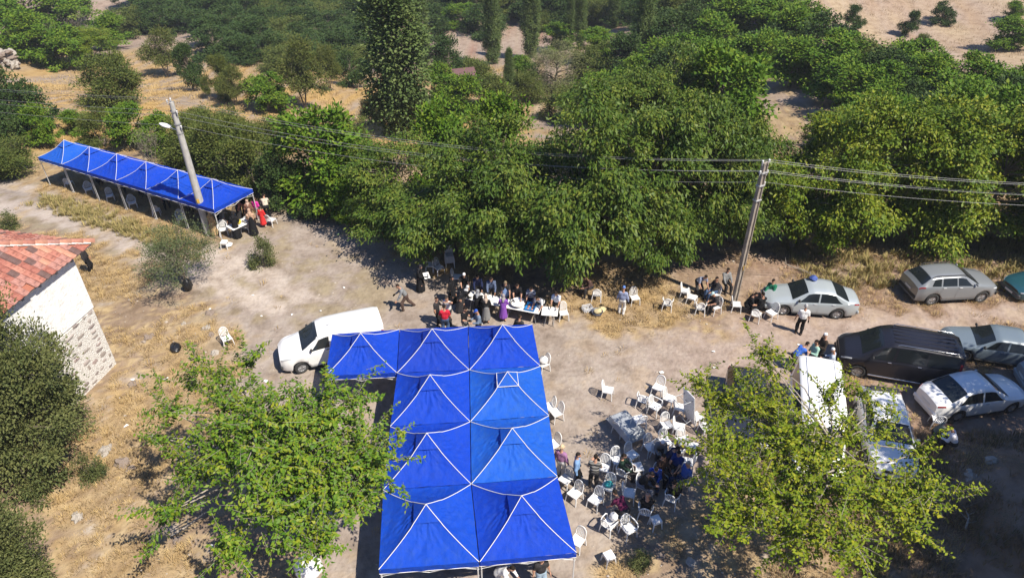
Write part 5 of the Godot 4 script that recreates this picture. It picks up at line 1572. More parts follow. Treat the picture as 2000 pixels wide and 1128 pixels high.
func wheel_parts(o: Node3D, spokes: int) -> void:
	var rw: float = K.rw
	var s := st()
	lathe(s, [[rw * 0.62, -0.1], [rw * 0.86, -0.105], [rw * 0.97, -0.085], [rw, -0.05], [rw, 0.05], [rw * 0.97, 0.085], [rw * 0.86, 0.105], [rw * 0.62, 0.1], [rw * 0.62, -0.1]], 24, Transform3D(Basis(Vector3.BACK, PI / 2), Vector3.ZERO))
	var tyre := done(s)
	s = st()
	lathe(s, [[0.0, 0.055], [0.05, 0.06], [0.06, 0.045], [rw * 0.5, 0.035], [rw * 0.58, 0.06], [rw * 0.66, 0.09], [rw * 0.66, 0.07]], 24, Transform3D(Basis(Vector3.BACK, -PI / 2), Vector3.ZERO))
	for k in spokes:
		var b := Basis(Vector3.RIGHT, TAU * k / spokes)
		cbox(s, b * Vector3(0.065, rw * 0.34, 0), Vector3(0.02, rw * 0.6, rw * (0.9 / spokes + 0.03)), 0.006, b)
	var rim := done(s)
	for side in [-1.0, 1.0]:
		for xw in [K.xf, K.xr]:
			var w := Node3D.new()
			w.name = "wheel"
			o.add_child(w, true)
			w.position = Vector3((soft(K.half, xw) - 0.115) * side, rw, K.len * 0.5 - float(xw))
			if side < 0: w.rotation.y = PI
			if K.has("steer") and xw == K.xf: w.rotation.y += K.steer
			part(w, "tyre", tyre, mat("tyre", col(0.03, 0.03, 0.03), 0.85))
			part(w, "rim", rim, M[K.rim])

func paint(key: String, c: Color, metal := 0.0) -> StandardMaterial3D:
	var m := mat(key, c, 0.3, metal)
	m.clearcoat_enabled = true
	m.clearcoat = 0.8
	m.clearcoat_roughness = 0.12
	return m

func car(label: String, n: String, at: Vector3, turn: float, spec: Dictionary, body_mat: Material, category := "car") -> Node3D:
	K = spec
	var o := thing(n, label, category, at, turn, "vehicles parked in the yard")
	var L: float = K.len
	var s := st()
	var N := int(L / 0.075)
	var rows := []
	for i in N + 1:
		var x := L * i / N
		var c := section(x)
		var row := []
		for k in 9: row.append(Vector3(c[k].x, c[k].y, L * 0.5 - x))
		for k in range(7, -1, -1): row.append(Vector3(-c[k].x, c[k].y, L * 0.5 - x))
		rows.append(row)
	for k in 16:
		s.set_smooth_group(1 if k in [4, 11] else 0)
		for i in N: quad(s, rows[i][k], rows[i][k + 1], rows[i + 1][k + 1], rows[i + 1][k])
	s.set_smooth_group(-1)
	for e in [0, N]:   # nose and tail faces
		var m := Vector3(0, (rows[e][0].y + rows[e][8].y) * 0.5, rows[e][0].z + (0.03 if e == 0 else -0.03))
		for k in 16: tri(s, m, rows[e][k], rows[e][k + 1])
		tri(s, m, rows[e][16], rows[e][0])
	part(o, "body", done(s), body_mat)
	var hw := soft(K.half, L * 0.5)
	s = st()
	cbox(s, Vector3(0, K.clear + 0.22, 0), Vector3(hw * 2.0 - 0.46, 0.42, L - 0.5), 0.05)
	part(o, "underbody", done(s), mat("underbody", col(0.015, 0.015, 0.015), 0.9))
	# glass
	var ws: Array = K.ws
	part(o, "windscreen", top_patch(ws[0], ws[1], ws[2], 0.006), M.car_glass)
	if K.has("rear"): part(o, "rear_window", top_patch(K.rear[0], K.rear[1], K.rear[2], 0.006), M.car_glass)
	for side in [-1.0, 1.0]:
		for q in K.side:
			if q.size() > 4 and q[4] * side < 0.0: continue
			part(o, "side_window", patch(q[0], q[1], 4.08, 4.97, side, 0.006, q[2], q[3]), M.car_glass)
		var dn := 0
		for q in K.doors:
			var d := part(o, "door", patch(q[0], q[1], 1.25, 3.92, side, 0.007, -1, -1, 8, 5), body_mat)
			var hx: float = q[1] - 0.14
			var hp := sp_off(hx, 3.2, side, 0.025)
			part(d, "door_handle", box_mesh(Vector3(0.03, 0.035, 0.16), 0.01), M[K.handle], Transform3D(Basis(), hp))
			dn += 1
		part(o, "headlight", patch(K.lamp[0], K.lamp[1], 3.05, 3.95, side, 0.008), M.lamp_glass)
		part(o, "tail_light", patch(L - K.tail[0], L - K.tail[1], K.tail[2], K.tail[3], side, 0.008), M.tail_red)
		var mp := sp_off(K.mirror, 4.2, side, 0.09)
		s = st()
		cbox(s, Vector3.ZERO, Vector3(0.19, 0.13, 0.1), 0.04)
		part(o, "mirror", done(s), M[K.mirror_mat], Transform3D(Basis(), mp + Vector3(0, 0.05, 0)))
		s = st()   # sill strip
		cbox(s, Vector3((hw - 0.012) * side, K.clear + 0.05, L * 0.5 - (K.xf + K.xr) * 0.5), Vector3(0.05, 0.07, K.xr - K.xf - 2.0 * K.rw - 0.16), 0.015)
		part(o, "sill", done(s), M[K.sill])
	s = st()
	cbox(s, Vector3(0, K.clear + 0.17, L * 0.5 - 0.01), Vector3(hw * 1.62, 0.2, 0.1), 0.04)
	part(o, "front_bumper", done(s), M[K.bumper] if K.bumper != "body" else body_mat)
	s = st()
	cbox(s, Vector3(0, K.clear + 0.2, -L * 0.5 + 0.01), Vector3(hw * 1.66, 0.2, 0.1), 0.04)
	part(o, "rear_bumper", done(s), M[K.bumper] if K.bumper != "body" else body_mat)
	var yg := section(0.02)
	part(o, "grille", box_mesh(Vector3(hw * 1.0, 0.13, 0.03), 0.012), M.black_plastic, Transform3D(Basis(), Vector3(0, lerpf(K.clear + 0.28, yg[8].y, 0.6), L * 0.5 + 0.018)))
	part(o, "front_plate", box_mesh(Vector3(0.5, 0.11, 0.012), 0.004), M.plate_white, Transform3D(Basis(), Vector3(0, K.clear + 0.17, L * 0.5 + 0.05)))
	part(o, "rear_plate", box_mesh(Vector3(0.5, 0.11, 0.012), 0.004), M.plate_white, Transform3D(Basis(), Vector3(0, K.clear + 0.42, -L * 0.5 - 0.035)))
	wheel_parts(o, K.spokes)
	return o

func sedan(over := {}) -> Dictionary:
	var d := {"len": 4.45, "clear": 0.2, "xf": 0.86, "xr": 3.44, "rw": 0.31, "rim": "alloy", "spokes": 7, "handle": "chrome_grey", "mirror": 1.5, "mirror_mat": "black_plastic", "sill": "black_plastic", "bumper": "body",
		"half": [[0.0, 0.56], [0.14, 0.73], [0.4, 0.82], [1.0, 0.86], [3.4, 0.86], [4.0, 0.81], [4.32, 0.7], [4.45, 0.6]],
		"belt": [[0.0, 0.58], [0.3, 0.7], [1.3, 0.85], [2.5, 0.88], [3.6, 0.92], [4.25, 0.92], [4.45, 0.84]],
		"top": [[0.0, 0.66], [0.25, 0.76], [1.05, 0.93], [1.2, 0.96], [1.85, 1.36], [2.15, 1.45], [2.8, 1.46], [3.2, 1.39], [3.85, 1.06], [3.98, 1.03], [4.35, 1.0], [4.45, 0.9]],
		"tophalf": [[0.0, 0.5], [1.1, 0.74], [1.85, 0.65], [2.5, 0.63], [3.1, 0.63], [3.9, 0.72], [4.45, 0.6]],
		"ws": [1.2, 1.9, 5.92], "rear": [3.22, 3.88, 5.92], "side": [[1.46, 2.42, 1.92, 2.44], [2.5, 3.58, 2.52, 3.2]], "doors": [[1.3, 2.42], [2.46, 3.3]], "lamp": [0.06, 0.36], "tail": [0.3, 0.03, 3.0, 3.95]}
	d.merge(over, true)
	return d

func crossover() -> Dictionary:
	return {"len": 4.38, "clear": 0.27, "xf": 0.86, "xr": 3.5, "rw": 0.35, "rim": "alloy", "spokes": 10, "handle": "chrome_grey", "mirror": 1.45, "mirror_mat": "crossover_paint", "sill": "black_plastic", "bumper": "black_plastic",
		"half": [[0.0, 0.6], [0.12, 0.76], [0.4, 0.87], [1.0, 0.91], [3.4, 0.91], [4.1, 0.86], [4.38, 0.76]],
		"belt": [[0.0, 0.74], [0.25, 0.88], [1.3, 1.05], [2.5, 1.1], [3.7, 1.14], [4.25, 1.12], [4.38, 1.0]],
		"top": [[0.0, 0.8], [0.2, 0.95], [1.1, 1.11], [1.25, 1.14], [1.85, 1.5], [2.2, 1.6], [3.2, 1.6], [3.75, 1.53], [4.2, 1.22], [4.38, 1.05]],
		"tophalf": [[0.0, 0.55], [1.1, 0.74], [1.85, 0.64], [3.2, 0.63], [3.8, 0.62], [4.38, 0.68]],
		"ws": [1.2, 1.88, 5.92], "rear": [3.76, 4.2, 5.92], "side": [[1.52, 2.36, 1.95, 2.38], [2.43, 3.2, 2.45, 3.16], [3.28, 3.75, 3.25, 3.58]], "doors": [[1.26, 2.38], [2.42, 3.24]], "lamp": [0.04, 0.42], "tail": [0.32, 0.03, 3.05, 3.95]}

func small_van() -> Dictionary:
	return {"len": 4.72, "clear": 0.22, "xf": 0.85, "xr": 3.86, "rw": 0.32, "rim": "steel_rim", "spokes": 12, "handle": "black_plastic", "mirror": 1.42, "mirror_mat": "black_plastic", "sill": "black_plastic", "bumper": "black_plastic", "steer": 0.25,
		"half": [[0.0, 0.6], [0.12, 0.76], [0.4, 0.87], [1.0, 0.915], [4.2, 0.915], [4.57, 0.9], [4.72, 0.86]],
		"belt": [[0.0, 0.78], [0.25, 0.92], [1.2, 1.08], [2.4, 1.14], [4.72, 1.16]],
		"top": [[0.0, 0.84], [0.2, 0.99], [0.95, 1.18], [1.08, 1.22], [1.75, 1.68], [2.1, 1.79], [3.0, 1.82], [4.52, 1.79], [4.72, 1.72]],
		"tophalf": [[0.0, 0.56], [0.95, 0.76], [1.7, 0.7], [2.2, 0.72], [4.72, 0.72]],
		"ws": [1.02, 1.8, 5.9], "side": [[1.34, 2.22, 1.8, 2.26]], "doors": [[1.2, 2.28], [2.34, 3.2]], "lamp": [0.05, 0.5], "tail": [0.12, 0.01, 3.3, 4.6]}

func big_van() -> Dictionary:
	return {"len": 4.8, "clear": 0.26, "xf": 0.85, "xr": 3.9, "rw": 0.35, "rim": "alloy", "spokes": 8, "handle": "chrome", "mirror": 1.25, "mirror_mat": "black_plastic", "sill": "chrome", "bumper": "body",
		"half": [[0.0, 0.68], [0.12, 0.83], [0.4, 0.93], [0.9, 0.97], [4.4, 0.97], [4.7, 0.95], [4.8, 0.92]],
		"belt": [[0.0, 0.86], [0.25, 1.02], [1.0, 1.16], [2.4, 1.22], [4.8, 1.24]],
		"top": [[0.0, 0.94], [0.2, 1.1], [0.72, 1.27], [0.85, 1.32], [1.55, 1.88], [1.95, 2.02], [2.8, 2.06], [4.55, 2.03], [4.8, 1.93]],
		"tophalf": [[0.0, 0.62], [0.75, 0.83], [1.55, 0.78], [2.1, 0.8], [4.8, 0.79]],
		"ws": [0.84, 1.6, 5.9], "rear": [4.72, 4.79, 6.3], "side": [[1.2, 2.05, 1.65, 2.1], [2.18, 3.35, 2.2, 3.35], [3.43, 4.6, 3.43, 4.55]], "doors": [[1.05, 2.1], [2.15, 3.3]], "lamp": [0.05, 0.46], "tail": [0.12, 0.01, 3.2, 4.6]}

func minibus() -> Dictionary:
	return {"len": 5.4, "clear": 0.25, "xf": 0.95, "xr": 4.2, "rw": 0.34, "rim": "steel_rim", "spokes": 6, "handle": "black_plastic", "mirror": 1.15, "mirror_mat": "black_plastic", "sill": "black_plastic", "bumper": "black_plastic",
		"half": [[0.0, 0.66], [0.12, 0.82], [0.35, 0.93], [1.0, 0.97], [5.1, 0.97], [5.4, 0.95]],
		"belt": [[0.0, 0.85], [0.2, 1.02], [0.9, 1.15], [2.2, 1.25], [5.4, 1.27]],
		"top": [[0.0, 0.92], [0.2, 1.08], [0.72, 1.24], [0.82, 1.28], [1.42, 2.08], [1.7, 2.24], [2.4, 2.3], [5.2, 2.3], [5.4, 2.24]],
		"tophalf": [[0.0, 0.6], [0.75, 0.8], [1.45, 0.78], [2.0, 0.82], [5.4, 0.82]],
		"ws": [0.82, 1.46, 6.02], "side": [[1.15, 1.95, 1.55, 2.0], [2.1, 3.4, 2.1, 3.4], [3.5, 5.0, 3.5, 5.0]], "doors": [[1.0, 2.02], [2.08, 3.45]], "lamp": [0.05, 0.4], "tail": [0.12, 0.01, 3.0, 4.5]}

func vehicles() -> void:
	mat("car_glass", col(0.014, 0.018, 0.021), 0.06)
	mat("alloy", col(0.42, 0.42, 0.43), 0.35, 0.7)
	mat("steel_rim", col(0.3, 0.3, 0.31), 0.5, 0.5)
	mat("chrome", col(0.6, 0.6, 0.61), 0.2, 0.9)
	mat("chrome_grey", col(0.38, 0.39, 0.4), 0.4, 0.4)
	mat("black_plastic", col(0.025, 0.025, 0.026), 0.6)
	mat("lamp_glass", col(0.5, 0.52, 0.54), 0.12, 0.2)
	mat("tail_red", col(0.25, 0.012, 0.01), 0.2)
	mat("plate_white", col(0.7, 0.7, 0.68), 0.5)
	mat("old_bumper", col(0.08, 0.08, 0.085), 0.6)
	var white := paint("white_paint", col(0.78, 0.78, 0.77))
	var silver := paint("silver_paint", col(0.36, 0.4, 0.42), 0.12)
	var grey := paint("crossover_paint", col(0.2, 0.215, 0.23), 0.1)
	var black := paint("black_paint", col(0.014, 0.014, 0.02))
	black.clearcoat = 0.45
	black.metallic_specular = 0.35
	var dusty := paint("faded_grey_paint", col(0.15, 0.19, 0.225), 0.1)
	dusty.clearcoat = 0.3
	var teal := paint("teal_paint", col(0.02, 0.085, 0.11), 0.2)
	var o := car("small white panel van parked beside the far left gazebo", "panel_van", on(-8.35, -25.62), deg_to_rad(-70.5), small_van(), white, "van")
	part(o, "side_panel", patch(2.4, 4.4, 4.15, 4.85, -1.0, 0.005), white)
	part(o, "side_panel", patch(2.4, 4.4, 4.15, 4.85, 1.0, 0.005), white)
	part(o, "aerial", tube_mesh([Vector3(0.12, 1.82, 0.1), Vector3(0.14, 1.98, -0.16)], [0.012, 0.005], 5), M.black_plastic)
	o = car("silver sedan parked under the walnuts with a blue bundle on its roof", "silver_sedan", on(14.98, -29.2), deg_to_rad(-97.0), sedan(), silver)
	o = car("grey crossover with roof rails parked at the road's far side", "grey_crossover", on(22.55, -30.35), deg_to_rad(95.0), crossover(), grey)
	for sd in [-1.0, 1.0]:
		part(o, "roof_rail", tube_mesh([Vector3(0.6 * sd, 1.53, 0.25), Vector3(0.6 * sd, 1.62, 0.1), Vector3(0.6 * sd, 1.63, -1.3), Vector3(0.6 * sd, 1.55, -1.5)], [0.02, 0.02, 0.02, 0.02], 6), M.black_plastic)
	car("dark teal saloon at the right picture edge behind the crossover", "teal_saloon", on(27.9, -30.6), deg_to_rad(-80.0), sedan({"sill": "black_plastic", "bumper": "old_bumper", "rim": "steel_rim"}), teal)
	o = car("black passenger van with chrome sill and ribbed roof", "black_van", on(17.2, -24.5), deg_to_rad(-106.0), big_van(), black, "van")
	for k in 5:
		var s := st()
		var w := (k - 2) * 0.26
		cbox(s, Vector3(w, 2.065 - absf(w) * 0.03, -0.85), Vector3(0.06, 0.03, 2.5), 0.012)
		part(o, "roof_rib", done(s), black)
	for sd in [-1.0, 1.0]:
		part(o, "roof_rail", tube_mesh([Vector3(0.75 * sd, 2.0, 0.3), Vector3(0.76 * sd, 2.06, 0.15), Vector3(0.76 * sd, 2.06, -2.05), Vector3(0.75 * sd, 1.99, -2.2)], [0.018, 0.018, 0.018, 0.018], 6), M.chrome)
	car("faded grey old saloon parked behind the black van", "old_saloon", on(22.35, -25.55), deg_to_rad(-106.0), sedan({"bumper": "old_bumper", "rim": "steel_rim", "top": [[0.0, 0.7], [0.25, 0.82], [1.2, 0.96], [1.35, 0.99], [1.9, 1.32], [2.1, 1.39], [3.0, 1.4], [3.2, 1.36], [3.7, 1.02], [3.85, 1.0], [4.35, 0.97], [4.45, 0.92]]}), dusty)
	car("white sedan parked near the reddish bank, dark rear window towards us", "white_sedan", on(19.65, -22.35), deg_to_rad(101.0), sedan({"mirror_mat": "white_paint"}), white)
	o = car("white minibus with ribbed roof under the yellow green tree", "white_minibus", on(12.15, -20.2), deg_to_rad(-16.0), minibus(), white, "minibus")
	for k in 4:
		var s := st()
		cbox(s, Vector3((k - 1.5) * 0.36, 2.312, -0.95), Vector3(0.05, 0.022, 3.2), 0.01)
		part(o, "roof_rib", done(s), white)
	o = car("white hatchback with dark rear roof edge right of the minibus", "white_hatchback", on(14.95, -20.1), deg_to_rad(-13.0), crossover(), white)
	var s := st()
	cbox(s, Vector3(0, 1.6, -1.5), Vector3(1.1, 0.03, 0.28), 0.012)
	part(o, "rear_spoiler", done(s), M.black_plastic)
	car("dark car hidden behind the yellow green tree, left of the minibus", "dark_car", on(9.75, -21.4), deg_to_rad(-14.0), crossover(), paint("dark_paint", col(0.02, 0.022, 0.028)))
	car("silver car cut by the right picture edge behind the white sedan", "edge_car", on(24.6, -23.1), deg_to_rad(80.0), sedan(), silver)

# ---------------------------------------------------------------- plastic chairs, stools, tables
func chair_proto(arms: bool) -> Node3D:
	var o := Node3D.new()
	o.name = "plastic_chair"
	var m: Material = M.white_plastic
	var s := st()   # seat: a dished slab with a rolled front
	s.set_smooth_group(0)
	var g := []
	for j in 7:
		var row := []
		for i in 7:
			var u := i / 6.0 * 2.0 - 1.0
			var v := j / 6.0
			var y := 0.43 - 0.02 * (1.0 - u * u) - 0.025 * (1.0 - v) + 0.012 * sin(v * PI)
			if j == 6: y -= 0.03
			row.append(Vector3(u * (0.19 + 0.03 * v), y, lerpf(-0.2, 0.22, v)))
		g.append(row)
	for j in 6:
		for i in 6:
			quad(s, g[j][i], g[j][i + 1], g[j + 1][i + 1], g[j + 1][i])
			quad(s, g[j + 1][i] - Vector3(0, 0.02, 0), g[j + 1][i + 1] - Vector3(0, 0.02, 0), g[j][i + 1] - Vector3(0, 0.02, 0), g[j][i] - Vector3(0, 0.02, 0))
	var seat := part(o, "seat", done(s), m)
	for e in [[Vector3(0, 0.395, 0.215), Vector3(0.42, 0.06, 0.015)], [Vector3(-0.205, 0.395, 0.0), Vector3(0.015, 0.06, 0.4)], [Vector3(0.205, 0.395, 0.0), Vector3(0.015, 0.06, 0.4)]]:
		s = st()
		cbox(s, e[0], e[1], 0.006)
		part(seat, "apron", done(s), m)
	# backrest: an arched hoop with upright slats
	s = st()
	var pts := []
	var rs := []
	for k in 15:
		var a := PI * k / 14.0
		var x := -cos(a) * 0.2
		var y := 0.44 + 0.42 * pow(sin(a), 0.55)
		pts.append(Vector3(x * (1.0 if y > 0.5 else 0.95), y, -0.2 - 0.2 * (y - 0.42)))
		rs.append(0.021)
	tube(s, pts, rs, 6)
	var back := part(o, "backrest", done(s), m)
	for k in 5:
		var x := (k - 2) * 0.06
		var top := 0.44 + 0.42 * pow(sin(acos(clampf(-x / 0.2, -1, 1))), 0.55)
		s = st()
		cbox(s, Vector3(x, (0.43 + top) * 0.5, -0.2 - 0.2 * ((0.43 + top) * 0.5 - 0.42)), Vector3(0.034, top - 0.43, 0.009), 0.003, Basis(Vector3.RIGHT, -0.197))
		part(back, "slat", done(s), m)
	for e in [[-1.0, -1.0], [1.0, -1.0], [-1.0, 1.0], [1.0, 1.0]]:
		s = st()
		tube(s, [Vector3(e[0] * 0.2, 0.42, 0.19 * e[1]), Vector3(e[0] * 0.225, 0.2, 0.215 * e[1]), Vector3(e[0] * 0.24, 0.0, 0.235 * e[1])], [0.028, 0.024, 0.019], 6)
		part(o, "leg", done(s), m)
	if arms:
		for e in [-1.0, 1.0]:
			s = st()
			tube(s, [Vector3(e * 0.2, 0.68, -0.25), Vector3(e * 0.26, 0.65, -0.08), Vector3(e * 0.265, 0.63, 0.14), Vector3(e * 0.24, 0.55, 0.21), Vector3(e * 0.215, 0.42, 0.2)], [0.02, 0.024, 0.024, 0.022, 0.022], 6)
			part(o, "armrest", done(s), m)
	return o

func stool_proto() -> Node3D:
	var o := Node3D.new()
	o.name = "plastic_stool"
	var s := st()
	cbox(s, Vector3(0, 0.44, 0), Vector3(0.34, 0.03, 0.34), 0.012)
	for e in [[0.0, 0.165, 0.33, 0.02], [0.0, -0.165, 0.33, 0.02], [0.165, 0.0, 0.02, 0.33], [-0.165, 0.0, 0.02, 0.33]]:
		cbox(s, Vector3(e[0], 0.385, e[1]), Vector3(e[2], 0.09, e[3]), 0.006)
	part(o, "top", done(s), M.white_plastic)
	for e in [[-1.0, -1.0], [1.0, -1.0], [-1.0, 1.0], [1.0, 1.0]]:
		s = st()
		tube(s, [Vector3(e[0] * 0.145, 0.42, 0.145 * e[1]), Vector3(e[0] * 0.19, 0.0, 0.19 * e[1])], [0.03, 0.022], 5)
		part(o, "leg", done(s), M.white_plastic)
	return o

func put_chair(kind: int, at: Vector3, turn: float, label: String, group: String) -> Node3D:
	var key := "chair%d" % kind
	if not protos.has(key): protos[key] = stool_proto() if kind == 2 else chair_proto(kind == 1)
	var o: Node3D = copy(protos[key], label, at, deg_to_rad(turn), group)
	o.set_meta("category", "stool" if kind == 2 else "chair")
	return o

func folding_table(label: String, at: Vector3, turn: float, size: Vector2, group: String) -> Node3D:
	var o := thing("folding_table", label, "table", at, turn, group)
	var s := st()
	cbox(s, Vector3(0, 0.72, 0), Vector3(size.x, 0.045, size.y), 0.015)
	part(o, "table_top", done(s), M.white_plastic)
	for e in [-1.0, 1.0]:
		s = st()
		var x: float = (size.x * 0.5 - 0.28) * e
		for z in [-0.28, 0.28]:
			tube(s, [Vector3(x, 0.7, z * 0.9), Vector3(x + 0.12 * e, 0.0, z)], [0.015, 0.015], 6)
		tube(s, [Vector3(x + 0.1 * e, 0.1, -0.28), Vector3(x + 0.1 * e, 0.1, 0.28)], [0.013, 0.013], 6)
		tube(s, [Vector3(x + 0.05 * e, 0.42, -0.27), Vector3(x + 0.05 * e, 0.42, 0.27)], [0.012, 0.012], 6)
		part(o, "leg_frame", done(s), M.grey_tube)
		s = st()
		tube(s, [Vector3(x + 0.03 * e, 0.5, 0.0), Vector3(x * 0.35, 0.69, 0.0)], [0.01, 0.01], 5)
		part(o, "brace", done(s), M.grey_tube)
	return o

func furniture() -> void:
	var wp := mat("white_plastic", Color.WHITE, 0.42)
	wp.albedo_texture = noise_tex(0.02, 256, [[0.0, col(0.58, 0.57, 0.55)], [0.5, col(0.72, 0.72, 0.71)], [1.0, col(0.77, 0.77, 0.765)]], 4, 90)
	wp.uv1_triplanar = true
	wp.uv1_scale = Vector3.ONE * 1.5
	mat("grey_tube", col(0.4, 0.41, 0.42), 0.4, 0.5)
	mat("plastic_sheet", col(0.3, 0.32, 0.34), 0.3)
	mat("blue_tray", col(0.02, 0.2, 0.5), 0.35)
	mat("steel_pan", col(0.6, 0.6, 0.6), 0.3, 0.8)
	mat("food", col(0.5, 0.2, 0.09), 0.7)
	mat("cloth_white", col(0.72, 0.71, 0.69), 0.8)
	var A := "white chairs in the sunny cluster beside the big roof"
	var B := "white chairs in the tree shade right of the big roof"
	var C := "white chairs under the walnuts"
	var D := "white chairs along the big roof's right edge"
	for e in [
		[0, 4.16, -22.80, 72, "white plastic chair standing alone on the open dirt", A],
		[0, 1.86, -21.46, -62, "white plastic chair with a blue packet on its seat", D],
		[0, 1.55, -21.82, -75, "white plastic chair half hidden by the vent trimmed gazebo", D],
		[0, 1.42, -24.52, -60, "white plastic chair carrying a white bag at the roof's far corner", D],
		[0, 1.65, -19.72, -55, "white plastic chair beside the gazebo in dappled shade", D],
		[0, 2.29, -15.30, -35, "white plastic chair beside the nearest gazebo's right corner", D],
		[0, 6.38, -22.99, -32, "white plastic chair with a patterned cushion, farthest of the cluster", A],
		[1, 5.59, -22.24, 158, "white plastic armchair seen from behind at the cluster's left side", A],
		[1, 6.05, -21.82, 50, "white plastic armchair right of the one seen from behind", A],
		[0, 7.09, -21.76, 65, "white plastic chair right of the upright folded table", A],
		[0, 6.73, -22.31, 55, "white plastic chair leaning against the upright folded table", A],
		[0, 7.67, -21.23, 120, "white plastic chair at the sunny cluster's right rim", A],
		[0, 7.94, -20.65, 110, "white plastic chair just under the yellow tree's left twigs", A],
		[0, 5.50, -19.61, 24, "white plastic chair left of a row of three facing us", A],
		[0, 6.12, -19.88, 18, "white plastic chair in the middle of the row of three", A],
		[0, 6.83, -19.93, 14, "white plastic chair at the right of the row of three", A],
		[0, 7.16, -19.61, 66, "white plastic chair turned right beside the row of three", A],
		[0, 6.84, -20.65, 70, "white plastic chair behind the row of three", A],
		[1, 6.46, -19.30, 140, "white plastic armchair in front of the row of three", A],
		[0, 4.10, -18.93, 16, "white plastic chair holding a grey bag in the shade", B],
		[0, 4.70, -19.19, 35, "white plastic chair with a blue cloth on its seat", B],
		[0, 2.04, -17.98, -40, "white plastic chair at the roof edge behind the man in blue", B],
		[0, 2.34, -17.32, -42, "white plastic chair facing left near the striped shirt man", B],
		[0, 3.08, -17.04, -38, "white plastic chair below the striped shirt man", B],
		[0, 3.61, -17.65, -28, "white plastic chair with a turquoise bag on it", B],
		[1, 3.46, -15.97, 138, "white plastic armchair in front of the bending person", B],
		[1, 4.14, -15.80, 30, "white plastic armchair lying in dark shade with a bright patch", B],
		[0, 4.36, -17.34, 75, "white plastic chair with a brown cushion in deep shade", B],
		[1, 4.84, -16.54, 165, "white plastic armchair whose sitter is turned away", B],
		[1, 5.91, -17.11, 150, "white plastic armchair at the right end of the shaded sitters", B],
		[0, 3.54, -18.55, -20, "white plastic chair right of the striped shirt man", B],
		[0, 6.07, -18.88, -60, "white plastic chair under a man in navy", B],
		[0, 6.82, -18.81, -100, "white plastic chair near the yellow tree's left branches", B],
		[0, 4.95, -17.70, 60, "white plastic chair under the sitter in black and grey", B],
		[0, 6.45, -17.94, -80, "white plastic chair under the sitter with the blue shirt", B],
		[0, 5.80, -19.32, 40, "white plastic chair between the row of three and the shaded sitters", B],
		[0, 6.25, -18.43, -30, "white plastic chair behind the checked shirt sitter", B],
		[1, 4.25, -18.30, 150, "white plastic armchair left of the big shaded group", B],
		[0, 5.67, -18.18, 20, "white plastic chair under the sitter in brown", B],
		[0, 4.82, -18.55, 100, "white plastic chair turned right towards the shaded group", B],
		[0, 4.43, -20.65, 130, "white plastic chair at the left end of the sheeted table", A],
		[0, 6.35, -20.77, 15, "white plastic chair just below the upright folded table", A],
		[2, 3.33, -14.70, 25, "white plastic stool standing in sun near the lower edge", B],
		[2, 5.17, -16.15, 20, "white plastic stool in dark shade", B],
		[1, 7.83, -29.04, 165, "white plastic armchair alone on the straw left of the sitters", C],
		[0, 6.24, -29.55, 12, "white plastic chair next to the man with white trousers", C],
		[0, 8.94, -30.08, 70, "white plastic chair with its back to the lone armchair", C],
		[0, 9.18, -29.55, 60, "white plastic chair with a blue cloth left of the pole", C],
		[1, 9.42, -28.70, 168, "white plastic armchair nearest the road left of the pole", C],
		[0, 10.18, -28.78, -65, "white plastic chair under the man with the pale cap", C],
		[0, 11.28, -28.95, 82, "white plastic chair right at the foot of the power pole", C],
		[0, 12.05, -28.16, 150, "white plastic chair at the road edge, back towards us", C],
		[0, 12.87, -28.29, -58, "white plastic chair beside the silver sedan's front wheel", C],
		[0, 4.35, -29.86, 170, "shaded chair under the tallest walnut's edge", C],
		[0, 10.37, -29.86, -70, "white plastic chair under the sitter in jeans", C],
		[0, -4.41, -32.52, 78, "white plastic chair with a blue bag by the yard's far corner", C],
		[0, -3.97, -32.27, 40, "white plastic chair covered with a blue cloth at the yard's far corner", C],
		[0, -3.41, -32.92, 10, "tall stack of white chairs' lowest chair under the first walnut", C],
		[0, -2.92, -31.36, 80, "dark shaded chair left of the serving helpers", C],
		[0, 2.55, -28.29, 8, "white plastic chair at the right end of the serving table", C],
		[0, -13.52, -26.32, 38, "white plastic chair standing on the path left of the white van", "single chairs left of the big roof"],
		[0, -14.38, -37.29, 160, "white plastic chair right of the child in red", "chairs near the long tent row"],
		[0, -15.69, -36.63, -5, "white plastic chair between the two women in black", "chairs near the long tent row"],
		[1, -16.97, -36.41, 20, "white plastic armchair at the near end of the long tents", "chairs near the long tent row"],
		[0, -16.68, -38.17, 30, "white plastic chair behind the woman in black", "chairs near the long tent row"],
		[2, -16.37, -34.81, 0, "white plastic stool on the ground by the thorn tree", "chairs near the long tent row"],
		[0, 17.63, -21.05, 165, "white plastic chair behind the white sedan", "chairs beside the parked cars"],
	]:
		put_chair(e[0], on(e[1], e[2]), e[3], e[4], e[5])
	# stack by the first walnut
	for k in 4:
		put_chair(0, on(-3.41, -32.92, 0.09 + 0.085 * k), 10 + k, ["white chair second from the bottom of the walnut stack", "white chair in the middle of the walnut stack", "white chair second from the top of the walnut stack", "white chair on top of the walnut stack"][k], "white chairs under the walnuts")
	# chairs under the long tents, behind the poles
	for k in 7:
		var f := 0.5 + k * 0.8
		var p := Vector3(-16.9 - 2.778 * f + 0.25, 0, -35.6 - 1.858 * f - 0.35)
		put_chair(k % 2, on(p.x, p.z), [25, 35, 200, 30, 28, 33, 190, 27, 31, 215, 30][k], "white chair in the long row's shade, number %s from its near end" % ["one", "two", "three", "four", "five", "six", "seven", "eight", "nine", "ten", "eleven"][k], "chairs lined up inside the long row of tents")
	# serving tables
	var g := "white folding tables of the serving line"
	folding_table("white folding table under plates at the left of the serving line", on(-1.35, -29.0), -0.36, Vector2(1.8, 0.75), g)
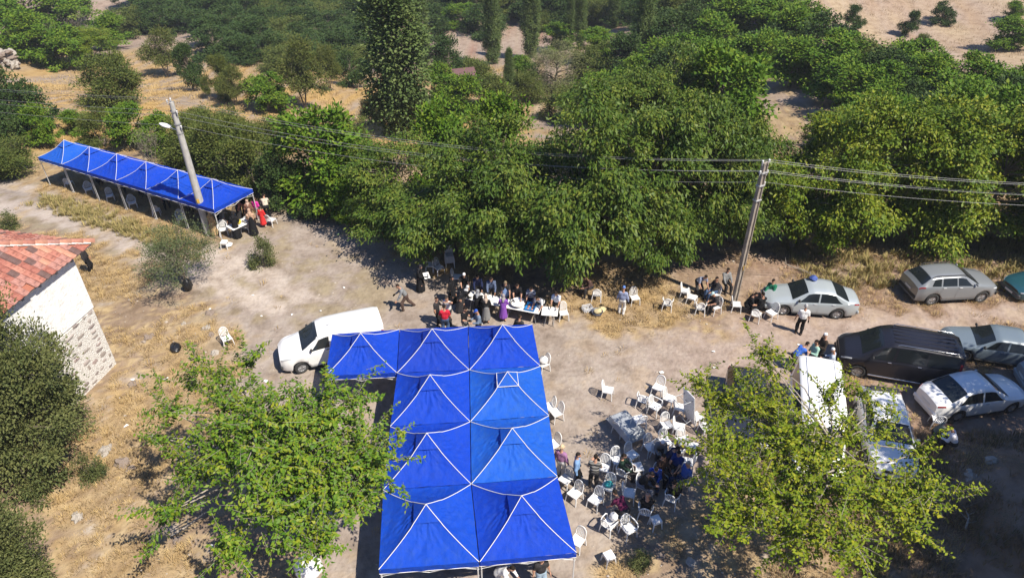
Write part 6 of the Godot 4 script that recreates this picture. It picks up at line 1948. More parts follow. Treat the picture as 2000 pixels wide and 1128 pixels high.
	folding_table("white folding table carrying the steel pan and blue tray", on(0.55, -28.35), -0.3, Vector2(1.8, 0.75), g)
	folding_table("small white table right of the serving line by the man in white", on(1.85, -27.95), -0.12, Vector2(0.8, 0.7), g)
	folding_table("white table covered in bags at the long tents' near end", on(-15.9, -36.3), 0.9, Vector2(1.3, 0.75), "tables near the long tent row")
	# tables among the chairs: one under crumpled plastic, one standing upright folded
	var t := folding_table("low folding table under a crumpled grey plastic sheet", on(4.67, -20.54), -1.1, Vector2(1.25, 0.7), "tables in the chair cluster")
	var s := st()
	s.set_smooth_group(-1)
	var n := FastNoiseLite.new()
	n.seed = 5
	n.frequency = 2.2
	var rows := []
	for j in 9:
		var row := []
		for i in 15:
			var x := lerpf(-0.82, 0.82, i / 14.0)
			var z := lerpf(-0.53, 0.53, j / 8.0)
			var over := maxf(0.0, maxf(absf(x) - 0.64, absf(z) - 0.37))
			row.append(Vector3(x * (1.0 - 0.1 * over), 0.765 + 0.05 * absf(n.get_noise_2d(x * 1.5, z)) - over * 1.6, z * (1.0 - 0.3 * over)))
		rows.append(row)
	for j in 8:
		for i in 14: quad(s, rows[j][i], rows[j][i + 1], rows[j + 1][i + 1], rows[j + 1][i])
	var sheet := part(self, "plastic_sheet", done(s), M.plastic_sheet, t.transform)
	describe(sheet, "crumpled grey plastic sheet draped over the low table", "sheet")
	var u := folding_table("folding table tipped upright on its edge among the chairs", on(6.45, -21.34), 0.0, Vector2(1.7, 0.75), "tables in the chair cluster")
	u.transform = Transform3D(Basis(Vector3.UP, deg_to_rad(205)) * Basis(Vector3.BACK, deg_to_rad(80)), on(6.64, -20.94, 0.86))
	put_chair(0, on(5.08, -20.32, 0.77), 200, "white plastic chair standing on the sheeted table", A)
	# what stands on the serving tables
	var pan := thing("serving_pan", "big round steel pan of white rice on the serving table", "pan", Vector3(0.3, 0.745, -28.45))
	part(pan, "bowl", lathe_mesh([[0.0, 0.01], [0.3, 0.01], [0.38, 0.16], [0.4, 0.17], [0.36, 0.15], [0.28, 0.04], [0.0, 0.04]], 28), M.steel_pan)
	part(pan, "rice", lathe_mesh([[0.0, 0.13], [0.2, 0.12], [0.34, 0.09]], 24), M.cloth_white)
	var tray := thing("blue_tray", "bright blue tray with reddish meat on the serving table", "tray", Vector3(0.92, 0.745, -28.22), -0.3)
	s = st()
	cbox(s, Vector3(0, 0.01, 0), Vector3(0.5, 0.02, 0.62), 0.008)
	for e in [[0.24, 0.0, 0.02, 0.62], [-0.24, 0.0, 0.02, 0.62], [0.0, 0.3, 0.46, 0.02], [0.0, -0.3, 0.46, 0.02]]: cbox(s, Vector3(e[0], 0.06, e[1]), Vector3(e[2], 0.1, e[3]), 0.006)
	part(tray, "tray_shell", done(s), M.blue_tray)
	for k in 6: part(tray, "meat_piece", lathe_mesh([[0.0, 0.05], [0.06, 0.03], [0.075, 0.0], [0.0, -0.01]], 9), M.food, Transform3D(Basis(Vector3.UP, k).scaled(Vector3(1.0, 1.0, 0.7)), Vector3((k % 2 - 0.5) * 0.2, 0.035, (k / 2 - 1) * 0.18)))
	var pm := lathe_mesh([[0.0, 0.012], [0.08, 0.012], [0.12, 0.03], [0.125, 0.028], [0.08, 0.0], [0.0, 0.0]], 18)
	for k in 7:
		var pl := part(self, "plate", pm, M.cloth_white, Transform3D(Basis(), Vector3(-1.95 + 0.26 * k, 0.745, -29.18 + 0.09 * k + 0.12 * (k % 2))))
		describe(pl, "white plate number %s from the left along the serving table" % ["one", "two", "three", "four", "five", "six", "seven"][k], "plate", "plates on the serving table")
	var wb := part(self, "wash_basin", lathe_mesh([[0.0, 0.02], [0.2, 0.02], [0.27, 0.22], [0.29, 0.22], [0.22, 0.0], [0.0, 0.0]], 22), mat("dark_basin", col(0.05, 0.06, 0.09), 0.5), Transform3D(Basis(), on(4.26, -28.62)))
	describe(wb, "dark plastic basin on the ground right of the serving line", "basin")
	var cr := thing("plastic_crate", "pale plastic crate on the ground right of the serving line", "crate", on(3.80, -28.95), 0.3)
	s = st()
	cbox(s, Vector3(0, 0.015, 0), Vector3(0.5, 0.03, 0.36), 0.008)
	for e in [[0.24, 0.0, 0.02, 0.36], [-0.24, 0.0, 0.02, 0.36], [0.0, 0.17, 0.46, 0.02], [0.0, -0.17, 0.46, 0.02]]:
		for k in 3: cbox(s, Vector3(e[0], 0.07 + 0.085 * k, e[1]), Vector3(e[2], 0.05, e[3]), 0.006)
	part(cr, "crate_shell", done(s), mat("pale_crate", col(0.5, 0.52, 0.56), 0.5))

# ---------------------------------------------------------------- people
# A body is a field of tapered capsules joined smoothly and meshed as surface nets.
func nets(prims: Array, cell: float, k := 42.0) -> ArrayMesh:
	var lo := Vector3.ONE * 1e9
	var hi := Vector3.ONE * -1e9
	var pad := 3.4 / k + cell * 1.5
	for p in prims:
		var r: float = maxf(p[2], p[3]) + pad
		for e: Vector3 in [p[0], p[1]]:
			lo = lo.min(e - Vector3.ONE * r)
			hi = hi.max(e + Vector3.ONE * r)
	var nx := int((hi.x - lo.x) / cell) + 2
	var ny := int((hi.y - lo.y) / cell) + 2
	var nz := int((hi.z - lo.z) / cell) + 2
	var F := PackedFloat32Array()
	F.resize(nx * ny * nz)
	for p in prims:
		var a: Vector3 = p[0]
		var b: Vector3 = p[1]
		var ra: float = p[2]
		var rb: float = p[3]
		var r := maxf(ra, rb) + pad
		var ba := b - a
		var bb := maxf(ba.length_squared(), 1e-8)
		var l := ((a.min(b) - Vector3.ONE * r - lo) / cell).floor().max(Vector3.ZERO)
		var h := ((a.max(b) + Vector3.ONE * r - lo) / cell).ceil()
		for z in range(int(l.z), mini(int(h.z), nz - 1) + 1):
			for y in range(int(l.y), mini(int(h.y), ny - 1) + 1):
				var q := (z * ny + y) * nx
				for x in range(int(l.x), mini(int(h.x), nx - 1) + 1):
					var w := lo + Vector3(x, y, z) * cell - a
					var t := clampf(w.dot(ba) / bb, 0.0, 1.0)
					var d := (w - ba * t).length() - lerpf(ra, rb, t)
					if d < 0.25: F[q + x] += exp(-k * d)
	var at := {}
	var V := PackedVector3Array()
	var I := PackedInt32Array()
	var sy := nx
	var sz := nx * ny
	var offs := [0, 1, sy, sy + 1, sz, sz + 1, sz + sy, sz + sy + 1]
	var cor := [Vector3(0, 0, 0), Vector3(1, 0, 0), Vector3(0, 1, 0), Vector3(1, 1, 0), Vector3(0, 0, 1), Vector3(1, 0, 1), Vector3(0, 1, 1), Vector3(1, 1, 1)]
	var edges := [[0, 1], [2, 3], [4, 5], [6, 7], [0, 2], [1, 3], [4, 6], [5, 7], [0, 4], [1, 5], [2, 6], [3, 7]]
	for z in nz - 1:
		for y in ny - 1:
			var q := z * sz + y * sy
			for x in nx - 1:
				var c := q + x
				var m := 0
				if F[c] > 1.0: m += 1
				if F[c + 1] > 1.0: m += 1
				if F[c + sy] > 1.0: m += 1
				if F[c + sy + 1] > 1.0: m += 1
				if F[c + sz] > 1.0: m += 1
				if F[c + sz + 1] > 1.0: m += 1
				if F[c + sz + sy] > 1.0: m += 1
				if F[c + sz + sy + 1] > 1.0: m += 1
				if m == 0 or m == 8: continue
				var sum := Vector3.ZERO
				var cnt := 0
				for e in edges:
					var f0: float = F[c + offs[e[0]]]
					var f1: float = F[c + offs[e[1]]]
					if (f0 > 1.0) == (f1 > 1.0): continue
					var g0 := -log(maxf(f0, 1e-6))
					var g1 := -log(maxf(f1, 1e-6))
					sum += (cor[e[0]] as Vector3).lerp(cor[e[1]], clampf(g0 / (g0 - g1), 0.02, 0.98))
					cnt += 1
				at[c] = V.size()
				V.append(lo + (Vector3(x, y, z) + sum / cnt) * cell)
	var steps := [1, sy, sz]
	for c: int in at:
		var x := c % nx
		var y := (c / nx) % ny
		var z := c / sz
		for ax in 3:
			var u := (ax + 1) % 3
			var v := (ax + 2) % 3
			var pos := [x, y, z]
			if pos[u] == 0 or pos[v] == 0: continue
			var i0 := F[c] > 1.0
			var i1: bool = F[c + steps[ax]] > 1.0
			if i0 == i1: continue
			var a: int = at[c]
			var b: int = at.get(c - steps[u], a)
			var d: int = at.get(c - steps[v], a)
			var e: int = at.get(c - steps[u] - steps[v], a)
			if i0: I.append_array(PackedInt32Array([a, e, b, a, d, e]))
			else: I.append_array(PackedInt32Array([a, b, e, a, e, d]))
	var A := []
	A.resize(Mesh.ARRAY_MAX)
	A[Mesh.ARRAY_VERTEX] = V
	A[Mesh.ARRAY_INDEX] = I
	var am := ArrayMesh.new()
	am.add_surface_from_arrays(Mesh.PRIMITIVE_TRIANGLES, A)
	var s := SurfaceTool.new()
	s.create_from(am, 0)
	s.generate_normals()
	return s.commit()

func knee(a: Vector3, t: Vector3, l1: float, l2: float, pole: Vector3) -> Array:   # [joint, reached end]
	var d := t - a
	var L := minf(d.length(), l1 + l2 - 0.005)
	d = d.normalized()
	var x := (l1 * l1 - l2 * l2 + L * L) / (2.0 * L)
	var h := sqrt(maxf(0.0, l1 * l1 - x * x))
	var p := (pole - d * pole.dot(d)).normalized()
	return [a + d * x + p * h, a + d * L]

const POSES := {   # facing +z: pelvis, neck, left hand, right hand, left foot, right foot, head turn, head pitch
	"stand": [[0, 0.93, 0], [0, 1.45, -0.01], [0.3, 0.82, 0.08], [-0.3, 0.82, 0.05], [0.11, 0.07, 0.03], [-0.11, 0.07, -0.03], 0.1, 0.1],
	"serve": [[0, 0.92, -0.04], [0, 1.42, 0.1], [0.2, 0.98, 0.46], [-0.16, 0.96, 0.48], [0.13, 0.07, 0.0], [-0.13, 0.07, 0.02], 0.0, 0.5],
	"hold": [[0, 0.93, 0], [0, 1.45, 0.02], [0.14, 1.1, 0.34], [-0.14, 1.1, 0.34], [0.11, 0.07, 0.04], [-0.11, 0.07, -0.02], 0.0, 0.4],
	"talk": [[0, 0.93, 0], [0, 1.45, 0.0], [0.16, 1.2, 0.3], [-0.3, 0.84, 0.1], [0.12, 0.07, -0.03], [-0.12, 0.07, 0.05], -0.3, 0.15],
	"face_touch": [[0, 0.93, 0], [0, 1.45, 0.02], [0.1, 1.5, 0.18], [-0.3, 0.84, 0.1], [0.12, 0.07, 0.0], [-0.12, 0.07, 0.02], 0.1, 0.3],
	"walk": [[0, 0.88, 0], [0, 1.34, 0.24], [0.26, 0.82, 0.5], [-0.24, 0.9, 0.45], [0.1, 0.07, 0.22], [-0.1, 0.1, -0.4], 0.0, 0.45],
	"lean": [[0, 0.88, -0.12], [0, 1.27, 0.28], [0.2, 0.78, 0.5], [-0.2, 0.8, 0.52], [0.14, 0.07, 0.05], [-0.14, 0.07, -0.1], 0.0, 0.5],
	"bend": [[0, 0.8, -0.2], [0, 1.02, 0.3], [0.26, 0.5, 0.46], [-0.18, 0.48, 0.5], [0.16, 0.07, 0.08], [-0.16, 0.07, -0.12], 0.2, 0.6],
	"sit": [[0, 0.53, -0.06], [0, 1.05, -0.1], [0.17, 0.62, 0.3], [-0.17, 0.62, 0.3], [0.14, 0.07, 0.42], [-0.14, 0.07, 0.38], 0.1, 0.25],
	"sit_lean": [[0, 0.53, -0.08], [0, 1.0, 0.14], [0.1, 0.62, 0.42], [-0.1, 0.62, 0.42], [0.16, 0.07, 0.4], [-0.16, 0.07, 0.42], 0.0, 0.55],
	"sit_stretch": [[0, 0.52, -0.02], [0, 1.02, -0.14], [0.24, 0.66, 0.12], [-0.14, 0.62, 0.2], [0.14, 0.07, 0.66], [-0.12, 0.07, 0.6], -0.2, 0.2],
}

func vec(a: Array) -> Vector3:
	return Vector3(a[0], a[1], a[2])

func grow(prims: Array, by: float) -> Array:
	return prims.map(func(p): return [p[0], p[1], p[2] + by, p[3] + by])

func hand_mesh() -> ArrayMesh:   # fingers along -y, palm towards -x
	if protos.has("hand"): return protos["hand"]
	var P := [[Vector3(0, 0.0, 0.0), Vector3(0, -0.03, 0), 0.022, 0.024], [Vector3(0, -0.03, 0.02), Vector3(0, -0.085, 0.026), 0.017, 0.014], [Vector3(0, -0.03, -0.02), Vector3(0, -0.08, -0.026), 0.017, 0.014], [Vector3(0, -0.04, 0.0), Vector3(0, -0.09, 0.0), 0.018, 0.015]]
	for f in [[0.03, 0.062], [0.011, 0.072], [-0.009, 0.066], [-0.028, 0.05]]:
		var b := Vector3(0, -0.09, f[0])
		var m := b + Vector3(-0.008, -f[1] * 0.55, f[0] * 0.12)
		P.append([b, m, 0.0095, 0.0085])
		P.append([m, m + Vector3(-0.02, -f[1] * 0.42, 0), 0.0085, 0.0075])
	P.append([Vector3(-0.004, -0.03, 0.026), Vector3(-0.014, -0.062, 0.05), 0.012, 0.0105])
	P.append([Vector3(-0.014, -0.062, 0.05), Vector3(-0.026, -0.09, 0.052), 0.0105, 0.0085])
	protos["hand"] = nets(P, 0.0065, 150.0)
	return protos["hand"]

func head_mesh() -> ArrayMesh:   # centred between the ears, face towards +z
	if protos.has("head"): return protos["head"]
	var P := [[Vector3(0, 0.03, -0.02), Vector3(0, 0.03, 0.005), 0.078, 0.074], [Vector3(0, -0.02, 0.02), Vector3(0, -0.06, 0.036), 0.058, 0.045], [Vector3(0, -0.085, 0.052), Vector3(0, -0.088, 0.05), 0.026, 0.026],
		[Vector3(0, 0.012, 0.079), Vector3(0, -0.03, 0.098), 0.011, 0.0145], [Vector3(-0.035, 0.026, 0.068), Vector3(0.035, 0.026, 0.068), 0.012, 0.012], [Vector3(0, -0.06, 0.076), Vector3(0, -0.064, 0.076), 0.013, 0.013],
		[Vector3(0.036, -0.022, 0.058), Vector3(0.038, -0.024, 0.056), 0.018, 0.018], [Vector3(-0.036, -0.022, 0.058), Vector3(-0.038, -0.024, 0.056), 0.018, 0.018],
		[Vector3(0.083, 0.005, -0.008), Vector3(0.083, -0.022, -0.004), 0.014, 0.009], [Vector3(-0.083, 0.005, -0.008), Vector3(-0.083, -0.022, -0.004), 0.014, 0.009], [Vector3(0, -0.05, -0.02), Vector3(0, -0.14, -0.025), 0.05, 0.05]]
	protos["head"] = nets(P, 0.0085, 120.0)
	return protos["head"]

func skin_color(m: ArrayMesh, xf: Transform3D, s: SurfaceTool, face: bool) -> void:   # appends with eyes, brows and lips coloured
	var A := m.surface_get_arrays(0)
	var V: PackedVector3Array = A[Mesh.ARRAY_VERTEX]
	var C := PackedColorArray()
	for p in V:
		var c := Color(0.42, 0.235, 0.155)
		if face and p.z > 0.04:
			if Vector2(absf(p.x) - 0.031, p.y - 0.006).length() < 0.011: c = Color(0.06, 0.04, 0.035)
			elif absf(absf(p.x) - 0.032) < 0.02 and absf(p.y - 0.028) < 0.007: c = Color(0.04, 0.025, 0.02)
			elif absf(p.x) < 0.024 and absf(p.y + 0.062) < 0.009: c = Color(0.33, 0.11, 0.09)
		C.append(c)
	A[Mesh.ARRAY_COLOR] = C
	var am := ArrayMesh.new()
	am.add_surface_from_arrays(Mesh.PRIMITIVE_TRIANGLES, A)
	s.append_from(am, 0, xf)

func figure(pose: String, sleeves: bool, wear: String, head: String) -> Dictionary:
	var key := "figure %s %s %s %s" % [pose, sleeves, wear, head]
	if protos.has(key): return protos[key]
	var q: Array = POSES[pose]
	var pel := vec(q[0])
	var neck := vec(q[1])
	var up := (neck - pel).normalized()
	var sh := neck - up * 0.05
	var torso := [[pel + Vector3(0.06, 0, 0), pel + up * 0.2 + Vector3(0.05, 0, 0), 0.1, 0.092], [pel - Vector3(0.06, 0, 0), pel + up * 0.2 - Vector3(0.05, 0, 0), 0.1, 0.092],
		[pel + up * 0.2 + Vector3(0.05, 0, 0), sh - up * 0.08 + Vector3(0.085, 0, 0.01), 0.092, 0.088], [pel + up * 0.2 - Vector3(0.05, 0, 0), sh - up * 0.08 + Vector3(-0.085, 0, 0.01), 0.092, 0.088],
		[sh + Vector3(0.13, -0.02, 0), sh + Vector3(-0.13, -0.02, 0), 0.058, 0.058], [sh, neck + up * 0.05, 0.055, 0.05]]
	var upper := []
	var fore := []
	var legs := []
	var shin := []
	var hands := []
	var feet := []
	for i in 2:
		var sd := 1.0 if i == 0 else -1.0
		var a := sh + Vector3(0.175 * sd, -0.03, 0)
		var k := knee(a, vec(q[2 + i]), 0.28, 0.25, Vector3(0.5 * sd, -0.5, -0.7))
		upper.append([a, k[0], 0.05, 0.04])
		fore.append([k[0], k[1], 0.04, 0.027])
		hands.append([k[0], k[1], sd])
		var h := pel + Vector3(0.09 * sd, -0.03, 0)
		var kk := knee(h, vec(q[4 + i]), 0.44, 0.43, Vector3(0.12 * sd, 0.2, 1.0))
		legs.append([h, kk[0], 0.084, 0.056])
		shin.append([kk[0], kk[0].lerp(kk[1], 0.35), 0.054, 0.052])
		shin.append([kk[0].lerp(kk[1], 0.35), kk[1], 0.052, 0.036])
		feet.append(kk[1])
	var foot := []
	for f: Vector3 in feet: foot.append([f + Vector3(0, -0.025, -0.04), f + Vector3(0, -0.035, 0.13), 0.036, 0.03])
	var turn := Basis(Vector3.UP, q[6]) * Basis(Vector3.RIGHT, q[7])
	var hc := neck + up * 0.07 + turn * Vector3(0, 0.13, 0.03)
	var s := st()
	skin_color(nets(torso + upper + fore + legs + shin + foot, 0.03), Transform3D(), s, false)
	skin_color(head_mesh(), Transform3D(turn, hc), s, true)
	for h in hands:
		var d: Vector3 = (h[1] - h[0]).normalized()
		var x := d.cross(Vector3(0, 0, 1)).normalized()
		if x.length() < 0.1: x = Vector3.RIGHT
		var b := Basis(x * -1.0, -d, (x * -1.0).cross(-d)).orthonormalized()
		skin_color(hand_mesh(), Transform3D(b * Basis.from_scale(Vector3(h[2], 1, 1)), h[1] + d * 0.02), s, false)
	var out := {"body": s.commit(), "head": Transform3D(turn, hc)}
	var shirt := torso + upper.map(func(p): return [p[0], p[1] if sleeves else p[0].lerp(p[1], 0.72), p[2], p[3]])
	if sleeves: shirt += fore.map(func(p): return [p[0], p[0].lerp(p[1], 0.92), p[2], p[3]])
	out["top"] = nets(grow(shirt.slice(0, 5) + shirt.slice(6), 0.016), 0.03)
	if wear == "trousers":
		out["bottom"] = nets(grow(torso.slice(0, 2).map(func(p): return [p[0], p[0].lerp(p[1], 0.3), p[2], p[2]]) + legs + shin.map(func(p): return [p[0], p[1], p[2] + 0.006, p[3] + 0.012]), 0.014), 0.03)
	else:
		var w := pel + up * (0.24 if wear == "robe" else 0.1)
		var skirt := []
		if pose.begins_with("sit"):
			skirt = grow(torso.slice(0, 2) + legs + shin, 0.035)
			for i in 2: skirt.append([legs[i][1], feet[i] + Vector3(0, 0.0, 0), 0.1, 0.13])
		else:
			for g in 8:
				var dv := Vector3(cos(TAU * g / 8.0), 0, sin(TAU * g / 8.0))
				skirt.append([w + dv * 0.05, Vector3(pel.x, 0.1 if wear == "robe" else 0.32, pel.z) + dv * (0.2 if wear == "robe" else 0.17), 0.09, 0.075])
		out["bottom"] = nets(skirt, 0.03)
	out["shoe"] = [nets([grow([foot[0]], 0.008)[0]], 0.022), nets([grow([foot[1]], 0.008)[0]], 0.022)]
	match head:
		"hair": out["hair"] = nets([[Vector3(0, 0.052, -0.026), Vector3(0, 0.056, 0.004), 0.079, 0.07], [Vector3(0, 0.0, -0.05), Vector3(0, -0.03, -0.045), 0.062, 0.045]], 0.014, 110.0)
		"cap": out["hair"] = nets([[Vector3(0, 0.062, -0.022), Vector3(0, 0.062, 0.006), 0.082, 0.076], [Vector3(-0.035, 0.05, 0.075), Vector3(-0.03, 0.042, 0.125), 0.014, 0.009], [Vector3(0.035, 0.05, 0.075), Vector3(0.03, 0.042, 0.125), 0.014, 0.009], [Vector3(0.0, 0.052, 0.075), Vector3(0.0, 0.044, 0.13), 0.014, 0.009]], 0.013, 110.0)
		"skullcap": out["hair"] = nets([[Vector3(0, 0.07, -0.022), Vector3(0, 0.072, 0.0), 0.079, 0.074]], 0.014, 110.0)
		"hat": out["hair"] = nets([[Vector3(0, 0.07, -0.02), Vector3(0, 0.085, -0.005), 0.08, 0.075]] + range(10).map(func(g): return [Vector3(cos(TAU * g / 10.0) * 0.07, 0.055, sin(TAU * g / 10.0) * 0.07 - 0.01), Vector3(cos(TAU * g / 10.0) * 0.15, 0.045, sin(TAU * g / 10.0) * 0.15 - 0.01), 0.018, 0.01]), 0.014, 110.0)
		"scarf": out["hair"] = nets([[Vector3(0, 0.04, -0.03), Vector3(0, 0.035, -0.01), 0.09, 0.088], [Vector3(0, -0.04, -0.02), Vector3(0, -0.13, -0.01), 0.082, 0.085], [Vector3(0.05, -0.17, 0.0), Vector3(-0.05, -0.17, 0.0), 0.085, 0.085], [Vector3(0, -0.2, -0.06), Vector3(0, -0.3, -0.07), 0.08, 0.06]], 0.016, 90.0)
	protos[key] = out
	return out

func cloth(c: Array) -> StandardMaterial3D:
	var key := "cloth %.2f %.2f %.2f" % [c[0], c[1], c[2]]
	if M.has(key): return M[key]
	var m := mat(key, col(c[0], c[1], c[2]), 0.9, 0.0, 0.25)
	m.normal_enabled = true
	if not M.has("fold_normal"): M["fold_normal"] = noise_tex(0.025, 256, [], 4, 33, true, 10.0)
	m.normal_texture = M["fold_normal"]
	m.uv1_triplanar = true
	m.uv1_scale = Vector3.ONE * 2.2
	return m

func person(label: String, at: Vector3, turn: float, pose: String, top: Array, bottom: Array, head := "hair", hc := [0.02, 0.015, 0.012], sleeves := false, wear := "trousers", size := 1.0, group := "people") -> Node3D:
	var f := figure(pose, sleeves, wear, head)
	var o := thing("person", label, "person", at, deg_to_rad(turn), group)
	o.scale = Vector3.ONE * size
	part(o, "body", f.body, M.skin)
	if wear == "robe":
		part(o, "robe_top", f.top, cloth(top))
		part(o, "robe_skirt", f.bottom, cloth(bottom))
	else:
		part(o, "shirt", f.top, cloth(top))
		part(o, "trousers" if wear == "trousers" else "skirt", f.bottom, cloth(bottom))
	for s in f.shoe: part(o, "shoe", s, cloth([0.03, 0.028, 0.026]))
	if head != "none":
		part(o, {"hair": "hair", "cap": "cap", "skullcap": "skullcap", "hat": "hat", "scarf": "headscarf"}[head], f.hair, cloth(hc), f.head)
	return o

func striped(key: String, a: Color, b: Color) -> StandardMaterial3D:
	var m := mat(key, Color.WHITE, 0.9, 0.0, 0.25)
	var im := Image.create(4, 64, false, Image.FORMAT_RGB8)
	for y in 64:
		for x in 4: im.set_pixel(x, y, a if (y / 8) % 2 else b)
	m.albedo_texture = ImageTexture.create_from_image(im)
	m.uv1_triplanar = true
	m.uv1_scale = Vector3.ONE * 1.7
	return m

func people() -> void:
	var sk := mat("skin", Color.WHITE, 0.6, 0.0, 0.4)
	sk.vertex_color_use_as_albedo = true
	var black := [0.014, 0.014, 0.016]
	var navy := [0.016, 0.022, 0.06]
	var white := [0.72, 0.72, 0.72]
	var jeans := [0.06, 0.1, 0.19]
	var grey := [0.2, 0.2, 0.2]
	var dark := [0.035, 0.033, 0.035]
	var G1 := "helpers and guests at the serving line"
	var helper := 12.0
	# behind the serving tables, facing us
	person("helper in black with a white cap at the serving line's left end", on(-2.45, -30.0), 10, "serve", black, dark, "skullcap", white, false, "trousers", 1.0, G1)
	person("helper in a navy shirt beside the white capped helper", on(-1.75, -29.85), 5, "serve", navy, dark, "hair", [0.02, 0.015, 0.012], true, "trousers", 1.0, G1)
	person("helper in a blue grey checked shirt at the serving line", on(-1.05, -29.6), 0, "serve", [0.1, 0.13, 0.21], dark, "hair", [0.02, 0.015, 0.012], true, "trousers", 1.02, G1)
	var ap := person("helper wearing a light blue apron behind the serving table", on(-0.35, -29.3), 5, "serve", dark, dark, "skullcap", [0.2, 0.16, 0.1], false, "trousers", 1.0, G1)
	var s := st()
	s.set_smooth_group(0)
	for j in 6:
		for i in 6:
			var q := []
			for e in [[0, 0], [1, 0], [1, 1], [0, 1]]:
				var u: float = (i + e[0]) / 6.0 * 2.0 - 1.0
				var v: float = (j + e[1]) / 6.0
				q.append(Vector3(u * (0.17 + 0.05 * v), lerpf(1.3, 0.55, v), 0.17 - 0.05 * v - 0.07 * u * u))
			quad(s, q[0], q[1], q[2], q[3])
	part(ap, "apron", done(s), cloth([0.26, 0.38, 0.66]))
	person("helper in a black tee next to the apron wearer", on(0.25, -29.1), 0, "serve", black, dark, "hair", [0.02, 0.015, 0.012], false, "trousers", 1.0, G1)
	var stp := person("helper in a navy and white striped top", on(0.95, -28.85), -10, "serve", navy, navy, "hair", [0.02, 0.015, 0.012], false, "trousers", 1.0, G1)
	(stp.get_node("shirt") as MeshInstance3D).material_override = striped("navy_stripes", col(0.02, 0.03, 0.09), col(0.6, 0.6, 0.6))
	person("helper in a white tee reaching over the blue tray", on(1.45, -28.45), -35, "lean", white, dark, "hair", [0.02, 0.015, 0.012], false, "trousers", 0.98, G1)
	person("young helper in white with a pale blue scarf at the small table", on(2.2, -28.5), -20, "serve", [0.62, 0.66, 0.74], dark, "hair", [0.03, 0.02, 0.015], false, "trousers", 0.96, G1)
	# in front of the tables
	person("woman in a grey headscarf and black coat facing the food", on(-1.69, -28.37), 165, "hold", black, black, "scarf", [0.24, 0.25, 0.27], true, "robe", 0.95, G1)
	person("woman in a beige headscarf with black coat and grey skirt", on(-1.27, -27.96), 190, "hold", black, grey, "scarf", [0.38, 0.3, 0.24], true, "skirt", 0.95, G1)
	person("woman in a purple dress with a patterned headscarf", on(-0.43, -28.12), 175, "hold", [0.2, 0.07, 0.36], [0.2, 0.07, 0.36], "scarf", [0.28, 0.25, 0.26], true, "skirt", 0.9, G1)
	person("woman in a black and white scarf at the line's left end", on(-2.54, -28.95), 120, "lean", black, dark, "scarf", [0.5, 0.5, 0.5], true, "robe", 0.92, G1)
	person("woman in dark clothes hidden behind the white tee man", on(-3.05, -29.64), 60, "stand", black, black, "scarf", black, true, "robe", 0.92, G1)
	var G2 := "people standing about the yard"
	person("woman in a long black dress holding a sheet of paper", on(-4.78, -30.62), 75, "hold", black, black, "scarf", [0.03, 0.03, 0.035], true, "robe", 0.95, G2)
	person("man in grey shirt and brown trousers stepping forward bent", on(-5.32, -29.08), -70, "walk", [0.2, 0.21, 0.22], [0.09, 0.06, 0.05], "hair", [0.03, 0.02, 0.015], true, "trousers", 1.0, G2)
	person("woman in a dark tee and black trousers talking to a man", on(-3.66, -27.80), 70, "talk", dark, black, "hair", [0.025, 0.018, 0.014], false, "trousers", 0.97, G2)
	person("man in a white tee rubbing his face", on(-3.10, -27.80), -30, "face_touch", white, dark, "hair", [0.05, 0.04, 0.035], false, "trousers", 1.02, G2)
	person("man in a red tee and blue jeans seen from behind", on(-3.20, -27.08), 185, "talk", [0.5, 0.022, 0.045], jeans, "hair", [0.02, 0.015, 0.012], false, "trousers", 1.0, G2)
	person("person in a black tee with crossed arms behind the gazebos", on(-2.28, -27.01), 60, "hold", black, grey, "hair", [0.02, 0.015, 0.012], false, "trousers", 0.98, G2)
	person("man in a bright blue cap and grey blue shirt behind the gazebos", on(-1.58, -26.78), -70, "hold", [0.15, 0.2, 0.28], dark, "cap", [0.03, 0.09, 0.4], true, "trousers", 1.0, G2)
	person("man half hidden behind the far right gazebo, only his head showing", on(0.34, -26.32), 150, "stand", dark, dark, "hair", [0.02, 0.015, 0.012], true, "trousers", 1.0, G2)
	person("man in white trousers and a blue cap walking under the walnuts", on(5.47, -28.62), 160, "stand", [0.24, 0.28, 0.42], [0.68, 0.67, 0.64], "cap", [0.1, 0.2, 0.5], true, "trousers", 0.98, G2)
	person("grey haired man in a white shirt and black trousers on the road", on(13.86, -27.08), 165, "stand", white, black, "hair", [0.4, 0.4, 0.4], false, "trousers", 1.02, G2)
	person("man walking past the house corner in dark trousers", on(-23.39, -33.05), 100, "stand", dark, black, "hair", [0.02, 0.015, 0.012], true, "trousers", 1.0, G2)
	person("person in jeans standing under the nearest gazebo's edge", on(0.95, -13.75), 20, "stand", dark, [0.3, 0.4, 0.48], "hair", [0.02, 0.015, 0.012], false, "trousers", 1.0, G2)
	person("person in white stooping under the nearest gazebo's edge", on(-0.35, -13.75), 60, "lean", white, [0.5, 0.5, 0.5], "hair", [0.02, 0.015, 0.012], true, "trousers", 1.0, G2)
	var G3 := "men behind the white minibus"
	person("man in a royal blue shirt leaning behind the minibus", on(12.78, -24.52), 110, "lean", [0.05, 0.14, 0.5], dark, "hair", [0.02, 0.015, 0.012], false, "trousers", 1.0, G3)
	person("man in a mint green shirt behind the minibus", on(13.53, -24.52), -80, "talk", [0.3, 0.48, 0.4], grey, "hair", [0.02, 0.015, 0.012], true, "trousers", 1.0, G3)
	person("man in a dark brown jacket with a white cap behind the minibus", on(14.02, -24.87), -85, "talk", [0.04, 0.03, 0.024], dark, "skullcap", white, true, "trousers", 1.05, G3)
	person("man in a pale shirt with a white cap nearest the black van", on(14.13, -23.98), -120, "hold", [0.4, 0.45, 0.55], dark, "skullcap", white, true, "trousers", 0.98, G3)
	var G4 := "people sitting under the walnuts"
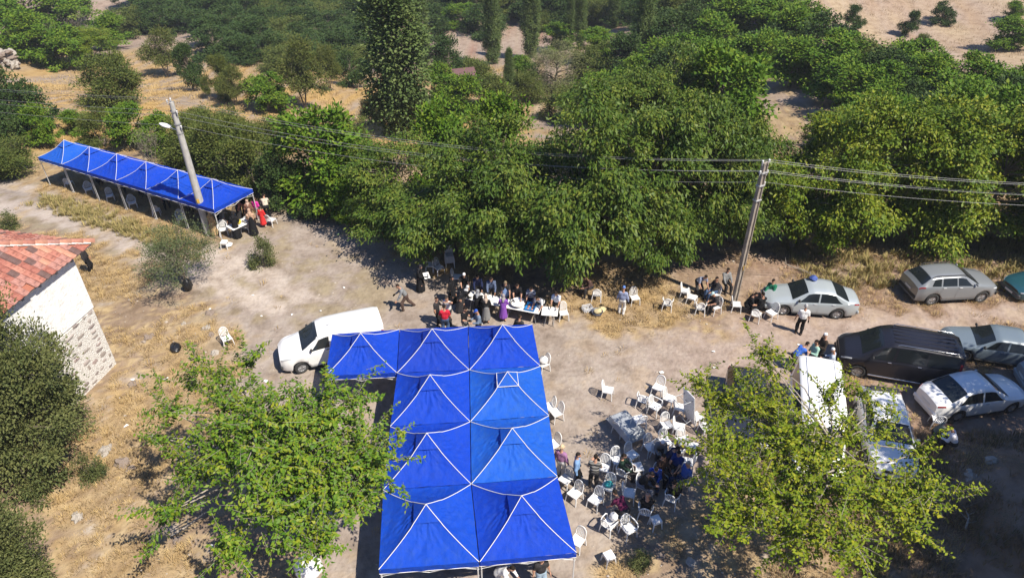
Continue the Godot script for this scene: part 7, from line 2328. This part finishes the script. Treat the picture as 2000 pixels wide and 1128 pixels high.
	person("sitter in dark clothes and pale cap nearest the road by the pole", on(10.16, -28.91, 0.0), -60, "sit_lean", dark, black, "cap", [0.4, 0.55, 0.55], false, "trousers", 1.0, G4)
	person("sitter in blue jeans behind the pale capped one", on(10.34, -29.95), -65, "sit", dark, jeans, "hair", [0.02, 0.015, 0.012], true, "trousers", 1.0, G4)
	person("man in a white vest over dark shirt standing under the walnuts", on(9.64, -30.26), 20, "lean", [0.26, 0.28, 0.36], dark, "hair", [0.02, 0.015, 0.012], false, "trousers", 1.0, G4)
	person("sitter with bare arms right of the pole", on(11.80, -28.78), 80, "sit_lean", black, black, "hair", [0.02, 0.015, 0.012], false, "trousers", 1.0, G4)
	person("sitter in black at the road edge before the sedan", on(12.35, -28.70), -160, "sit", black, black, "hair", [0.02, 0.015, 0.012], true, "trousers", 1.0, G4)
	person("sitter in a green top in the shade behind the pole", on(13.16, -29.73), -40, "sit", [0.02, 0.14, 0.08], dark, "hair", [0.02, 0.015, 0.012], true, "trousers", 1.0, G4)
	person("sitter in grey in the deep shade left of the pole", on(11.16, -30.71), 10, "sit", grey, dark, "hair", [0.02, 0.015, 0.012], true, "trousers", 1.0, G4)
	person("sitter in brown in the deep shade right of the serving line", on(4.00, -30.31), -60, "sit_lean", [0.1, 0.06, 0.05], dark, "hair", [0.02, 0.015, 0.012], true, "trousers", 1.0, G4)
	var G5 := "people in the tree shade right of the big roof"
	person("person in a purple top and straw hat at the big roof's edge", on(1.86, -18.43), 150, "stand", [0.3, 0.15, 0.28], [0.5, 0.5, 0.5], "hat", [0.55, 0.42, 0.26], true, "trousers", 0.98, G5)
	person("man in a light blue shirt and black trousers by the roof's edge", on(2.43, -18.06), 80, "stand", [0.18, 0.3, 0.5], black, "hair", [0.025, 0.02, 0.018], true, "trousers", 1.0, G5)
	var sm := person("man in a black and grey striped shirt seen from behind", on(3.08, -17.89), 170, "hold", black, dark, "hair", [0.02, 0.015, 0.012], false, "trousers", 1.0, G5)
	(sm.get_node("shirt") as MeshInstance3D).material_override = striped("grey_stripes", col(0.012, 0.012, 0.014), col(0.3, 0.29, 0.27))
	person("person in a maroon top bending over a chair", on(3.95, -16.37), -150, "bend", [0.11, 0.016, 0.05], dark, "hair", [0.02, 0.015, 0.012], false, "trousers", 1.0, G5)
	person("sitter in black with grey trousers, largest of the shaded group", on(4.90, -17.65), 60, "sit_lean", black, [0.2, 0.21, 0.25], "hair", [0.04, 0.03, 0.025], true, "trousers", 1.05, G5)
	person("sitter in a blue shirt leaning beside the one in black", on(5.40, -18.06), -10, "sit_lean", [0.03, 0.07, 0.3], [0.05, 0.07, 0.14], "hair", [0.02, 0.015, 0.012], true, "trousers", 1.0, G5)
	person("sitter in navy bent forward on a white chair", on(6.09, -18.88), 70, "sit_lean", navy, dark, "hair", [0.02, 0.015, 0.012], true, "trousers", 1.0, G5)
	person("sitter in a checked blue shirt with dark jeans stretched out", on(6.48, -17.98), -70, "sit_stretch", [0.06, 0.12, 0.36], [0.03, 0.045, 0.1], "hair", [0.3, 0.28, 0.26], false, "trousers", 1.0, G5)
	person("sitter in black turned away, balding, in the armchair", on(4.86, -16.59), 165, "sit", black, dark, "none", black, false, "trousers", 1.0, G5)
	person("sitter in black at the right end under the yellow tree", on(5.94, -17.16), 150, "sit", black, black, "hair", [0.02, 0.015, 0.012], true, "trousers", 1.0, G5)
	person("sitter in brown among the shaded group", on(5.73, -18.30), 30, "sit", [0.07, 0.04, 0.03], dark, "hair", [0.02, 0.015, 0.012], true, "trousers", 1.0, G5)
	person("sitter in a dark green top, left of the big shaded group", on(4.27, -18.35), 80, "sit", [0.03, 0.06, 0.04], dark, "hair", [0.02, 0.015, 0.012], true, "trousers", 1.0, G5)
	person("sitter in grey with a white cap behind the shaded group", on(5.81, -19.37), 0, "sit_lean", grey, dark, "skullcap", white, true, "trousers", 1.0, G5)
	person("sitter in deep blue near the checked shirt sitter", on(6.28, -18.48), -40, "sit", [0.02, 0.04, 0.16], dark, "hair", [0.02, 0.015, 0.012], false, "trousers", 1.0, G5)
	var G6 := "people sitting beside the parked cars"
	person("sitter in a white shirt beside the white sedan", on(17.24, -19.40), -120, "sit_lean", [0.66, 0.66, 0.72], dark, "hair", [0.02, 0.015, 0.012], true, "trousers", 1.0, G6)
	person("sitter in a grey green top beside the white hatchback", on(17.04, -20.09), 60, "sit_lean", [0.15, 0.17, 0.14], dark, "hair", [0.02, 0.015, 0.012], true, "trousers", 1.0, G6)
	var G7 := "women and children at the long tents' near end"
	person("woman in a long tan coat beside the lamp pole", on(-17.56, -36.50), 160, "stand", [0.4, 0.28, 0.15], [0.42, 0.29, 0.16], "scarf", [0.4, 0.28, 0.15], true, "robe", 0.92, G7)
	person("woman in a wide black robe nearest the thorn tree", on(-15.99, -35.93), 190, "hold", black, black, "scarf", black, true, "robe", 0.97, G7)
	person("woman in a black skirt and tan top facing the tents", on(-15.12, -36.24), 200, "hold", [0.45, 0.29, 0.2], black, "scarf", [0.42, 0.28, 0.2], true, "robe", 0.97, G7)
	person("child in a red dress next to the white chair", on(-14.79, -37.12), 175, "stand", [0.6, 0.035, 0.035], [0.6, 0.035, 0.035], "hair", [0.05, 0.04, 0.035], true, "skirt", 0.8, G7)
	person("girl in magenta by the gazebo's corner leg", on(-15.42, -38.11), 170, "stand", [0.6, 0.04, 0.3], [0.3, 0.18, 0.2], "hair", [0.05, 0.03, 0.02], true, "trousers", 0.85, G7)
	person("person in a beige shirt bending right of the tents", on(-14.86, -38.24), 200, "lean", [0.48, 0.42, 0.34], black, "hair", [0.02, 0.015, 0.012], true, "trousers", 0.95, G7)
	person("woman in a dusty pink top just inside the tents", on(-16.46, -38.00), 150, "serve", [0.4, 0.17, 0.13], dark, "scarf", [0.35, 0.16, 0.13], true, "robe", 0.92, G7)
	person("woman in black just inside the tents", on(-16.23, -38.49), 180, "stand", black, black, "scarf", black, true, "robe", 0.92, G7)
	person("woman in a grey coat between the tan coat and the black robe", on(-17.13, -37.07), 170, "serve", grey, [0.12, 0.12, 0.13], "scarf", [0.4, 0.38, 0.36], true, "robe", 0.92, G7)
	person("woman in brown behind the child in red", on(-15.68, -37.62), 190, "stand", [0.22, 0.11, 0.08], [0.1, 0.06, 0.05], "scarf", [0.5, 0.35, 0.28], true, "robe", 0.92, G7)
	for k in 6:
		var f := 0.6 + k * 0.8
		person("seated guest deep in the long tents' shade, number %s from the near end" % ["one", "two", "three", "four", "five", "six"][k], on(-16.2 - 2.778 * f, -36.9 - 1.858 * f), [60, 210, 30, 190, 50, 200][k], "sit", [dark, navy, [0.2, 0.1, 0.1], black, [0.12, 0.12, 0.14], dark][k], dark, "scarf", [[0.3, 0.3, 0.32], black, [0.25, 0.2, 0.16], dark, [0.35, 0.33, 0.3], black][k], true, "trousers", 0.95, G7)

# ---------------------------------------------------------------- small things
func rock_mesh(seed_: int, flat: float) -> ArrayMesh:
	var n := FastNoiseLite.new()
	n.seed = seed_
	n.frequency = 0.9
	var s := st()
	s.set_smooth_group(-1)
	var pts := []
	for i in 7:
		var row := []
		for j in 10:
			var th := PI * i / 6.0
			var ph := TAU * j / 10.0
			var d := Vector3(sin(th) * cos(ph), cos(th), sin(th) * sin(ph))
			row.append(d * (1.0 + 0.8 * n.get_noise_3d(d.x * 1.7, d.y * 1.7, d.z * 1.7)) * Vector3(1, flat, 0.8))
		pts.append(row)
	for i in 6:
		for j in 10: quad(s, pts[i][j], pts[i][(j + 1) % 10], pts[i + 1][(j + 1) % 10], pts[i + 1][j])
	return done(s)

func bag(label: String, n: String, at: Vector3, size: Vector3, m: Material, seed_: int) -> void:
	var f := FastNoiseLite.new()
	f.seed = seed_
	f.frequency = 1.6
	var s := st()
	s.set_smooth_group(0)
	var pts := []
	for i in 10:
		var row := []
		for j in 14:
			var t := i / 9.0
			var r := sin(PI * clampf(0.12 + 0.8 * pow(t, 0.8), 0, 1)) * (1.0 if t < 0.8 else 0.55)
			var a := TAU * j / 14.0
			var w := 1.0 + 0.35 * f.get_noise_3d(cos(a) * 1.5, t * 2.5, sin(a) * 1.5)
			row.append(Vector3(cos(a) * r * w * size.x * 0.5, t * size.y, sin(a) * r * w * size.z * 0.5))
		pts.append(row)
	for i in 9:
		for j in 14: quad(s, pts[i][j], pts[i + 1][j], pts[i + 1][(j + 1) % 14], pts[i][(j + 1) % 14])
	var o := part(self, n, done(s), m, Transform3D(Basis(Vector3.UP, seed_), at))
	describe(o, label, "bag")

func small_things() -> void:
	var r := RandomNumberGenerator.new()
	r.seed = 91
	var rocks := [rock_mesh(1, 0.55), rock_mesh(2, 0.7), rock_mesh(3, 0.4), rock_mesh(4, 0.6)]
	var rm := []
	for c in [[0.33, 0.28, 0.235], [0.38, 0.345, 0.3], [0.25, 0.2, 0.165]]:
		var m := mat("rock%d" % rm.size(), Color.WHITE, 0.92, 0.0, 0.25)
		m.albedo_texture = noise_tex(0.04, 128, [[0.0, col(c[0] * 0.65, c[1] * 0.65, c[2] * 0.65)], [1.0, col(c[0] * 1.15, c[1] * 1.15, c[2] * 1.15)]], 5, 100 + rm.size())
		m.uv1_triplanar = true
		m.uv1_scale = Vector3.ONE * 0.9
		rm.append(m)
	for e in [
		[-15.18, -28.70, 0.42, "pale flat stone at the top of the low kerb line"], [-14.97, -27.56, 0.36, "grey stone below the pale flat one on the kerb line"], [-14.54, -26.97, 0.3, "small stone in the middle of the kerb line"], [-13.91, -25.65, 0.34, "stone on the kerb line left of the lone path chair"],
		[-13.30, -24.25, 0.3, "stone on the kerb line below the lone path chair"], [-17.53, -26.78, 0.34, "light rock pile's largest stone on the straw slope"], [-17.41, -26.97, 0.22, "small stone beside the largest one on the straw slope"], [-17.60, -26.47, 0.18, "smallest stone of the light rock pile"],
		[-16.21, -27.88, 0.24, "broken concrete lump on the straw slope"], [-16.82, -23.58, 0.4, "flat stone at the foot of the house wall"], [-16.36, -19.72, 0.5, "pale boulder on the bare patch below the dense tree"], [-15.35, -19.06, 0.55, "grey boulder with a dark hollow below the dense tree"],
		[-14.94, -18.81, 0.3, "small dark stone right of the grey boulder"], [-13.07, -19.19, 0.45, "stone ring's left block by the leafy tree"], [-12.72, -19.32, 0.35, "stone ring's right block by the leafy tree"], [-11.92, -15.57, 0.3, "pinkish stone on the lower straw slope"],
		[-15.94, -16.54, 0.4, "pale stone left on the lower slope"], [17.15, -17.81, 0.5, "pale stone on the shaded reddish bank"], [15.55, -16.64, 0.35, "small stone at the foot of the reddish bank"], [18.17, -18.40, 0.4, "flat stone high on the reddish bank"],
		[5.17, -14.96, 0.28, "stone in the shade near the lower edge"], [6.18, -14.66, 0.33, "larger stone in the shade near the lower edge"], [-8.90, -35.56, 0.25, "stone at the yard's far left edge"], [-10.25, -36.41, 0.2, "small stone near the far shrubs"]]:
		var sc: float = e[2] * 0.62
		var o := part(self, "field_stone", rocks[r.randi() % 4], rm[r.randi() % 3], Transform3D(Basis(Vector3.UP, r.randf() * TAU).scaled(Vector3.ONE * sc), on(e[0], e[1], sc * 0.05)))
		describe(o, e[3], "stone", "stones lying on the ground")
	# rubble wall at the left edge of the picture
	var w := thing("rubble_wall", "grey rubble stone wall end at the left picture edge", "wall", on(-69.15, -97.25))
	for k in 34:
		part(w, "stone", rocks[k % 4], rm[2 - k % 2], Transform3D(Basis(Vector3.UP, r.randf() * TAU).scaled(Vector3.ONE * r.randf_range(0.45, 0.85)), Vector3(r.randf_range(-4.5, 2.4), 0.3 + 0.42 * (k / 7), r.randf_range(-0.7, 0.7))))
	# dull red roof among the valley trees
	var h := thing("valley_shed", "small shed with a dull red roof among the valley trees", "shed", on(-6.16, -88.84), 0.3)
	var s := st()
	cbox(s, Vector3(0, 1.2, 0), Vector3(2.7, 2.3, 2.6), 0.03)
	part(h, "wall", done(s), mat("shed_wall", col(0.3, 0.24, 0.2), 0.9))
	s = st()
	cbox(s, Vector3(0, 2.62, 0.72), Vector3(3.0, 0.08, 1.7), 0.02, Basis(Vector3.RIGHT, 0.4))
	cbox(s, Vector3(0, 2.62, -0.72), Vector3(3.0, 0.08, 1.7), 0.02, Basis(Vector3.RIGHT, -0.4))
	part(h, "roof", done(s), mat("shed_roof", col(0.12, 0.06, 0.06), 0.8))
	var blackm := mat("black_bag", col(0.012, 0.012, 0.013), 0.35)
	var whitem := mat("white_bag", col(0.7, 0.7, 0.7), 0.6)
	bag("black rubbish bag hanging at the thorn tree's trunk", "rubbish_bag", on(-16.96, -30.71), Vector3(0.5, 0.8, 0.45), blackm, 1)
	bag("black rubbish bag lying in the straw below the path", "rubbish_bag", on(-15.86, -25.95), Vector3(0.8, 0.3, 0.5), blackm, 2)
	bag("white sack at the lower edge under the leafy tree", "white_sack", on(-6.89, -14.27), Vector3(1.0, 0.9, 0.9), whitem, 3)
	bag("white bag on the chair at the big roof's far corner", "white_bag", on(1.42, -24.52, 0.44), Vector3(0.42, 0.4, 0.4), whitem, 4)
	bag("white carrier bag held over the armchair by the bending person", "white_bag", on(3.63, -16.10, 0.5), Vector3(0.34, 0.36, 0.3), whitem, 5)
	bag("turquoise bag on a chair in the shade", "turquoise_bag", on(3.61, -17.65, 0.43), Vector3(0.34, 0.2, 0.3), mat("turquoise", col(0.03, 0.35, 0.36), 0.6), 6)
	bag("blue cloth bundle on the silver sedan's roof", "cloth_bundle", Vector3(15.1, 1.43, -29.62), Vector3(0.42, 0.26, 0.4), mat("blue_cloth", col(0.05, 0.09, 0.3), 0.8), 7)
	bag("yellow bag on the table at the long tents' near end", "yellow_bag", on(-15.9, -36.3, 0.745), Vector3(0.35, 0.3, 0.35), mat("yellow_cloth", col(0.6, 0.48, 0.06), 0.7), 8)
	bag("white bag on the table at the long tents' near end", "white_bag", on(-15.55, -36.55, 0.745), Vector3(0.4, 0.26, 0.4), whitem, 9)
	bag("straw coloured sack on the ground right of the serving line", "straw_sack", on(4.44, -28.87), Vector3(0.7, 0.25, 0.45), mat("straw_cloth", col(0.5, 0.42, 0.24), 0.8), 10)
	bag("white bag on the low seat by the thorn tree", "white_bag", on(-16.24, -35.03), Vector3(0.45, 0.22, 0.4), whitem, 11)
	# litter: scraps of white paper and plastic in the straw
	s = st()
	s.set_smooth_group(-1)
	quad(s, Vector3(-0.1, 0.02, -0.07), Vector3(0.08, 0.05, -0.08), Vector3(0.1, 0.015, 0.07), Vector3(-0.07, 0.04, 0.08))
	tri(s, Vector3(0.08, 0.05, -0.08), Vector3(0.17, 0.01, 0.0), Vector3(0.1, 0.015, 0.07))
	var scrap := done(s)
	var spots := []
	for k in 34:
		var x := r.randf_range(-17.0, -8.0) if k < 26 else r.randf_range(-4.0, 14.0)
		var d := r.randf_range(14.0, 31.0) if k < 26 else r.randf_range(24.0, 33.0)
		spots.append(Transform3D(Basis(Vector3.UP, r.randf() * TAU).scaled(Vector3.ONE * r.randf_range(0.35, 0.9)), on(x, -d, 0.02)))
	var pm := mat("paper_scrap", col(0.72, 0.72, 0.7), 0.8)
	pm.cull_mode = BaseMaterial3D.CULL_DISABLED
	scatter("litter", "white paper and plastic scraps scattered in the straw", scrap, pm, spots)
	var paper := part(self, "paper_sheet", box_mesh(Vector3(0.3, 0.004, 0.4), 0.001), pm, Transform3D(Basis(Vector3.UP, 0.4) * Basis(Vector3.RIGHT, 0.35), on(-4.78, -30.62) + Vector3(0.38, 1.06, 0.1)))
	describe(paper, "white sheet of paper held by the woman in the long black dress", "paper")
	# dead branches lying on the slope
	for e in [[-11.55, -16.32, 1.7, 0.8, "dead branch on the lower straw slope beside the leafy tree"], [15.60, -32.42, 2.2, 2.4, "dead forked branch on the dry bank behind the silver sedan"], [16.32, -16.27, 1.2, 1.1, "bare dead twig bunch on the reddish bank"]]:
		s = st()
		var b := Basis(Vector3.UP, e[3])
		var L: float = e[2]
		tube(s, [b * Vector3(-L * 0.5, 0.06, 0), b * Vector3(-L * 0.1, 0.16, 0.08), b * Vector3(L * 0.25, 0.12, -0.02), b * Vector3(L * 0.5, 0.2, 0.1)], [0.04, 0.035, 0.025, 0.01], 6)
		for k in 5:
			var t := -0.3 + 0.16 * k
			tube(s, [b * Vector3(L * t, 0.12, 0.03), b * Vector3(L * (t + 0.12), 0.22 + 0.05 * k, 0.3 * (1 - 2 * (k % 2)))], [0.018, 0.005], 5)
		var o := part(self, "dead_branch", done(s), M.pale_bark, Transform3D(Basis(), on(e[0], e[1])))
		describe(o, e[4], "branch")
